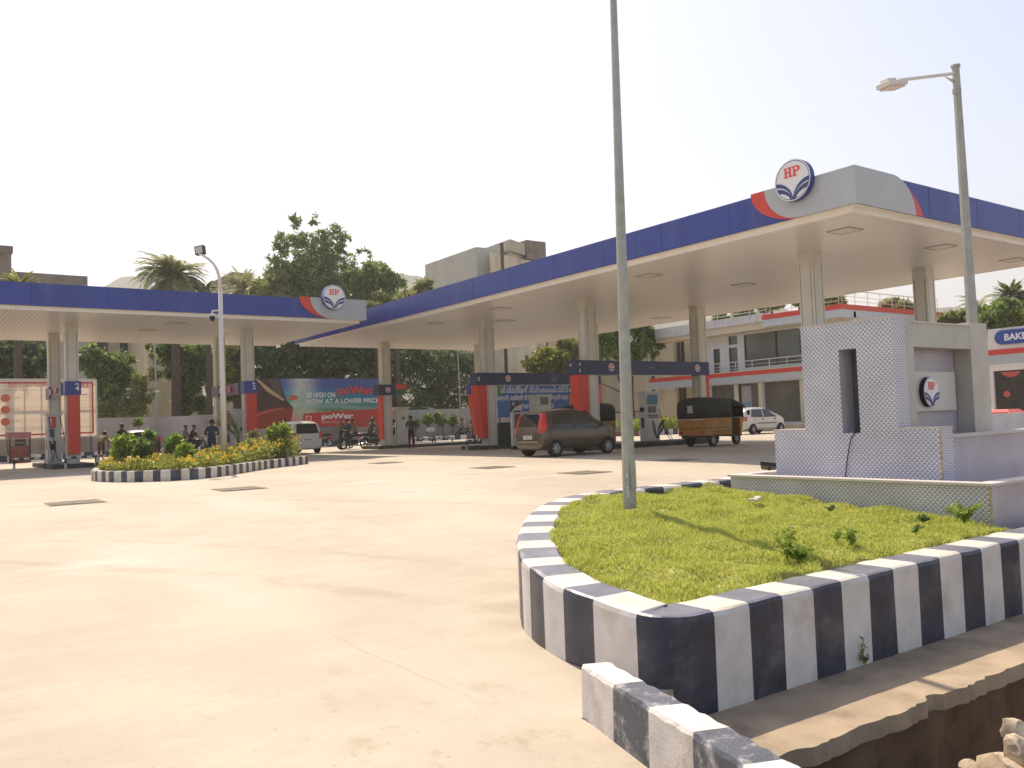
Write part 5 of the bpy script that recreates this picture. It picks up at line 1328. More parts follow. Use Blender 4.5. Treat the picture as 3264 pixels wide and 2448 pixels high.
def bush(label, px, py, rpx, X_=None, y=25.0, leaf='fresh', n=1500, seed=0, group='leafy bushes in the flower bed', L=.17, W=.07, h=1.0, base=.2):
    rs = np.random.RandomState(seed); c = at_y(px, py, y); dist = (c - Vector((0, 0, CAM_H))).dot(Vector(CM[2])); R = rpx * dist / FOC
    t = thing('bush', (c.x, y, base), label, 'bush', group); B = [(c.x, y, c.z, R * .7)]
    for _ in range(9): B.append((c.x + rs.uniform(-.6, .6) * R, y + rs.uniform(-.5, .5) * R, c.z + rs.uniform(-.8, .6) * R * h, R * rs.uniform(.25, .45)))
    V, F = leaf_quads(crown_points(B, n, rs, clump=14, cr=.35), L, W, rs, up=.1); mesh_np('foliage', V, F, LG[leaf], t)
    mb = MB()
    for b in B[:6]: limb(mb, (c.x, y, base), (b[0], b[1], b[2]), .015, .006, rs)
    mb.build('stem', BARK, t); return t
bush('feathery bright green bush in front of the dark car', 392, 1410, 36, y=25.6, seed=1, n=1900)
bush('dark green bush right of the feathery bright one', 455, 1425, 32, y=26.2, leaf='mid', seed=2, n=1500)
bush('tall leafy stem with pale leaf tips behind the dark bush', 476, 1385, 15, y=26.4, leaf='mid', seed=3, n=500)
bush('medium bush left of the seated motorcycle couple', 552, 1410, 22, y=26.0, leaf='fresh', seed=4, n=900)
bush('round bright bush below the motorcycle couple', 592, 1443, 32, y=24.8, seed=5, n=1900)
bush('tall bush with pale leaves hiding the left side of the white hatchback', 892, 1385, 38, y=27.4, seed=6, n=1900, L=.19, W=.09)
bush('low silvery bush near the tip of the flower bed', 890, 1440, 26, y=27.0, leaf='olive', seed=7, n=1000)
bush('loose flowering bush in the middle of the flower bed', 800, 1430, 30, y=26.6, leaf='olive', seed=8, n=1200)
bush('white-flowered sprig beside the red column foot', 806, 1385, 9, y=27.2, leaf='olive', seed=9, n=260)
# young potted palm leaves by the left column
c = at_y(757, 1310, 36.4); V = []; rs = np.random.RandomState(4)
for i in range(9): V += frond((c.x + rs.uniform(-.1, .1), 36.4, .9), rs.uniform(2.2, 4.0), rs.uniform(.9, 1.4), 1.5, rs, .9, nl=16, ll=.35, lw=.02)
t = thing('areca_palm', (c.x, 36.4, .17), 'young feather palm growing beside the column numbered 2', 'palm'); V = np.array(V); mesh_np('fronds', V, np.arange(len(V)).reshape(-1, 4), LG['bright'], t)
mb = MB(); mb.tube([(c.x, 36.4, .17), (c.x, 36.4, .95)], .05, 8); mb.build('stem', BARK, t)
# striped flower strip seen behind the auto rickshaw
mb = MB(); x0, x1 = 37.6, 41.6
for i in range(int((x1 - x0) / .4)): mb.box(x0 + i * .4, x0 + i * .4 + .4, 38.4, 38.6, 0, .36, i % 2)
fs = thing('flower_strip', (39.6, 39.2, 0), 'small striped-kerb flower strip seen between the pump and the auto rickshaw', 'flower bed'); mb.build('kerb', [WHITEP, NAVYP], fs)
mb = MB(); mb.box(x0, x1, 38.6, 41, 0, .3); mb.build('bed_soil', SOIL, fs)
rs = np.random.RandomState(14); P = np.c_[rs.uniform(x0, x1, 4500), rs.uniform(38.55, 40.8, 4500), .3 + rs.uniform(0, 1, 4500) * .75]
V, F = leaf_quads(P, .16, .07, rs, up=-.4); tag(mesh_np('strip_plants', V, F, LG['fresh'], loc=(39.6, 39.5, .3)), 'sunlit green plants with a few red blooms in the small strip', 'plants', kind='stuff')
P = np.c_[rs.uniform(x0 + .8, x1, 60), rs.uniform(38.6, 39.8, 60), .75 + rs.uniform(0, .35, 60)]; V, F = leaf_quads(np.repeat(P, 4, 0), .12, .08, rs)
tag(mesh_np('red_blooms', V, F, leafmat('red_petal', (.6, .12, .04), (.7, .25, .12), .3), loc=(39.6, 39.5, .3)), 'red-orange blooms in the small strip behind the pump', 'flowers', kind='stuff')

# ---------------------------------------------------------------- weeds on the lawn and the kerb wall
def weed(label, px, py, h, n, seed, leaf='fresh', L=.05, W=.022, spread=.10, name='weed', zc=None):
    """base pixel; a few stems with paired leaves"""
    rs = np.random.RandomState(seed); p = None
    for y in np.arange(3.4, 7, .01):
        q = at_y(px, py, y)
        if q.z <= kerb_z(y) + .0: p = q; break
    if p is None: p = at_z(px, py, .1)
    t = thing(name, p, label, 'weed', 'weeds in the striped bed'); mb = MB(); P = []; D = []
    for i in range(n):
        a = rs.uniform(0, 6.283); e = Vector((math.cos(a) * spread * rs.uniform(.2, 1), math.sin(a) * spread * rs.uniform(.2, 1), h * rs.uniform(.55, 1))); m = p + Vector((e.x * .3, e.y * .3, e.z * .55))
        mb.tube([p, m, p + e], [.003, .0025, .0015], 5)
        for k in range(9):
            t_ = .25 + .75 * k / 8; q = p.lerp(m, t_ * 2) if t_ < .5 else m.lerp(p + e, t_ * 2 - 1)
            for _ in range(3): P.append(tuple(q)); d = rs.normal(size=3); d[2] = abs(d[2]) * .3; D.append(d)
    V, F = leaf_quads(np.array(P), L, W, rs, D=np.array(D)); mesh_np('leaf', V, F, LG[leaf], t)['kind'] = 'stuff'
    mb.build('stem', LG['mid'], t); return t
weed('tallest dark weed near the kerb with drooping leaflets', 2510, 1790, .24, 6, 1, 'fresh', .045, .016, .14)
weed('bushy low weed at the foot of the tallest weed', 2545, 1790, .10, 8, 2, 'fresh', .045, .024, .13)
weed('slim weed right of the bushy weed on the lawn', 2715, 1742, .15, 4, 3, 'fresh', .05, .02, .10)
weed('thin short weed between the tall weed and the slim one', 2668, 1728, .11, 2, 4, 'fresh', .04, .018, .06)
weed('leafy bright weed clump against the corner of the tiled basin', 3075, 1668, .18, 14, 5, 'fresh', .045, .018, .18)
weed('small creeping weed on the lawn towards the basin', 2940, 1665, .07, 5, 6, 'mid', .035, .018, .10)
weed('tiny weed in the middle of the right half of the lawn', 2650, 1630, .06, 4, 7, 'mid', .035, .016, .07)
weed('small weed near the kerb right of the slim weed', 2915, 1702, .07, 4, 8, 'mid', .03, .014, .07)
p = at_y(2746, 2105, 3.225); rs = np.random.RandomState(3); P = []; mb = MB()
for i in range(7):
    e = Vector((rs.uniform(-.03, .03), -rs.uniform(.02, .06), rs.uniform(-.02, .16))); mb.tube([p, p + e], .002, 4)
    for k in range(6): P.append(tuple(p + e * rs.uniform(.3, 1)))
t = thing('weed', p, 'small weed sprouting from the face of a white kerb stripe', 'weed', 'weeds in the striped bed'); V, F = leaf_quads(np.array(P), .035, .018, rs); mesh_np('leaf', V, F, LG['mid'], t)['kind'] = 'stuff'; mb.build('stem', LG['mid'], t)
c = at_y(2420, 1643, 5.55); mb = MB(); rs = np.random.RandomState(8)
for k in range(7):
    q = Vector((c.x + rs.uniform(-.07, .07), c.y + rs.uniform(-.05, .05), kerb_z(5.55) + .05 + rs.uniform(0, .02))); mb.obox(q, [rs.normal(size=3) for _ in range(3)] if False else ((1, .2, .1), (-.2, 1, .2), (-.1, -.2, 1)), (rs.uniform(.015, .035), rs.uniform(.012, .03), .012))
tag(mb.build('litter', pm('pale_litter', (.62, .55, .46), .8, var=.1), loc=c, bevel=.006), 'small crumpled scrap of pale litter lying on the lawn', 'litter')
# ================================================================ LAMP POSTS
def octpole(par, p0, p1, r0, r1, name='pole', mat=STEEL):
    mb = MB(); mb.tube([p0, Vector(p0).lerp(Vector(p1), .5), p1], [r0, (r0 + r1) / 2, r1], 8); return mb.build(name, mat, par)
b0 = Vector((5.80, 6.13, kerb_z(6.13) - .12)); 
tp = at_d(1955, 0, 8.42)
dirv = (tp - b0); top = b0 + dirv * (6.9 / dirv.z)
lp = thing('lamp_post', b0, 'tall tapering grey steel lamp post planted in the lawn, its top above the picture', 'lamp post')
octpole(lp, b0, top, .0655, .022)
mb = MB(); q = b0 + dirv.normalized() * .30; mb.box(q.x - .035, q.x + .03, q.y - .072, q.y - .064, q.z, q.z + .26); mb.build('access_door', STEEL, lp)
mb = MB(); sx = -.062; mb.obox((q.x - .054, q.y - .036, q.z - .02), ((.55, -.83, 0), (.83, .55, 0), Z3), (.016, .004, .055), 0); mb.obox((q.x - .052, q.y - .034, q.z + .14), ((.55, -.83, 0), (.83, .55, 0), Z3), (.014, .004, .03), 0); mb.build('sticker', pm('post_sticker', (.45, .50, .52), .5, var=.4, scale=60), lp)
mb = MB(); mb.tube([top, top + Vector((-.6, .5, .05))], .02, 6); mb.tube([top + Vector((-.6, .5, .05)), top + Vector((-.95, .8, .02))], [.07, .05], 6); mb.build('lamp_arm', STEEL, lp)
def box_lamp(par, c, ax, ay, az, s=(.26, .09, .045)):
    mb = MB(); mb.obox(c, (ax, ay, az), s, 0); mb.obox(Vector(c) - Vector(az) * (s[2] + .012), (ax, ay, az), (s[0] * .8, s[1] * .85, .01), 1); mb.obox(Vector(c) + Vector(ax) * s[0] * .3 + Vector(az) * (s[2] + .02), (ax, ay, az), (s[0] * .45, s[1] * .6, .022), 0)
    return mb.build('lamp_head', [WSTEEL, LOGOS], par, bevel=.012)
DR = 11.5
pb, pt2 = at_d(3100, 1040, DR), at_d(3046, 212, DR)
dv = (pt2 - pb); pbase = pb - dv * ((pb.z - 0.05) / dv.z)
rp = thing('lamp_post', (pbase.x, pbase.y, 0), 'grey lamp post with a flat square lamp on a long arm at upper right', 'lamp post')
octpole(rp, pbase, pt2, .088, .048)
mb = MB(); mb.tube([pt2 - dv.normalized() * .01, pt2 + dv.normalized() * .02], [.062, .062], 8); c = at_d(3050, 290, DR); mb.tube([c - dv.normalized() * .03, c + dv.normalized() * .03], .058, 8); mb.build('collar', STEEL, rp)
a1, a2 = at_d(3044, 234, DR), at_d(2868, 255, 10.7)
mb = MB(); mb.tube([a1, a2], .022, 8); w1 = at_d(3038, 252, DR); w0 = at_d(3010, 243, DR); mb.prism([(0, 0), (1, 0), (.95, -.5)], w0, (w1 - w0), Z3 * .1, (.01, .01, 0)); mb.build('arm', WSTEEL, rp)
hd_ = (at_d(2800, 273, 10.5) - at_d(2885, 268, 10.75)).normalized()
hc = (at_d(2800, 273, 10.5) + at_d(2885, 268, 10.75)) / 2
sd_ = hd_.cross(Z3).normalized(); box_lamp(rp, hc, hd_, sd_, hd_.cross(sd_) * -1 if hd_.cross(sd_).z < 0 else hd_.cross(sd_), (.18, .10, .03))
# white camera pole in the flower bed
py_ = 26.6
cb0 = at_y(716, 1430, py_); ctp = at_y(702, 920, py_)
cp = thing('camera_pole', (cb0.x, py_, .2), 'slim white pole in the flower bed with a floodlight on top and a dome camera', 'camera pole')
tl = at_y(637, 812, py_)
mb = MB(); mb.tube([(cb0.x, py_, .1), ctp - Z3 * 2.5 if False else at_y(707, 1150, py_), ctp], [.095, .075, .06], 12)
curve = [ctp] + [at_y(*q, py_) for q in ((699, 885), (692, 860), (680, 840), (664, 825), (645, 813), (632, 808))]
mb.tube(curve, [.055, .05, .045, .042, .04, .035, .03], 10); mb.build('pole', pm('pole_white', (.66, .62, .60), .4, var=.05), cp, smooth=True)
f0, f1, f2, f3 = at_y(618, 786, py_), at_y(647, 780, py_), at_y(650, 807, py_), at_y(622, 812, py_)
mb = MB(); dpt = Vector((.12, .16, 0)); mb.hexa([f3, f2, f2 + dpt, f3 + dpt, f0, f1, f1 + dpt, f0 + dpt]); fh = mb.build('floodlight_housing', BLACK, cp)
ce = (f0 + f1 + f2 + f3) / 4; mb = MB(); mb.poly([ce + (v - ce) * .78 - dpt * .06 for v in (f3, f2, f1, f0)]); mb.build('floodlight_glass', pm('flood_glass', (.55, .53, .50), .15), fh)
c0, c1, c2 = at_y(698, 989, py_), at_y(676, 991, py_), at_y(677, 1003, py_)
mb = MB(); mb.tube([c0, c1], .025, 6); mb.tube([c1, c2], .02, 6); mb.tube([at_y(677, 999, py_), at_y(677, 1008, py_)], [.07, .085], 12); cm = mb.build('camera_bracket', WSTEEL, cp)
mb = MB(); mb.tube([at_y(677, 1009, py_), at_y(677, 1017, py_), at_y(677, 1024, py_)], [.085, .085, .03], 12); mb.build('camera_dome', BLACK, cm, smooth=True)
mb = MB(); mb.tube([at_y(703, 1052, py_), at_y(721, 1052, py_)], .012, 5); mb.build('bracket', WSTEEL, cp)
# thin lamp poles by the back wall
for i, (px, top_, bot_, yy, lp_, lab) in enumerate(((492, 1100, 1390, 57.2, 1247, 'thin grey pole with a small lamp in front of the left compound wall'), (1458, 1115, 1355, 57.0, 1234, 'thin grey pole with a small side lamp right of the saplings'))):
    p = at_y(px, top_, yy); t = thing('thin_pole', (p.x, yy, 0), lab, 'pole', 'thin poles by the back wall'); mb = MB(); mb.tube([(p.x + .12, yy, .2), (p.x, yy, p.z + 1)], [.07, .045], 8); mb.build('pole', STEEL, t)
    q = at_y(px, lp_, yy - .1); mb = MB(); mb.tube([q, q + X3 * (.12 if i == 0 else .35) - Z3 * .02], .03, 6); mb.tube([q + X3 * .1, q + X3 * .3 - Z3 * .02], [.07, .05], 8); mb.build('lamp', WSTEEL, t)

# drain gratings in the forecourt
GRT = pm('grating_iron', (.29, .25, .19), .7, .2, var=.3)
for i, (x, y, w, lab) in enumerate(((12.65, 14.8, .95, 'square drain grating nearest the foreground lamp post'), (12.8, 18.7, .95, 'square drain grating left of the hatchback shadow'), (5.85, 17.85, .95, 'square drain grating below the flower bed'), (2.72, 17.5, .95, 'square drain grating at the far left of the forecourt'), (17.2, 16.3, .95, 'square drain grating at the shadow edge right of the lamp post'), (12.75, 24.6, .9, 'patched drain cover left of the shadow tip'))):
    z = gz(y); mb = MB(); h = w / 2
    mb.box(x - h, x + h, y - h, y + h, z - .05, z + .003, 1)
    for k in range(17): a = x - h + .03 + k * (w - .06) / 17; mb.box(a, a + .03, y - h + .03, y + h - .03, z + .0031, z + .014, 0)
    for k in range(4): a = y - h + .06 + k * (w - .14) / 3.2; mb.box(x - h + .03, x + h - .03, a, a + .02, z + .0141, z + .018, 0)
    tag(mb.build('drain_grating', [GRT, pm('grate_rim', (.36, .30, .22), .8)], loc=(x, y, z)), lab, 'drain grating', 'drain gratings in the forecourt')

# ================================================================ PUMPS, TOTEMS, RAILS
PW = pm('pump_white', (.56, .55, .52), .35, var=.05)
SCR = pm('pump_screen', (.03, .05, .035), .15, spec=.7); ADV = pm('pump_poster_blue', (.03, .17, .27), .35, var=.2, scale=6)
def pump(label, x, y, w, d, h=2.02, z0=.17, petal=True, side='x', poster=None):
    """w along x, d along y; graphics on the -y face, nozzles on the -x face"""
    t = thing('fuel_pump', (x, y, z0), label, 'fuel pump', 'fuel pumps on the islands'); X1_, Y1_ = x + w, y + d
    mb = MB(); mb.box(x, X1_, y, Y1_, z0, z0 + h - .09, 0); mb.build('cabinet', PW, t, bevel=.012)
    mb = MB(); mb.box(x - .05, X1_ + .05, y - .04, Y1_ + .04, z0 + h - .088, z0 + h); mb.build('top_cap', PW, t)
    e = .006
    if petal:
        # front (-y): poster, two displays, caption bars, blue petals
        mb = MB(); mb.box(x + .08, X1_ - .06, y - e, y, z0 + h - .55, z0 + h - .14, 0); mb.box(x + .04, x + .16, y - e - .002, y - e, z0 + h - .55, z0 + h - .32, 1); mb.build('poster', [poster or ADV, pm('leaf_green_print', (.10, .24, .03), .4)], t)
        for a in (.12, .46): mb = MB(); mb.box(x + w * a, x + w * (a + .30), y - e, y, z0 + h - .88, z0 + h - .60); mb.build('display', SCR, t)
        mb = MB(); mb.box(x + .05, X1_ - .05, y - e, y, z0 + 1.02, z0 + 1.07); mb.box(x + .10, X1_ - .03, y - e, y, z0 + .94, z0 + .99); mb.build('caption', DGREY, t)
        s = .98
        for k in (((1.0, 1.0), (.72, .86)), ((.64, .82), (.40, .70))):
            for sd, sc_ in ((-1, 1.0), (1, .5)):
                pts = [((px_ * sc_), py_2) for px_, py_2 in petals(sd, 1, k)]
                mb = MB(); mb.prism([(p0 * w * .68 + w * .74, (p1 + 1) * .84) for p0, p1 in pts], (x, y - e, z0 + .02), X3, Z3, (0, e, 0)); mb.build('petal', NAVY, t)
    # left (-x) face: small screen, slot, nozzles and hoses
    mb = MB(); mb.box(x - e, x, y + .12, y + .36, z0 + 1.20, z0 + 1.38); mb.box(x - e, x, y + .16, y + .30, z0 + .55, z0 + .95); mb.build('display', SCR, t)
    return t
def nozzle_face(t, x, y, w, z0=.17, h=2.0, u=X3, nrm=-Y3):
    """nozzle panel: meter, V-shaped holster, two nozzles, hoses, on plane with origin (x,y)"""
    o = Vector((x, y, z0)); e = nrm * .008
    def P(a, z, k=1): return o + u * a + Z3 * z + e * k
    mb = MB(); mb.prism([(w * .12, 1.42), (w * .62, 1.42), (w * .62, 1.86), (w * .12, 1.86)], o, u, Z3, e, 0); mb.prism([(w * .18, 1.46), (w * .32, 1.46), (w * .32, 1.8), (w * .18, 1.8)], o + e, u, Z3, e * .4, 1); mb.build('price_panel', [RED, LOGOS], t)
    mb = MB(); mb.prism([(w * .14, 1.05), (w * .52, 1.05), (w * .52, 1.38), (w * .14, 1.38)], o, u, Z3, e); mb.build('display', SCR, t)
    mb = MB(); mb.prism([(w * .12, .95), (w * .2, .55), (w * .56, .55), (w * .62, .95), (w * .44, .78), (w * .3, .78)], o, u, Z3, e * 1.5); mb.build('holster', BLACK, t)
    for a, b_ in ((.22, .1), (.5, .9)):
        mb = MB(); mb.tube([P(w * a, .9, 8), P(w * a, .72, 10), P(w * a + .02, .6, 6)], .022, 6); nz = mb.build('nozzle', BLACK, t)
        mb = MB(); mb.tube([P(w * a, .62, 8), P(w * a + .06, .25, 14), P(w * b_, .07, 20), P(w * b_ + .12, .05, 18), P(w * b_ + .2, .5, 8), P(w * b_ + .12, 1.2, 5), P(w * b_, 1.85, 4)], .014, 6); mb.build('hose', BLACK, nz)
pump('white fuel pump with blue petals and a blue poster, left of the auto rickshaw', 24.75, 24.95, .72, .42, poster=ADV)
t = thing('pump_hose', (25.5, 24.95, .17), 'black hose looping down beside the pump with blue petals', 'hose')
mb = MB(); mb.tube([(25.52, 25.0, 1.5), (25.6, 24.95, 1.0), (25.75, 24.9, .5), (25.95, 24.85, .2), (26.05, 24.8, .19), (25.98, 24.85, .35), (25.8, 24.9, .5)], .016, 6); mb.build('hose', BLACK, t, smooth=True)
t1 = pump('big white fuel pump with a red price panel and hoses, an arm reaching for it', 22.05, 41.15, .75, .55, petal=False); nozzle_face(t1, 22.05, 41.7, .55, u=-Y3, nrm=-X3)
mb = MB(); mb.box(22.4, 22.56, 41.142, 41.15, 1.5, 1.66); mb.build('display', SCR, t1)
t2 = pump('white fuel pump behind the white camera pole', 12.15, 38.1, .95, .5, petal=False); nozzle_face(t2, 12.15, 38.6, .5, u=-Y3, nrm=-X3)
mb = MB(); mb.box(12.6, 12.78, 38.092, 38.1, 1.2, 1.38); mb.build('display', SCR, t2)
t3 = pump('worn white fuel pump with dangling hoses beside the column numbered 4', 5.0, 38.3, .5, .6, petal=False); nozzle_face(t3, 5.0, 38.29, .5)
t4 = pump('white fuel pump showing its screen above the roof of the brown hatchback', 24.0, 31.3, .9, .5, petal=False, h=2.2)
mb = MB(); mb.box(24.28, 24.75, 31.292, 31.3, 1.9, 2.25); mb.build('display', SCR, t4)
# totem signs with a rounded top
def totem(label, px, py, y, w, h):
    c = at_y(px, py, y); t = thing('totem_sign', (c.x, y, 0), label, 'totem sign', 'totem signs')
    x = c.x - w / 2
    mb = MB(); mb.prism([(0, 0), (w, 0), (w, h * .96), (w * .75, h * .955), (w * .4, h * .93), (w * .14, h * .87), (0, h * .78)], (x, y, .15), X3, Z3, (0, .14, 0)); mb.build('board', PW, t)
    mb = MB(); mb.prism([(0, h * .80), (w * .13, h * .885), (w * .4, h * .945), (w * .75, h * .97), (w, h * .975), (w, h * 1.06), (0, h * 1.06)], (x, y + .03, .15), X3, Z3, (0, .1, 0), 0); mb.prism([(w * .1, h * .97), (w * .3, h * .97), (w * .3, h * 1.04), (w * .1, h * 1.04)], (x, y + .025, .15), X3, Z3, (0, .004, 0), 1); mb.prism([(w * .8, h * .97), (w * .93, h * .97), (w * .93, h * 1.04), (w * .8, h * 1.04)], (x, y + .025, .15), X3, Z3, (0, .004, 0), 2)
    mb.build('header', [pm('totem_brown', (.07, .045, .04), .5), PW, RED], t)
    mb = MB(); mb.box(x + w * .22, x + w * .82, y - .008, y, .15 + h * .42, .15 + h * .76, 0); mb.box(x + w * .15, x + w * .88, y - .008, y, .15 + h * .80, .15 + h * .84, 1); mb.build('poster', [pm('totem_photo', (.13, .12, .07), .4, var=.7, scale=9), DGREY], t)
    mb = MB(); mb.box(x - .03, x + w + .03, y - .03, y + .17, 0, .148); mb.build('foot', DGREY, t)
totem('totem sign with a photo panel behind the left end of the brown hatchback', 1650, 1360, 29.0, .52, 1.75)
totem('totem sign with a photo panel beside the bonnet of the white car', 2513, 1340, 36.5, .78, 1.9)
# striped guard rails at the island ends
def guard(label, x0, y0, x1, y1, h=.42, r=.045):
    t = thing('guard_rail', ((x0 + x1) / 2, (y0 + y1) / 2, 0), label, 'guard rail', 'striped guard rails at the pump islands')
    pts = [Vector((x0, y0, 0)), Vector((x0, y0, h)), Vector((x1, y1, h)), Vector((x1, y1, 0))]
    L_ = [(pts[i], pts[i + 1]) for i in range(3)]; mb = MB(); k = 0
    for a, b_ in L_:
        n = max(2, int((b_ - a).length / .17))
        for i in range(n): mb.tube([a.lerp(b_, i / n), a.lerp(b_, (i + 1) / n)], r, 8, k % 2); k += 1
    mb.build('rail', [pm('rail_white', (.55, .53, .50), .5), pm('rail_black', (.03, .03, .035), .5)], t)
guard('low striped guard rail left of the red column foot beside the brown hatchback', 20.35, 31.6, 20.5, 30.5)
guard('striped guard rail at the end of the pump island of the big white pump', 23.0, 41.0, 24.3, 41.2)
guard('striped guard rail farther along the island of the big white pump', 24.9, 41.9, 26.2, 42.2)
guard('striped guard rail at the foot of the column numbered 4', 5.35, 36.35, 6.45, 36.35)
guard('striped guard rail just right of the column numbered 4', 6.5, 36.9, 7.2, 37.6)
guard('striped guard rail left of the column numbered 4', 3.9, 38.8, 4.9, 38.2)
c = Vector((23.15, 41.3, .17)); t = thing('fire_extinguisher', c, 'red fire extinguisher standing right of the big white pump', 'fire extinguisher')
mb = MB(); mb.tube([c, c + Z3 * .05, c + Z3 * .55, c + Z3 * .64], [.08, .09, .09, .04], 12); mb.build('cylinder', RED, t, smooth=True)
mb = MB(); mb.tube([c + Z3 * .64, c + Z3 * .72], .02, 8); mb.tube([c + Z3 * .7, c + Vector((-.14, -.02, .5)), c + Vector((-.12, 0, .25))], .012, 6); mb.build('valve', BLACK, t)
mb = MB(); mb.tube([c + Z3 * .30, c + Z3 * .40], .093, 12); mb.build('label_band', LOGOS, t)
for i, (px, py, yy, s, lab) in enumerate(((1705, 1430, 29.5, .3, 'small oil dispenser pot behind the rear bumper of the hatchback'), (730, 1490, 0, 0, ''),)):
    if not lab: continue
    p = at_z(px - 5, 1418, .0); mb = MB(); mb.tube([(21.9, 30.2, 0), (21.9, 30.2, .35), (21.9, 30.2, .45)], [.09, .09, .05], 10)
    tag(mb.build('waste_pot', DGREY, loc=(21.9, 30.2, 0)), lab, 'pot')
# dark cabinet beside the island
mb = MB(); mb.box(21.9, 22.6, 31.35, 31.75, .17, 1.15); tag(mb.build('tool_cabinet', pm('cabinet_green', (.03, .045, .03), .5), loc=(22.2, 31.5, .17), bevel=.01), 'dark green tool cabinet between the column and the totem sign', 'cabinet')
# small red stall under the billboard at the left edge
sx_ = at_y(25, 1390, 51).x; st_ = thing('kiosk', (sx_ + .8, 51, 0), 'small pink-topped kiosk with hanging pots under the left billboard', 'kiosk')
a = at_y(25, 1385, 51); b_ = at_y(96, 1397, 51)
mb = MB(); mb.box(a.x, b_.x, 50.6, 52, b_.z, a.z + .1); mb.build('roof', pm('kiosk_pink', (.30, .13, .14), .6, var=.2), st_)
for xx in (a.x + .05, b_.x - .05): mb = MB(); mb.box(xx - .04, xx + .04, 50.65, 50.73, 0, b_.z); mb.build('post', DGREY, st_)
mb = MB(); mb.box(a.x + .1, b_.x - .1, 50.8, 51.5, 0, .85); mb.build('counter', pm('kiosk_red', (.22, .06, .04), .6, var=.3), st_)

# ================================================================ VEHICLES
TYRE = pm('tyre', (.016, .015, .014), .8, var=.1); ALLOY = pm('alloy_rim', (.40, .39, .35), .4, .1, var=.1)
CARG = pm('car_glass', (.014, .016, .014), .05, var=0, spec=1.0); CHROME = pm('car_chrome', (.55, .54, .52), .2, .9, var=0)
TAIL = pm('tail_lamp_red', (.55, .025, .02), .15, var=.1); PLATE = pm('number_plate', (.72, .72, .70), .4, var=.03); HEADL = pm('head_lamp', (.55, .56, .55), .1, .3, var=0); DARKT = pm('dark_trim', (.02, .02, .022), .5)
def wheel(par, x, y, r, w, side, spokes=6):
    """tyre with a spoked rim as sub-part; side = outward y sign"""
    def lathe(prof, n=28, mi=0, mb=None):
        for i in range(n):
            a, b_ = 2 * math.pi * i / n, 2 * math.pi * (i + 1) / n
            for k in range(len(prof) - 1):
                (r0, y0), (r1, y1) = prof[k], prof[k + 1]
                mb.poly([(x + r0 * math.cos(a), y0, r + r0 * math.sin(a)), (x + r0 * math.cos(b_), y0, r + r0 * math.sin(b_)), (x + r1 * math.cos(b_), y1, r + r1 * math.sin(b_)), (x + r1 * math.cos(a), y1, r + r1 * math.sin(a))], mi)
    h = w / 2; mb = MB()
    lathe([(r * .60, y - h), (r * .92, y - h), (r, y - h * .7), (r, y + h * .7), (r * .92, y + h), (r * .60, y + h), (r * .6, y - h)], mb=mb); t = mb.build('wheel', TYRE, par, smooth=False, keep=True)
    mb = MB(); yo = y + side * h * .75; lathe([(r * .60, yo), (r * .52, yo - side * .01), (r * .50, yo - side * .05)], mb=mb)
    for k in range(spokes):
        a = 2 * math.pi * k / spokes; c, s = math.cos(a), math.sin(a); ws = r * .10
        mb.hexa([(x + c * r * .1 - s * ws, yo - side * .03, r + s * r * .1 + c * ws), (x + c * r * .1 + s * ws, yo - side * .03, r + s * r * .1 - c * ws), (x + c * r * .53 + s * ws * .6, yo - side * .03, r + s * r * .53 - c * ws * .6), (x + c * r * .53 - s * ws * .6, yo - side * .03, r + s * r * .53 + c * ws * .6)] +
                [(x + c * r * .1 - s * ws, yo, r + s * r * .1 + c * ws), (x + c * r * .1 + s * ws, yo, r + s * r * .1 - c * ws), (x + c * r * .53 + s * ws * .6, yo - side * .005, r + s * r * .53 - c * ws * .6), (x + c * r * .53 - s * ws * .6, yo - side * .005, r + s * r * .53 + c * ws * .6)])
    mb.tube([(x, yo - side * .04, r), (x, yo + side * .004, r)], r * .16, 10); mb.build('rim', ALLOY, t, keep=True)
    mb = MB(); mb.tube([(x, y - side * .01, r), (x, yo - side * .055, r)], r * .50, 20); mb.build('brake_disc', DARKT, t, keep=True)
    return t
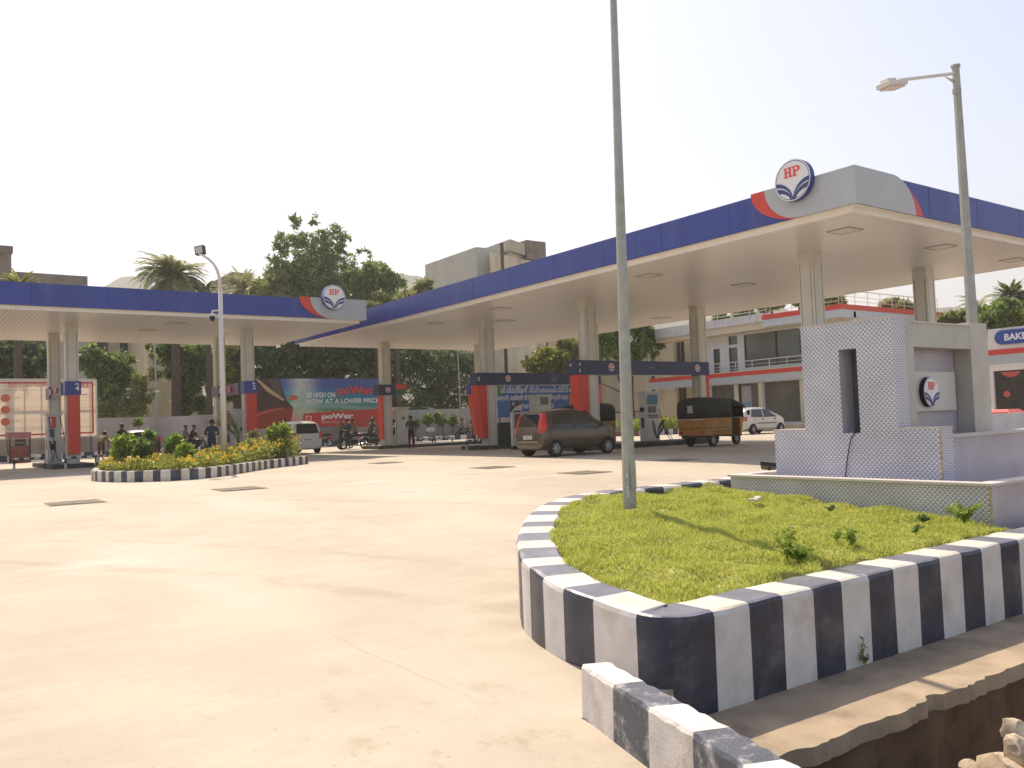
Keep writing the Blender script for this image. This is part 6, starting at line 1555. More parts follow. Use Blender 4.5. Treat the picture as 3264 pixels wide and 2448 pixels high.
def car(name, label, loc, rz, st, W, wb, wr, paint, sidewin, rearwin, frontwin, tail, plate='', head=None, belt=.95, group=None, beltstrip=False, cat='car', chrome=False, seams=(), sticker=False):
    """st: stations (x, zlow, ztop, halfwidth); x forward"""
    t = thing(name, loc, label, cat, group, rz)
    hw = W / 2
    def ring(x, zl, zt, w):
        b_ = min(belt, zt - .03); hi = max(0, min(1, (zt - belt) / .35)); wt = w * (1 - .20 * hi) * (.97 if hi < .1 else 1)
        return [(x, 0, zl), (x, w * .86, zl), (x, w * .98, zl + (b_ - zl) * .18), (x, w, zl + (b_ - zl) * .55), (x, w * .975, b_), (x, wt + (w * .975 - wt) * .12, b_ + (zt - b_) * .88), (x, wt * .86, zt), (x, 0, zt + .015)]
    rings = [ring(*s_) for s_ in st]; mb = MB(); n = len(rings[0])
    full = [r_2 + [(p[0], -p[1], p[2]) for p in r_2[::-1][1:-1]] for r_2 in rings]; m_ = len(full[0]); V = [p for r_2 in full for p in r_2]; F = []
    for i in range(len(full) - 1):
        for j in range(m_): F.append((i * m_ + j, i * m_ + (j + 1) % m_, (i + 1) * m_ + (j + 1) % m_, (i + 1) * m_ + j))
    F.append(tuple(range(m_))[::-1]); F.append(tuple((len(full) - 1) * m_ + j for j in range(m_))); mb.raw(V, F)
    body = mb.build('body', paint, t, smooth=True, keep=True); ss = body.modifiers.new('s', 'SUBSURF'); ss.levels = ss.render_levels = 2
    for p in body.data.polygons:
        if len(p.vertices) > 4: p.use_smooth = False
    def sy(x, z):
        xs_ = [s_[0] for s_ in st]; zt = float(np.interp(x, xs_, [s_[2] for s_ in st])); w = float(np.interp(x, xs_, [s_[3] for s_ in st]))
        hi = max(0, min(1, (zt - belt) / .35)); wt = w * (1 - .20 * hi); k = max(0, min(1, (z - belt) / max(.05, (zt - belt) * .88)))
        return (w * .975) * (1 - k) + (wt + (w * .975 - wt) * .12) * k
    for poly in sidewin:
        for s_ in (-1, 1):
            mb = MB(); mb.poly([(x, s_ * (sy(x, z) + .006), z) for x, z in (poly if s_ < 0 else poly[::-1])]); mb.build('window', CARG, t, keep=True)
    for nm, win in (('rear_window', rearwin), ('windscreen', frontwin)):
        if win: mb = MB(); mb.poly(win); mb.build(nm, CARG, t, keep=True)
    for sx in (-1, 1):
        for s_ in (-1, 1):
            x = sx * wb / 2; mb = MB(); y = s_ * (hw - .002); mb.prism([((wr + .032) * math.cos(a / 20 * 6.2832), max(-.16, (wr + .032) * math.sin(a / 20 * 6.2832))) for a in range(20)], (x, s_ * (hw - .10), wr), X3, Z3, (0, s_ * .090, 0)); mb.build('wheel_arch', DARKT, t, keep=True)
            wheel(t, x, s_ * (hw - .055), wr, .18, s_)
    for ml in tail:
        for s_ in (-1, 1):
            mb = MB(); cols = [[(x - .016, s_ * ya, z), (x + .004, s_ * yb, z), (x + dx, s_ * yc, z)] for z, x, ya, yb, yc, dx in ml]
            for c0_, c1_ in zip(cols, cols[1:]):
                for k in range(2): mb.poly([c0_[k], c0_[k + 1], c1_[k + 1], c1_[k]])
            mb.build('tail_lamp', TAIL, t, keep=True)
    for x in seams:
        mb = MB()
        for s_ in (-1, 1): mb.poly([(x - .006, s_ * (hw + .003), .35), (x + .006, s_ * (hw + .003), .35), (x + .006, s_ * (hw * .978 + .003), belt), (x - .006, s_ * (hw * .978 + .003), belt)])
        mb.build('door_seam', DARKT, t, keep=True)['kind'] = 'stuff'
    for x in seams[1:]:
        for s_ in (-1, 1): mb = MB(); mb.box(x + .06 - .22, x + .06 - .08, s_ * (hw - .002) - .012, s_ * (hw - .002) + .012, belt - .13, belt - .10); mb.build('door_handle', paint if not beltstrip else DARKT, t, keep=True)
    for s_ in (-1, 1):
        xm_ = frontwin[0][0] - .12 if frontwin else wb / 2 - .3
        mb = MB(); mb.box(xm_ - .06, xm_ + .06, s_ * (hw + .02) - .07, s_ * (hw + .02) + .07, belt + .02, belt + .14); mb.build('wing_mirror', paint, t, keep=True, bevel=.03)
    xr = st[0][0]
    mb = MB(); mb.box(xr - .012, xr - .004, -.26, .26, .62, .74, 0); pl_ = mb.build('number_plate', PLATE, t, keep=True)
    if plate: mb = MB(); put_text(mb, plate, (xr - .016, .20, .645), -Y3, Z3, (0, 0, 0), width=.40, height=.07, bold=.02); mb.build('lettering', DARKT, pl_, keep=True)
    if beltstrip:
        for s_ in (-1, 1): mb = MB(); mb.box(-wb / 2 + .38, wb / 2 - .38, s_ * (hw + .004) - .008, s_ * (hw + .004) + .008, .58, .62); mb.build('rub_strip', DARKT, t, keep=True)
    if chrome: mb = MB(); mb.box(xr - .02, xr - .002, -.55, .55, belt + .0, belt + .025); mb.box(xr - .03, xr - .002, -.60, .60, .50, .545); mb.build('chrome_strip', CHROME, t, keep=True)
    if head:
        for s_ in (-1, 1): mb = MB(); q = [(x, s_ * y, z) for x, y, z in head]; mb.poly(q if s_ > 0 else q[::-1]); mb.build('head_lamp', HEADL, t, keep=True)
    return t
# brown hatchback, rear three-quarter
BRN = pm('brown_metallic', (.105, .078, .054), .25, .45, var=.06, coat=.5)
stA = [(-1.72, .36, .80, .70), (-1.70, .28, .98, .78), (-1.65, .24, 1.20, .81), (-1.54, .22, 1.48, .83), (-1.38, .22, 1.56, .84), (-1.0, .22, 1.62, .84), (-.3, .22, 1.655, .84), (.22, .22, 1.60, .84), (.66, .22, 1.36, .84), (1.06, .22, 1.10, .83), (1.40, .22, 1.00, .80), (1.64, .24, .84, .75), (1.76, .32, .62, .62)]
bh_ = car('hatchback', 'dark brown hatchback with tall red tail lamps, its roof edge catching the sun', (18.28, 22.30, -.02), math.radians(-2), stA, 1.68, 2.30, .29, BRN,
    [[(-1.26, 1.02), (-.35, .99), (-.35, 1.50), (-1.14, 1.48)], [(-.29, .99), (.78, .98), (.42, 1.42), (.24, 1.51), (-.29, 1.52)]],
    [(-1.705, .56, 1.04), (-1.705, -.56, 1.04), (-1.565, -.50, 1.48), (-1.565, .50, 1.48)], [(1.07, -.62, 1.10), (1.07, .62, 1.10), (.42, .52, 1.55), (.42, -.52, 1.55)],
    [[(.82, -1.705, .66, .765, .84, .10), (1.04, -1.69, .60, .765, .855, .20), (1.25, -1.625, .60, .74, .81, .14), (1.50, -1.54, .56, .67, .72, .10)]], 'AP31BX 6183', [(1.56, .72, .90), (1.74, .62, .74), (1.74, .50, .78), (1.48, .55, .95)], 1.0, chrome=True, seams=(-1.02, -.32, .80))
bh_.scale = (.94, .94, .94); bh_.location.x += .08; bh_.location.y -= .03
# white hatchback seen from behind beside the flower bed
WHT = pm('car_white', (.62, .62, .60), .3, var=.04, coat=.5)
stB = [(-1.75, .34, .80, .70), (-1.73, .26, .98, .73), (-1.68, .22, 1.20, .745), (-1.56, .2, 1.46, .75), (-1.40, .2, 1.54, .75), (-.9, .2, 1.58, .75), (0, .2, 1.59, .75), (.5, .2, 1.52, .75), (.95, .2, 1.20, .75), (1.25, .2, 1.00, .74), (1.55, .22, .88, .70), (1.72, .3, .62, .62)]
car('hatchback', 'white hatchback seen from behind just right of the flower bed', (16.1, 40.7, 0), math.radians(90), stB, 1.50, 2.36, .28, WHT,
    [[(-1.30, 1.0), (-.35, .98), (-.35, 1.44), (-1.20, 1.44)], [(-.29, .98), (.72, .98), (.40, 1.38), (-.29, 1.46)]],
    [(-1.765, .55, .98), (-1.765, -.55, .98), (-1.60, -.50, 1.44), (-1.60, .50, 1.44)], [(1.0, -.6, 1.06), (1.0, .6, 1.06), (.56, .5, 1.48), (.56, -.5, 1.48)],
    [[(.72, -1.745, .58, .70, .76, .10), (.95, -1.735, .58, .70, .762, .12), (1.10, -1.70, .63, .69, .745, .08)]], 'AP31 9544', None, .98, seams=(-1.0, -.32, .75))
# white car facing right beyond the pumps
stC = [(-1.80, .34, .80, .70), (-1.78, .26, .95, .76), (-1.70, .22, 1.18, .79), (-1.50, .2, 1.38, .80), (-1.2, .2, 1.44, .80), (-.6, .2, 1.485, .80), (0, .2, 1.47, .80), (.35, .2, 1.38, .80), (.85, .2, 1.12, .80), (1.25, .2, .97, .79), (1.6, .22, .84, .74), (1.80, .3, .62, .64)]
car('white_car', 'white car with black side strip parked beyond the auto rickshaw, facing right', (39.2, 31.0, 0), 0, stC, 1.62, 2.40, .28, WHT,
    [[(-1.30, .95), (-.30, .93), (-.30, 1.36), (-1.10, 1.36)], [(-.22, .93), (.82, .93), (.42, 1.24), (.15, 1.37), (-.22, 1.38)]],
    [(-1.80, .55, .98), (-1.80, -.55, .98), (-1.62, -.5, 1.32), (-1.62, .5, 1.32)], [(.92, -.6, 1.06), (.92, .6, 1.06), (.38, .5, 1.38), (.38, -.5, 1.38)],
    [[(.74, -1.79, .60, .74, .80, .10), (.96, -1.775, .60, .74, .805, .12)]], '', [(1.55, .72, .80), (1.76, .62, .70), (1.76, .50, .74), (1.50, .52, .86)], .93, seams=(-1.0, -.26, .78), beltstrip=True)
# dark car at the far left
DRK = pm('car_dark_maroon', (.045, .018, .018), .25, .2, var=.05, coat=.5)
lx = at_z(395, 1450, 0)
car('dark_car', 'dark maroon car seen from behind through the bushes at left', (9.6, 44.6, 0), math.radians(90), stC, 1.62, 2.40, .28, DRK,
    [[(-1.30, .95), (-.30, .93), (-.30, 1.36), (-1.10, 1.36)]], [(-1.80, .60, .98), (-1.80, -.60, .98), (-1.62, -.55, 1.34), (-1.62, .55, 1.34)], [(.92, -.6, 1.06), (.92, .6, 1.06), (.38, .5, 1.38), (.38, -.5, 1.38)],
    [[(.80, -1.785, .60, .74, .80, .10), (1.12, -1.74, .62, .74, .80, .10)]], '', None, .93)

# auto rickshaws
CANV = pm('hood_canvas', (.024, .027, .022), .75, var=.3, scale=3, bump=.4, bscale=12)
YEL = pm('rickshaw_yellow', (.36, .17, .025), .5, var=.2, scale=4, dirt=(.13, .06, .03), dirt_amt=.6, dirt_scale=3)
def rickshaw(label, loc, rz, group='auto rickshaws'):
    t = thing('auto_rickshaw', loc, label, 'auto rickshaw', group, rz); t.scale = (1.05, 1.03, 1.07); K = dict(keep=True)
    mb = MB(); mb.box(-1.22, .22, -.65, .65, .62, .98, 0); mb.prism([(-1.22, .38), (.3, .38), (.3, .62), (-1.22, .62)], (0, -.62, 0), X3, Z3, (0, 1.24, 0)); mb.build('body', YEL, t, bevel=.03, **K)
    mb = MB(); mb.box(-1.235, -1.221, -.60, .60, .66, .92, 0); mb.box(-1.24, -1.22, -.62, .62, .925, .955, 1); mb.build('tail_gate', [YEL, CHROME], t, **K)
    mb = MB()   # trim lines
    for s_ in (-1, 1): mb.box(-1.2, .22, s_ * .655 - .008, s_ * .655 + .008, .585, .61); 
    mb.build('trim', pm('pale_trim', (.42, .36, .25), .4), t, **K)['kind'] = 'stuff'
    # hood: rounded canvas shell
    sec = [(-.64, .985), (-.645, 1.30), (-.63, 1.50), (-.55, 1.62), (-.30, 1.68), (0, 1.695), (.30, 1.68), (.55, 1.62), (.63, 1.50), (.645, 1.30), (.64, .985)]
    xs_ = [(-1.25, -.14, .96), (-1.23, -.05, .99), (-1.12, 0, 1.0), (-.6, .015, 1), (.0, .01, 1), (.22, .0, 1)]; mb = MB(); V = []; F = []
    for x, dz, k in xs_: V += [(x, y * k, z + (dz if z > 1.4 else 0)) for y, z in sec]
    m_ = len(sec)
    for i in range(len(xs_) - 1):
        for j in range(m_ - 1): F.append((i * m_ + j, (i + 1) * m_ + j, (i + 1) * m_ + j + 1, i * m_ + j + 1))
    F.append(tuple(range(m_))); mb.raw(V, F)
    # roof over the driver
    V = []; F = []; rs_ = [(.22, 0), (.6, -.05), (.95, -.17), (1.08, -.26)]
    for x, dz in rs_: V += [(x, y, z + dz) for y, z in sec[2:-2]]
    m2 = len(sec) - 4
    for i in range(3):
        for j in range(m2 - 1): F.append((i * m2 + j, (i + 1) * m2 + j, (i + 1) * m2 + j + 1, i * m2 + j + 1))
    mb.raw(V, F); hd2 = mb.build('hood', CANV, t, smooth=True, **K); so_ = hd2.modifiers.new('t', 'SOLIDIFY'); so_.thickness = .02
    mb = MB(); mb.box(-1.262, -1.25, -.12, .12, 1.16, 1.42); mb.build('rear_flap', pm('flap_white', (.42, .41, .37), .6), t, **K)
    mb = MB()
    for s_ in (-1, 1):
        mb.tube([(.25, s_ * .63, .4), (.25, s_ * .63, 1.5)], .02, 6); mb.tube([(1.02, s_ * .52, .95), (.98, s_ * .55, 1.33)], .02, 6); mb.tube([(.28, s_ * .64, .98), (.95, s_ * .60, .98)], .014, 6)
    mb.build('frame', DGREY, t, **K)
    mb = MB(); V = [(.80, -.56, .32), (.80, .56, .32), (.78, .56, .95), (.78, -.56, .95), (1.22, -.28, .40), (1.22, .28, .40), (1.10, .50, .96), (1.10, -.50, .96)]
    mb.hexa([V[0], V[4], V[5], V[1], V[3], V[7], V[6], V[2]]); mb.build('nose', YEL, t, bevel=.04, **K)
    mb = MB(); mb.poly([(1.115, -.48, .97), (1.115, .48, .97), (1.03, .50, 1.40), (1.03, -.50, 1.40)]); mb.build('windscreen', CARG, t, **K)
    mb = MB(); mb.box(-.9, .1, -.55, .55, .62, .68); mb.box(.35, .6, -.3, .3, .45, .66); mb.box(-1.15, -1.0, -.55, .55, .68, 1.2); mb.build('seat', DARKT, t, **K)['kind'] = 'stuff'
    mb = MB(); mb.box(.2, .85, -.56, .56, .32, .37); mb.build('floor', DGREY, t, **K)
    for s_ in (-1, 1):
        wheel(t, -.72, s_ * .50, .225, .11, s_, 5)
        mb = MB(); mb.prism(arc(0, 0, .30, .28, 0, 180, 10) + arc(0, 0, .26, .24, 180, 0, 10), (-.72, s_ * .50 - .07, .24), X3, Z3, (0, .14, 0)); mb.build('mudguard', DGREY, t, **K)
        mb = MB(); mb.box(-1.245, -1.225, s_ * .48 - .07, s_ * .48 + .07, .46, .54); mb.build('tail_lamp', TAIL, t, **K)
        mb = MB(); mb.tube([(1.0, s_ * .56, 1.1), (1.05, s_ * .72, 1.15)], .008, 5); mb.obox((1.05, s_ * .74, 1.12), (X3, Y3, Z3), (.015, .05, .08)); mb.build('mirror', DARKT, t, **K)
    wheel(t, 1.22, 0, .225, .10, -1, 5)
    mb = MB(); mb.prism(arc(0, 0, .30, .28, 20, 170, 10) + arc(0, 0, .26, .24, 170, 20, 10), (1.22, -.07, .24), X3, Z3, (0, .14, 0)); mb.build('mudguard', YEL, t, **K)
    mb = MB(); mb.tube([(1.22, 0, .24), (1.12, 0, .62)], .03, 8); mb.build('fork', DGREY, t, **K)
    mb = MB(); mb.box(-1.2, -.9, -.5, .5, .30, .42); mb.build('bumper', DARKT, t, **K)
    mb = MB(); mb.box(-1.245, -1.235, -.14, .14, .46, .56); mb.build('number_plate', pm('orange_reflector', (.45, .14, .04), .4), t, **K)
    return t
rickshaw('auto rickshaw with black canvas hood and worn yellow body by the pump island', (25.05, 21.72, -.02), math.radians(2))
rickshaw('second dark auto rickshaw half hidden behind the foreground lamp post', (23.4, 27.3, 0), math.radians(186))

# motorcycles
def motorcycle(label, loc, rz, col=None):
    t = thing('motorcycle', loc, label, 'motorcycle', 'motorcycles at the pumps', rz); K = dict(keep=True); col = col or DARKT
    for x in (-.62, .66):
        mb = MB(); n = 24
        for i in range(n):
            a, b_ = 2 * math.pi * i / n, 2 * math.pi * (i + 1) / n; mb.tube([(x + .27 * math.cos(a), 0, .30 + .27 * math.sin(a)), (x + .27 * math.cos(b_), 0, .30 + .27 * math.sin(b_))], .04, 6, cap=False)
        w_ = mb.build('wheel', TYRE, t, **K)
        mb = MB()
        for i in range(6): a = math.pi * i / 3; mb.tube([(x, 0, .30), (x + .24 * math.cos(a), 0, .30 + .24 * math.sin(a))], .008, 5)
        mb.tube([(x, -.06, .3), (x, .06, .3)], .05, 8); mb.build('rim', ALLOY, w_, **K)
    mb = MB(); mb.tube([(-.62, .07, .3), (-.25, .07, .45), (0, 0, .42), (.35, 0, .62), (.48, 0, .92)], .025, 6); mb.tube([(.66, .06, .3), (.46, .06, .95)], .022, 6); mb.tube([(.66, -.06, .3), (.46, -.06, .95)], .022, 6); mb.box(-.2, .2, -.1, .1, .25, .52); mb.build('frame', DGREY, t, **K)
    mb = MB(); mb.tube([(-.02, 0, .74), (.15, 0, .80), (.38, 0, .78)], [.10, .14, .09], 10); mb.build('tank', col, t, smooth=True, **K)
    mb = MB(); mb.tube([(-.78, 0, .80), (-.4, 0, .78), (0, 0, .76)], [.06, .10, .08], 8); mb.build('seat', DARKT, t, **K)
    mb = MB(); mb.tube([(.40, -.34, 1.0), (.48, -.15, .98), (.48, .15, .98), (.40, .34, 1.0)], .014, 6); mb.build('handlebar', DGREY, t, **K)
    mb = MB(); mb.tube([(.50, 0, .88), (.60, 0, .87)], [.05, .085], 10); mb.build('head_lamp', HEADL, t, **K)
    mb = MB(); mb.tube([(.1, -.12, .28), (-.3, -.14, .25), (-.8, -.15, .34)], [.02, .035, .04], 8); mb.build('exhaust', CHROME, t, **K)
    mb = MB(); mb.box(-.86, -.80, -.05, .05, .66, .74); mb.build('tail_lamp', TAIL, t, **K)
    mb = MB(); mb.prism(arc(0, 0, .34, .34, 30, 150, 8) + arc(0, 0, .32, .32, 150, 30, 8), (-.62, -.05, .3), X3, Z3, (0, .1, 0)); mb.build('mudguard', col, t, **K)
    return t

# ================================================================ PEOPLE
SK = pm('skin_brown', (.16, .085, .05), .6, var=.08); HAIR = pm('hair_black', (.01, .009, .008), .5, var=.1); SHOE = pm('dark_shoes', (.03, .022, .018), .6)
def cloth(n, c): return pm('cloth_' + n, c, .85, var=.15, scale=6)
POSE = {
 # joints relative to a 1.70 m figure facing +x, y to the left: shoulder offsets handled below
 'stand': dict(pel=(0, 0, .93), chest=(.01, 0, 1.34), head=(.03, 0, 1.56), kn=[(.03, .10, .50), (.03, -.10, .50)], ft=[(0, .11, .07), (0, -.11, .07)], el=[(-.02, .25, 1.12), (-.02, -.25, 1.12)], ha=[(.08, .26, .87), (.08, -.26, .87)]),
 'hands_front': dict(pel=(0, 0, .93), chest=(.01, 0, 1.34), head=(.06, 0, 1.54), kn=[(.03, .10, .50), (.0, -.10, .50)], ft=[(.05, .12, .07), (-.05, -.11, .07)], el=[(-.02, .27, 1.12), (-.02, -.27, 1.12)], ha=[(.22, .12, 1.08), (.22, -.08, 1.08)]),
 'reach': dict(pel=(0, 0, .93), chest=(.05, 0, 1.33), head=(.10, 0, 1.55), kn=[(.05, .10, .50), (.0, -.10, .50)], ft=[(.1, .12, .07), (-.08, -.11, .07)], el=[(.28, .16, 1.22), (0, -.27, 1.10)], ha=[(.54, .10, 1.20), (.1, -.24, .9)]),
 'ride': dict(pel=(-.15, 0, .88), chest=(-.02, 0, 1.27), head=(.06, 0, 1.50), kn=[(.25, .18, .72), (.25, -.18, .72)], ft=[(.05, .22, .36), (.05, -.30, .08)], el=[(.18, .28, 1.08), (.18, -.28, 1.08)], ha=[(.42, .28, 1.03), (.42, -.28, 1.03)]),
 'pillion': dict(pel=(-.48, 0, .92), chest=(-.38, 0, 1.31), head=(-.34, 0, 1.54), kn=[(-.05, .20, .78), (-.05, -.20, .78)], ft=[(-.22, .22, .40), (-.22, -.22, .40)], el=[(-.25, .25, 1.08), (-.25, -.25, 1.08)], ha=[(-.05, .2, .98), (-.05, -.2, .98)]),
 'bend': dict(pel=(0, 0, .90), chest=(.30, 0, 1.18), head=(.50, 0, 1.30), kn=[(.05, .10, .50), (.0, -.10, .50)], ft=[(.02, .12, .07), (-.05, -.11, .07)], el=[(.38, .2, .95), (.38, -.2, .95)], ha=[(.5, .15, .80), (.5, -.15, .80)]),
}
def person(label, loc, rz, pose, shirt, trous, h=1.70, cap=None, seed=0, sleeve=True, hair=True):
    P = POSE[pose]; k = h / 1.70; t = thing('person', loc, label, 'person', 'people at the pumps', rz)
    V = []; Rr = []; E = []; C = []
    def add(p, r, par=None, c='shirt'):
        V.append(Vector(p) * k); Rr.append(r * k); C.append(c)
        if par is not None: E.append((par, len(V) - 1))
        return len(V) - 1
    pel, ch, hd3 = Vector(P['pel']), Vector(P['chest']), Vector(P['head'])
    up = (ch - pel).normalized()
    root = add(pel, .125, None, 'trousers'); mid = add(pel.lerp(ch, .45), .118, root); c_ = add(ch, .135, mid)
    n0 = add(ch.lerp(hd3, .45), .055, c_, 'skin'); h0 = add(ch.lerp(hd3, .85), .075, n0, 'skin'); h1 = add(hd3 + Vector((0, 0, .02)), .092, h0, 'skin'); h2 = add(hd3 + Vector((0, 0, .09)), .075, h1, 'skin')
    add(hd3 + Vector((.10, 0, 0)), .014, h1, 'skin')
    for s_ in (1, -1): add(hd3 + Vector((-.005, s_ * .095, .01)), .016, h1, 'skin')
    add(hd3 + Vector((.055, 0, -.075)), .035, h0, 'skin')
    for s_, i in ((1, 0), (-1, 1)):
        sh = add(ch + Vector((0, s_ * .165, .03)), .062, c_); el = add(P['el'][i], .042, sh, 'shirt' if sleeve else 'skin'); wr = add(Vector(P['ha'][i]), .028, el, 'skin')
        d = (Vector(P['ha'][i]) - Vector(P['el'][i])).normalized(); pm_ = add(Vector(P['ha'][i]) + d * .06, .030, wr, 'skin')
        sd = d.cross(Vector((0, 0, 1))); sd = sd.normalized() if sd.length > .1 else Vector((0, 1, 0)); base = Vector(P['ha'][i]) + d * .06
        for f_ in range(4):
            off = sd * (-.028 + .019 * f_); f1 = add(base + off + d * .035, .0095, pm_, 'skin'); add(base + off + d * (.075 - .006 * abs(f_ - 1)) - Vector((0, 0, .018)), .0085, f1, 'skin')
        th = add(Vector(P['ha'][i]) + d * .025 + sd * .04 * s_, .010, wr, 'skin'); add(Vector(P['ha'][i]) + d * .06 + sd * .055 * s_, .009, th, 'skin')
        hp = add(pel + Vector((0, s_ * .09, -.05)), .098, root, 'trousers'); kn = add(P['kn'][i], .064, hp, 'trousers'); an = add(Vector(P['ft'][i]) + Vector((-.02, 0, .03)), .042, kn, 'trousers'); add(Vector(P['ft'][i]) + Vector((.15, 0, -.025)), .036, an, 'shoe')
    me = bpy.data.meshes.new('body'); me.from_pydata([tuple(v) for v in V], E, []); o = bpy.data.objects.new('tmp', me); COL.objects.link(o)
    sk = o.modifiers.new('sk', 'SKIN'); sv = me.skin_vertices[0].data
    for i, r in enumerate(Rr): sv[i].radius = (r, r * (1.22 if i in (1, 2) else 1.0)); sv[i].use_root = (i == 0)
    ss = o.modifiers.new('ss', 'SUBSURF'); ss.levels = ss.render_levels = 1
    dg = bpy.context.evaluated_depsgraph_get(); dg.update(); nm = bpy.data.meshes.new_from_object(o.evaluated_get(dg)); bpy.data.objects.remove(o); bpy.data.meshes.remove(me)
    nm.name = 'body'; nm.materials.clear()
    mats = [SK, shirt, trous, SHOE]; ids = {'skin': 0, 'shirt': 1, 'trousers': 2, 'shoe': 3}
    for m in mats: nm.materials.append(m)
    segs = [(V[a], V[b_], ids[C[b_]]) for a, b_ in E]; SA = np.array([s_[0] for s_ in segs]); SB = np.array([s_[1] for s_ in segs]); SI = np.array([s_[2] for s_ in segs]); SD = SB - SA; SL = (SD ** 2).sum(1); SR = np.array([(Rr[a] + Rr[b_]) / 2 for a, b_ in E])
    n = len(nm.polygons); ce = np.empty(n * 3); nm.polygons.foreach_get('center', ce); ce = ce.reshape(-1, 3)
    tt = np.clip(((ce[:, None] - SA) * SD).sum(2) / SL, 0, 1); dd = np.linalg.norm(ce[:, None] - (SA + tt[..., None] * SD), axis=2)
    nm.polygons.foreach_set('material_index', SI[(dd - SR[None, :]).argmin(1)].astype(np.int32)); nm.polygons.foreach_set('use_smooth', [True] * n)
    bo = bpy.data.objects.new('body', nm); COL.objects.link(bo); bo.parent = t
    for s_ in (1, -1): mb = MB(); mb.tube([(hd3 + Vector((.078, s_ * .032, .022))) * k, (hd3 + Vector((.094, s_ * .032, .022))) * k], .010 * k, 8); mb.build('eye', HAIR, t, keep=True)
    mb = MB(); mb.tube([(hd3 + Vector((.088, -.022, -.045))) * k, (hd3 + Vector((.088, .022, -.045))) * k], .006 * k, 6); mb.build('mouth', pm('lips', (.12, .04, .03), .5), t, keep=True)
    c = (hd3 + Vector((-.02, 0, .07))) * k; mb = MB(); vs = []; fs = []; nu, nv = 12, 6
    for j in range(nv + 1):
        ph = math.pi * .58 * j / nv
        for i in range(nu):
            th = 2 * math.pi * i / nu; ex = .1 if math.cos(th) > .3 and j > 3 else 0
            vs.append((c.x + .108 * k * math.sin(ph) * math.cos(th) - ex * .1, c.y + .098 * k * math.sin(ph) * math.sin(th), c.z + .105 * k * math.cos(ph if math.cos(th) < .3 else min(ph, math.pi * .42))))
    for j in range(nv):
        for i in range(nu): fs.append((j * nu + i, (j + 1) * nu + i, (j + 1) * nu + (i + 1) % nu, j * nu + (i + 1) % nu))
    mb.raw(vs, fs); mb.build('cap' if cap else 'hair', cap or HAIR, t, smooth=True, keep=True)
    if cap: mb = MB(); mb.prism(arc(0, 0, .12, .08, -90, 90, 8), (c.x + .07, c.y, c.z + .03), X3, Y3, (0, 0, .008)); mb.build('cap_peak', cap, t, keep=True)
    return t
def spot(px, head, h=1.70, dz=0):
    d = ray(px, head); D = (h + dz - CAM_H) / d[2]; p = at_d(px, head, D); return (p.x, p.y, dz)
NV = cloth('navy', (.02, .027, .045)); BL = cloth('black', (.014, .014, .014)); GRN = cloth('olive_stripe', (.16, .16, .08)); GB = cloth('grey_blue', (.05, .065, .09)); CRM = cloth('cream', (.42, .38, .31)); CHK = cloth('pale_check', (.24, .25, .28)); PUR = cloth('dusty_purple', (.10, .08, .11)); BRW = cloth('brown', (.09, .055, .035)); DBL = cloth('dark_blue_shirt', (.018, .032, .055)); GRT2 = cloth('grey_trousers', (.06, .065, .06)); DMAR = cloth('maroon', (.07, .02, .018)); TAN = cloth('tan', (.22, .17, .11))
person('person in dark clothes standing behind the dark maroon car window at left', spot(388, 1352, 1.72), math.radians(100), 'stand', BL, BL, 1.72)
person('person in a blue-black shirt standing with hands together left of the white pole', spot(674, 1337, 1.70), math.radians(60), 'hands_front', DBL, NV)
person('person in a striped olive shirt facing right, left one of the waiting pair', spot(1083, 1333, 1.72), math.radians(-30), 'hands_front', GRN, GRT2, 1.72)
person('person in a dark top and jeans, right one of the waiting pair', spot(1106, 1335, 1.66), math.radians(215), 'hands_front', GB, NV, 1.66)
person('person in a pale checked shirt with back to the camera beside the motorcycle', spot(1187, 1331, 1.72), math.radians(50), 'stand', CHK, GRT2, 1.72)
person('pump attendant in a purple shirt reaching a hand to the big white pump', spot(1206, 1343, 1.64), math.radians(-25), 'reach', PUR, NV, 1.64, cap=BL)
person('person in dark blue-grey clothes standing right of the big white pump', spot(1309, 1325, 1.66), math.radians(230), 'hands_front', GB, BL, 1.66)
person('person in dark clothes standing behind the rider near the red column foot', spot(1509, 1321, 1.70), math.radians(190), 'hands_front', BRW, BL)
person('person in a dark cap behind the white hatchback', spot(905, 1336, 1.72), math.radians(-60), 'stand', NV, BL, 1.72, cap=NV)
person('person in a pale shirt bending forward left of the white hatchback', (14.3, 37.9, 0), math.radians(55), 'bend', CRM, BL, 1.66)
person('person at the very left leaning over beside the dark maroon car', (7.7, 42.5, 0), math.radians(60), 'bend', TAN, DMAR, 1.66)
def rider(label, loc, rz, pose, sh, tr, **kw): return person(label, loc, rz, pose, sh, tr, **kw)
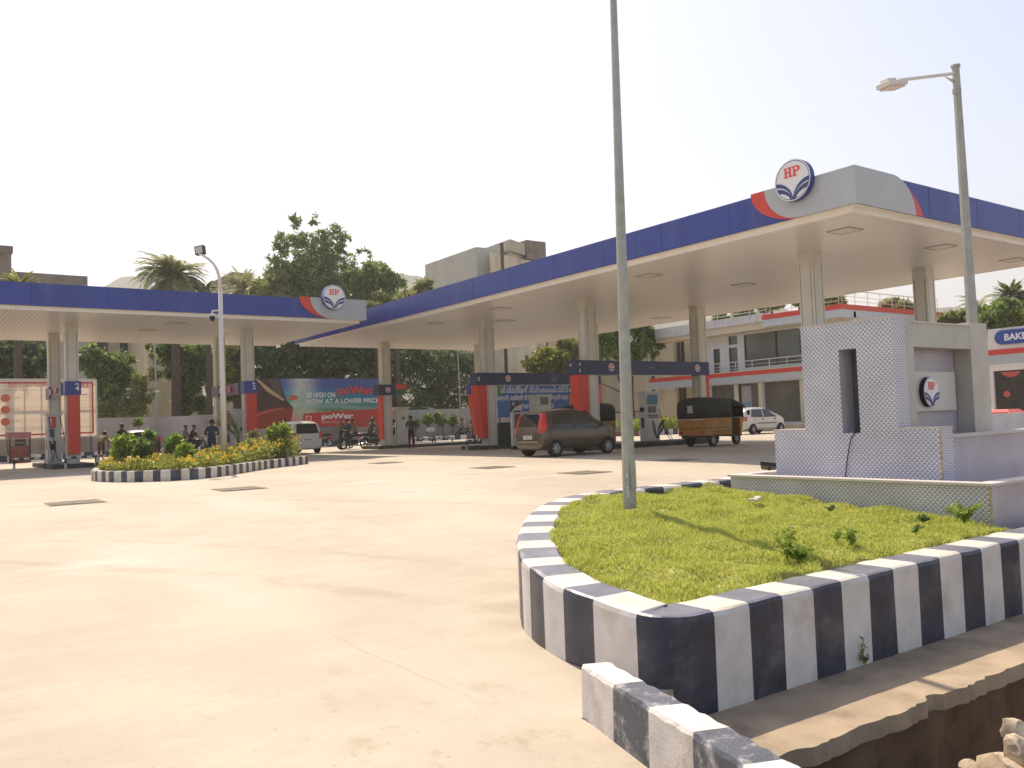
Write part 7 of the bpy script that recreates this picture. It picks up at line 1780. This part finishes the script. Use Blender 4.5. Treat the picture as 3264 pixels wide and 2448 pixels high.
m1 = (16.0 - 1.5, 43.0, 0)
p = spot(615, 1352, 1.62); motorcycle('motorcycle carrying a seated couple behind the flower bed bushes', p, math.radians(-30)); rider('person in a reddish top riding in front on the couple\'s motorcycle', p, math.radians(-30), 'ride', DMAR, BL, h=1.66); rider('person in grey seated behind on the couple\'s motorcycle', p, math.radians(-30), 'pillion', TAN, BL, h=1.62)
p = (20.55, 43.3, 0); motorcycle('motorcycle with its front wheel towards the waiting pair', p, math.radians(165)); rider('person with a dark cap riding the motorcycle next to the waiting pair', p, math.radians(165), 'ride', TAN, GRT2, cap=BL)
p = spot(1474, 1333, 1.62); motorcycle('motorcycle left of the red column foot with a pale-shirted rider', p, math.radians(200)); rider('person in a pale shirt seated on the motorcycle near the red column', p, math.radians(200), 'ride', CRM, TAN)
p = at_z(1029, 1424, 0); motorcycle('parked motorcycle just right of the white hatchback', p, math.radians(110), RED)
p = at_x(2185, 1378, 38.0); motorcycle('parked motorcycle seen left of the auto rickshaw behind the small flower strip', (42.5, 43.0, 0), math.radians(200))

p = (21.3, 42.6, 0); motorcycle('motorcycle nosed up to the big white pump', p, math.radians(20)); rider('person in a brown shirt on the motorcycle nosed up to the pump', p, math.radians(20), 'ride', BRW, GRT2)
person('person in dark blue leaning over the motorcycle beside the pale checked shirt', (19.9, 43.6, 0), math.radians(-20), 'bend', DBL, NV)
p = spot(1500, 1340, 1.62); motorcycle('motorcycle half hidden by the red column foot', p, math.radians(230), DMAR if False else None)
# ================================================================ HAZE
hz = MB(); hz.box(-700, 1800, -400, 1800, -3.0, 260)
m = bpy.data.materials.new('haze_air'); m.use_nodes = True; nt = m.node_tree; nt.nodes.clear()
pv = nt.nodes.new('ShaderNodeVolumePrincipled'); pv.inputs['Color'].default_value = (.95, .92, .88, 1); pv.inputs['Density'].default_value = .0008; pv.inputs['Anisotropy'].default_value = .3
ou = nt.nodes.new('ShaderNodeOutputMaterial'); nt.links.new(pv.outputs[0], ou.inputs['Volume'])
tag(hz.build('haze', m), kind='stuff')
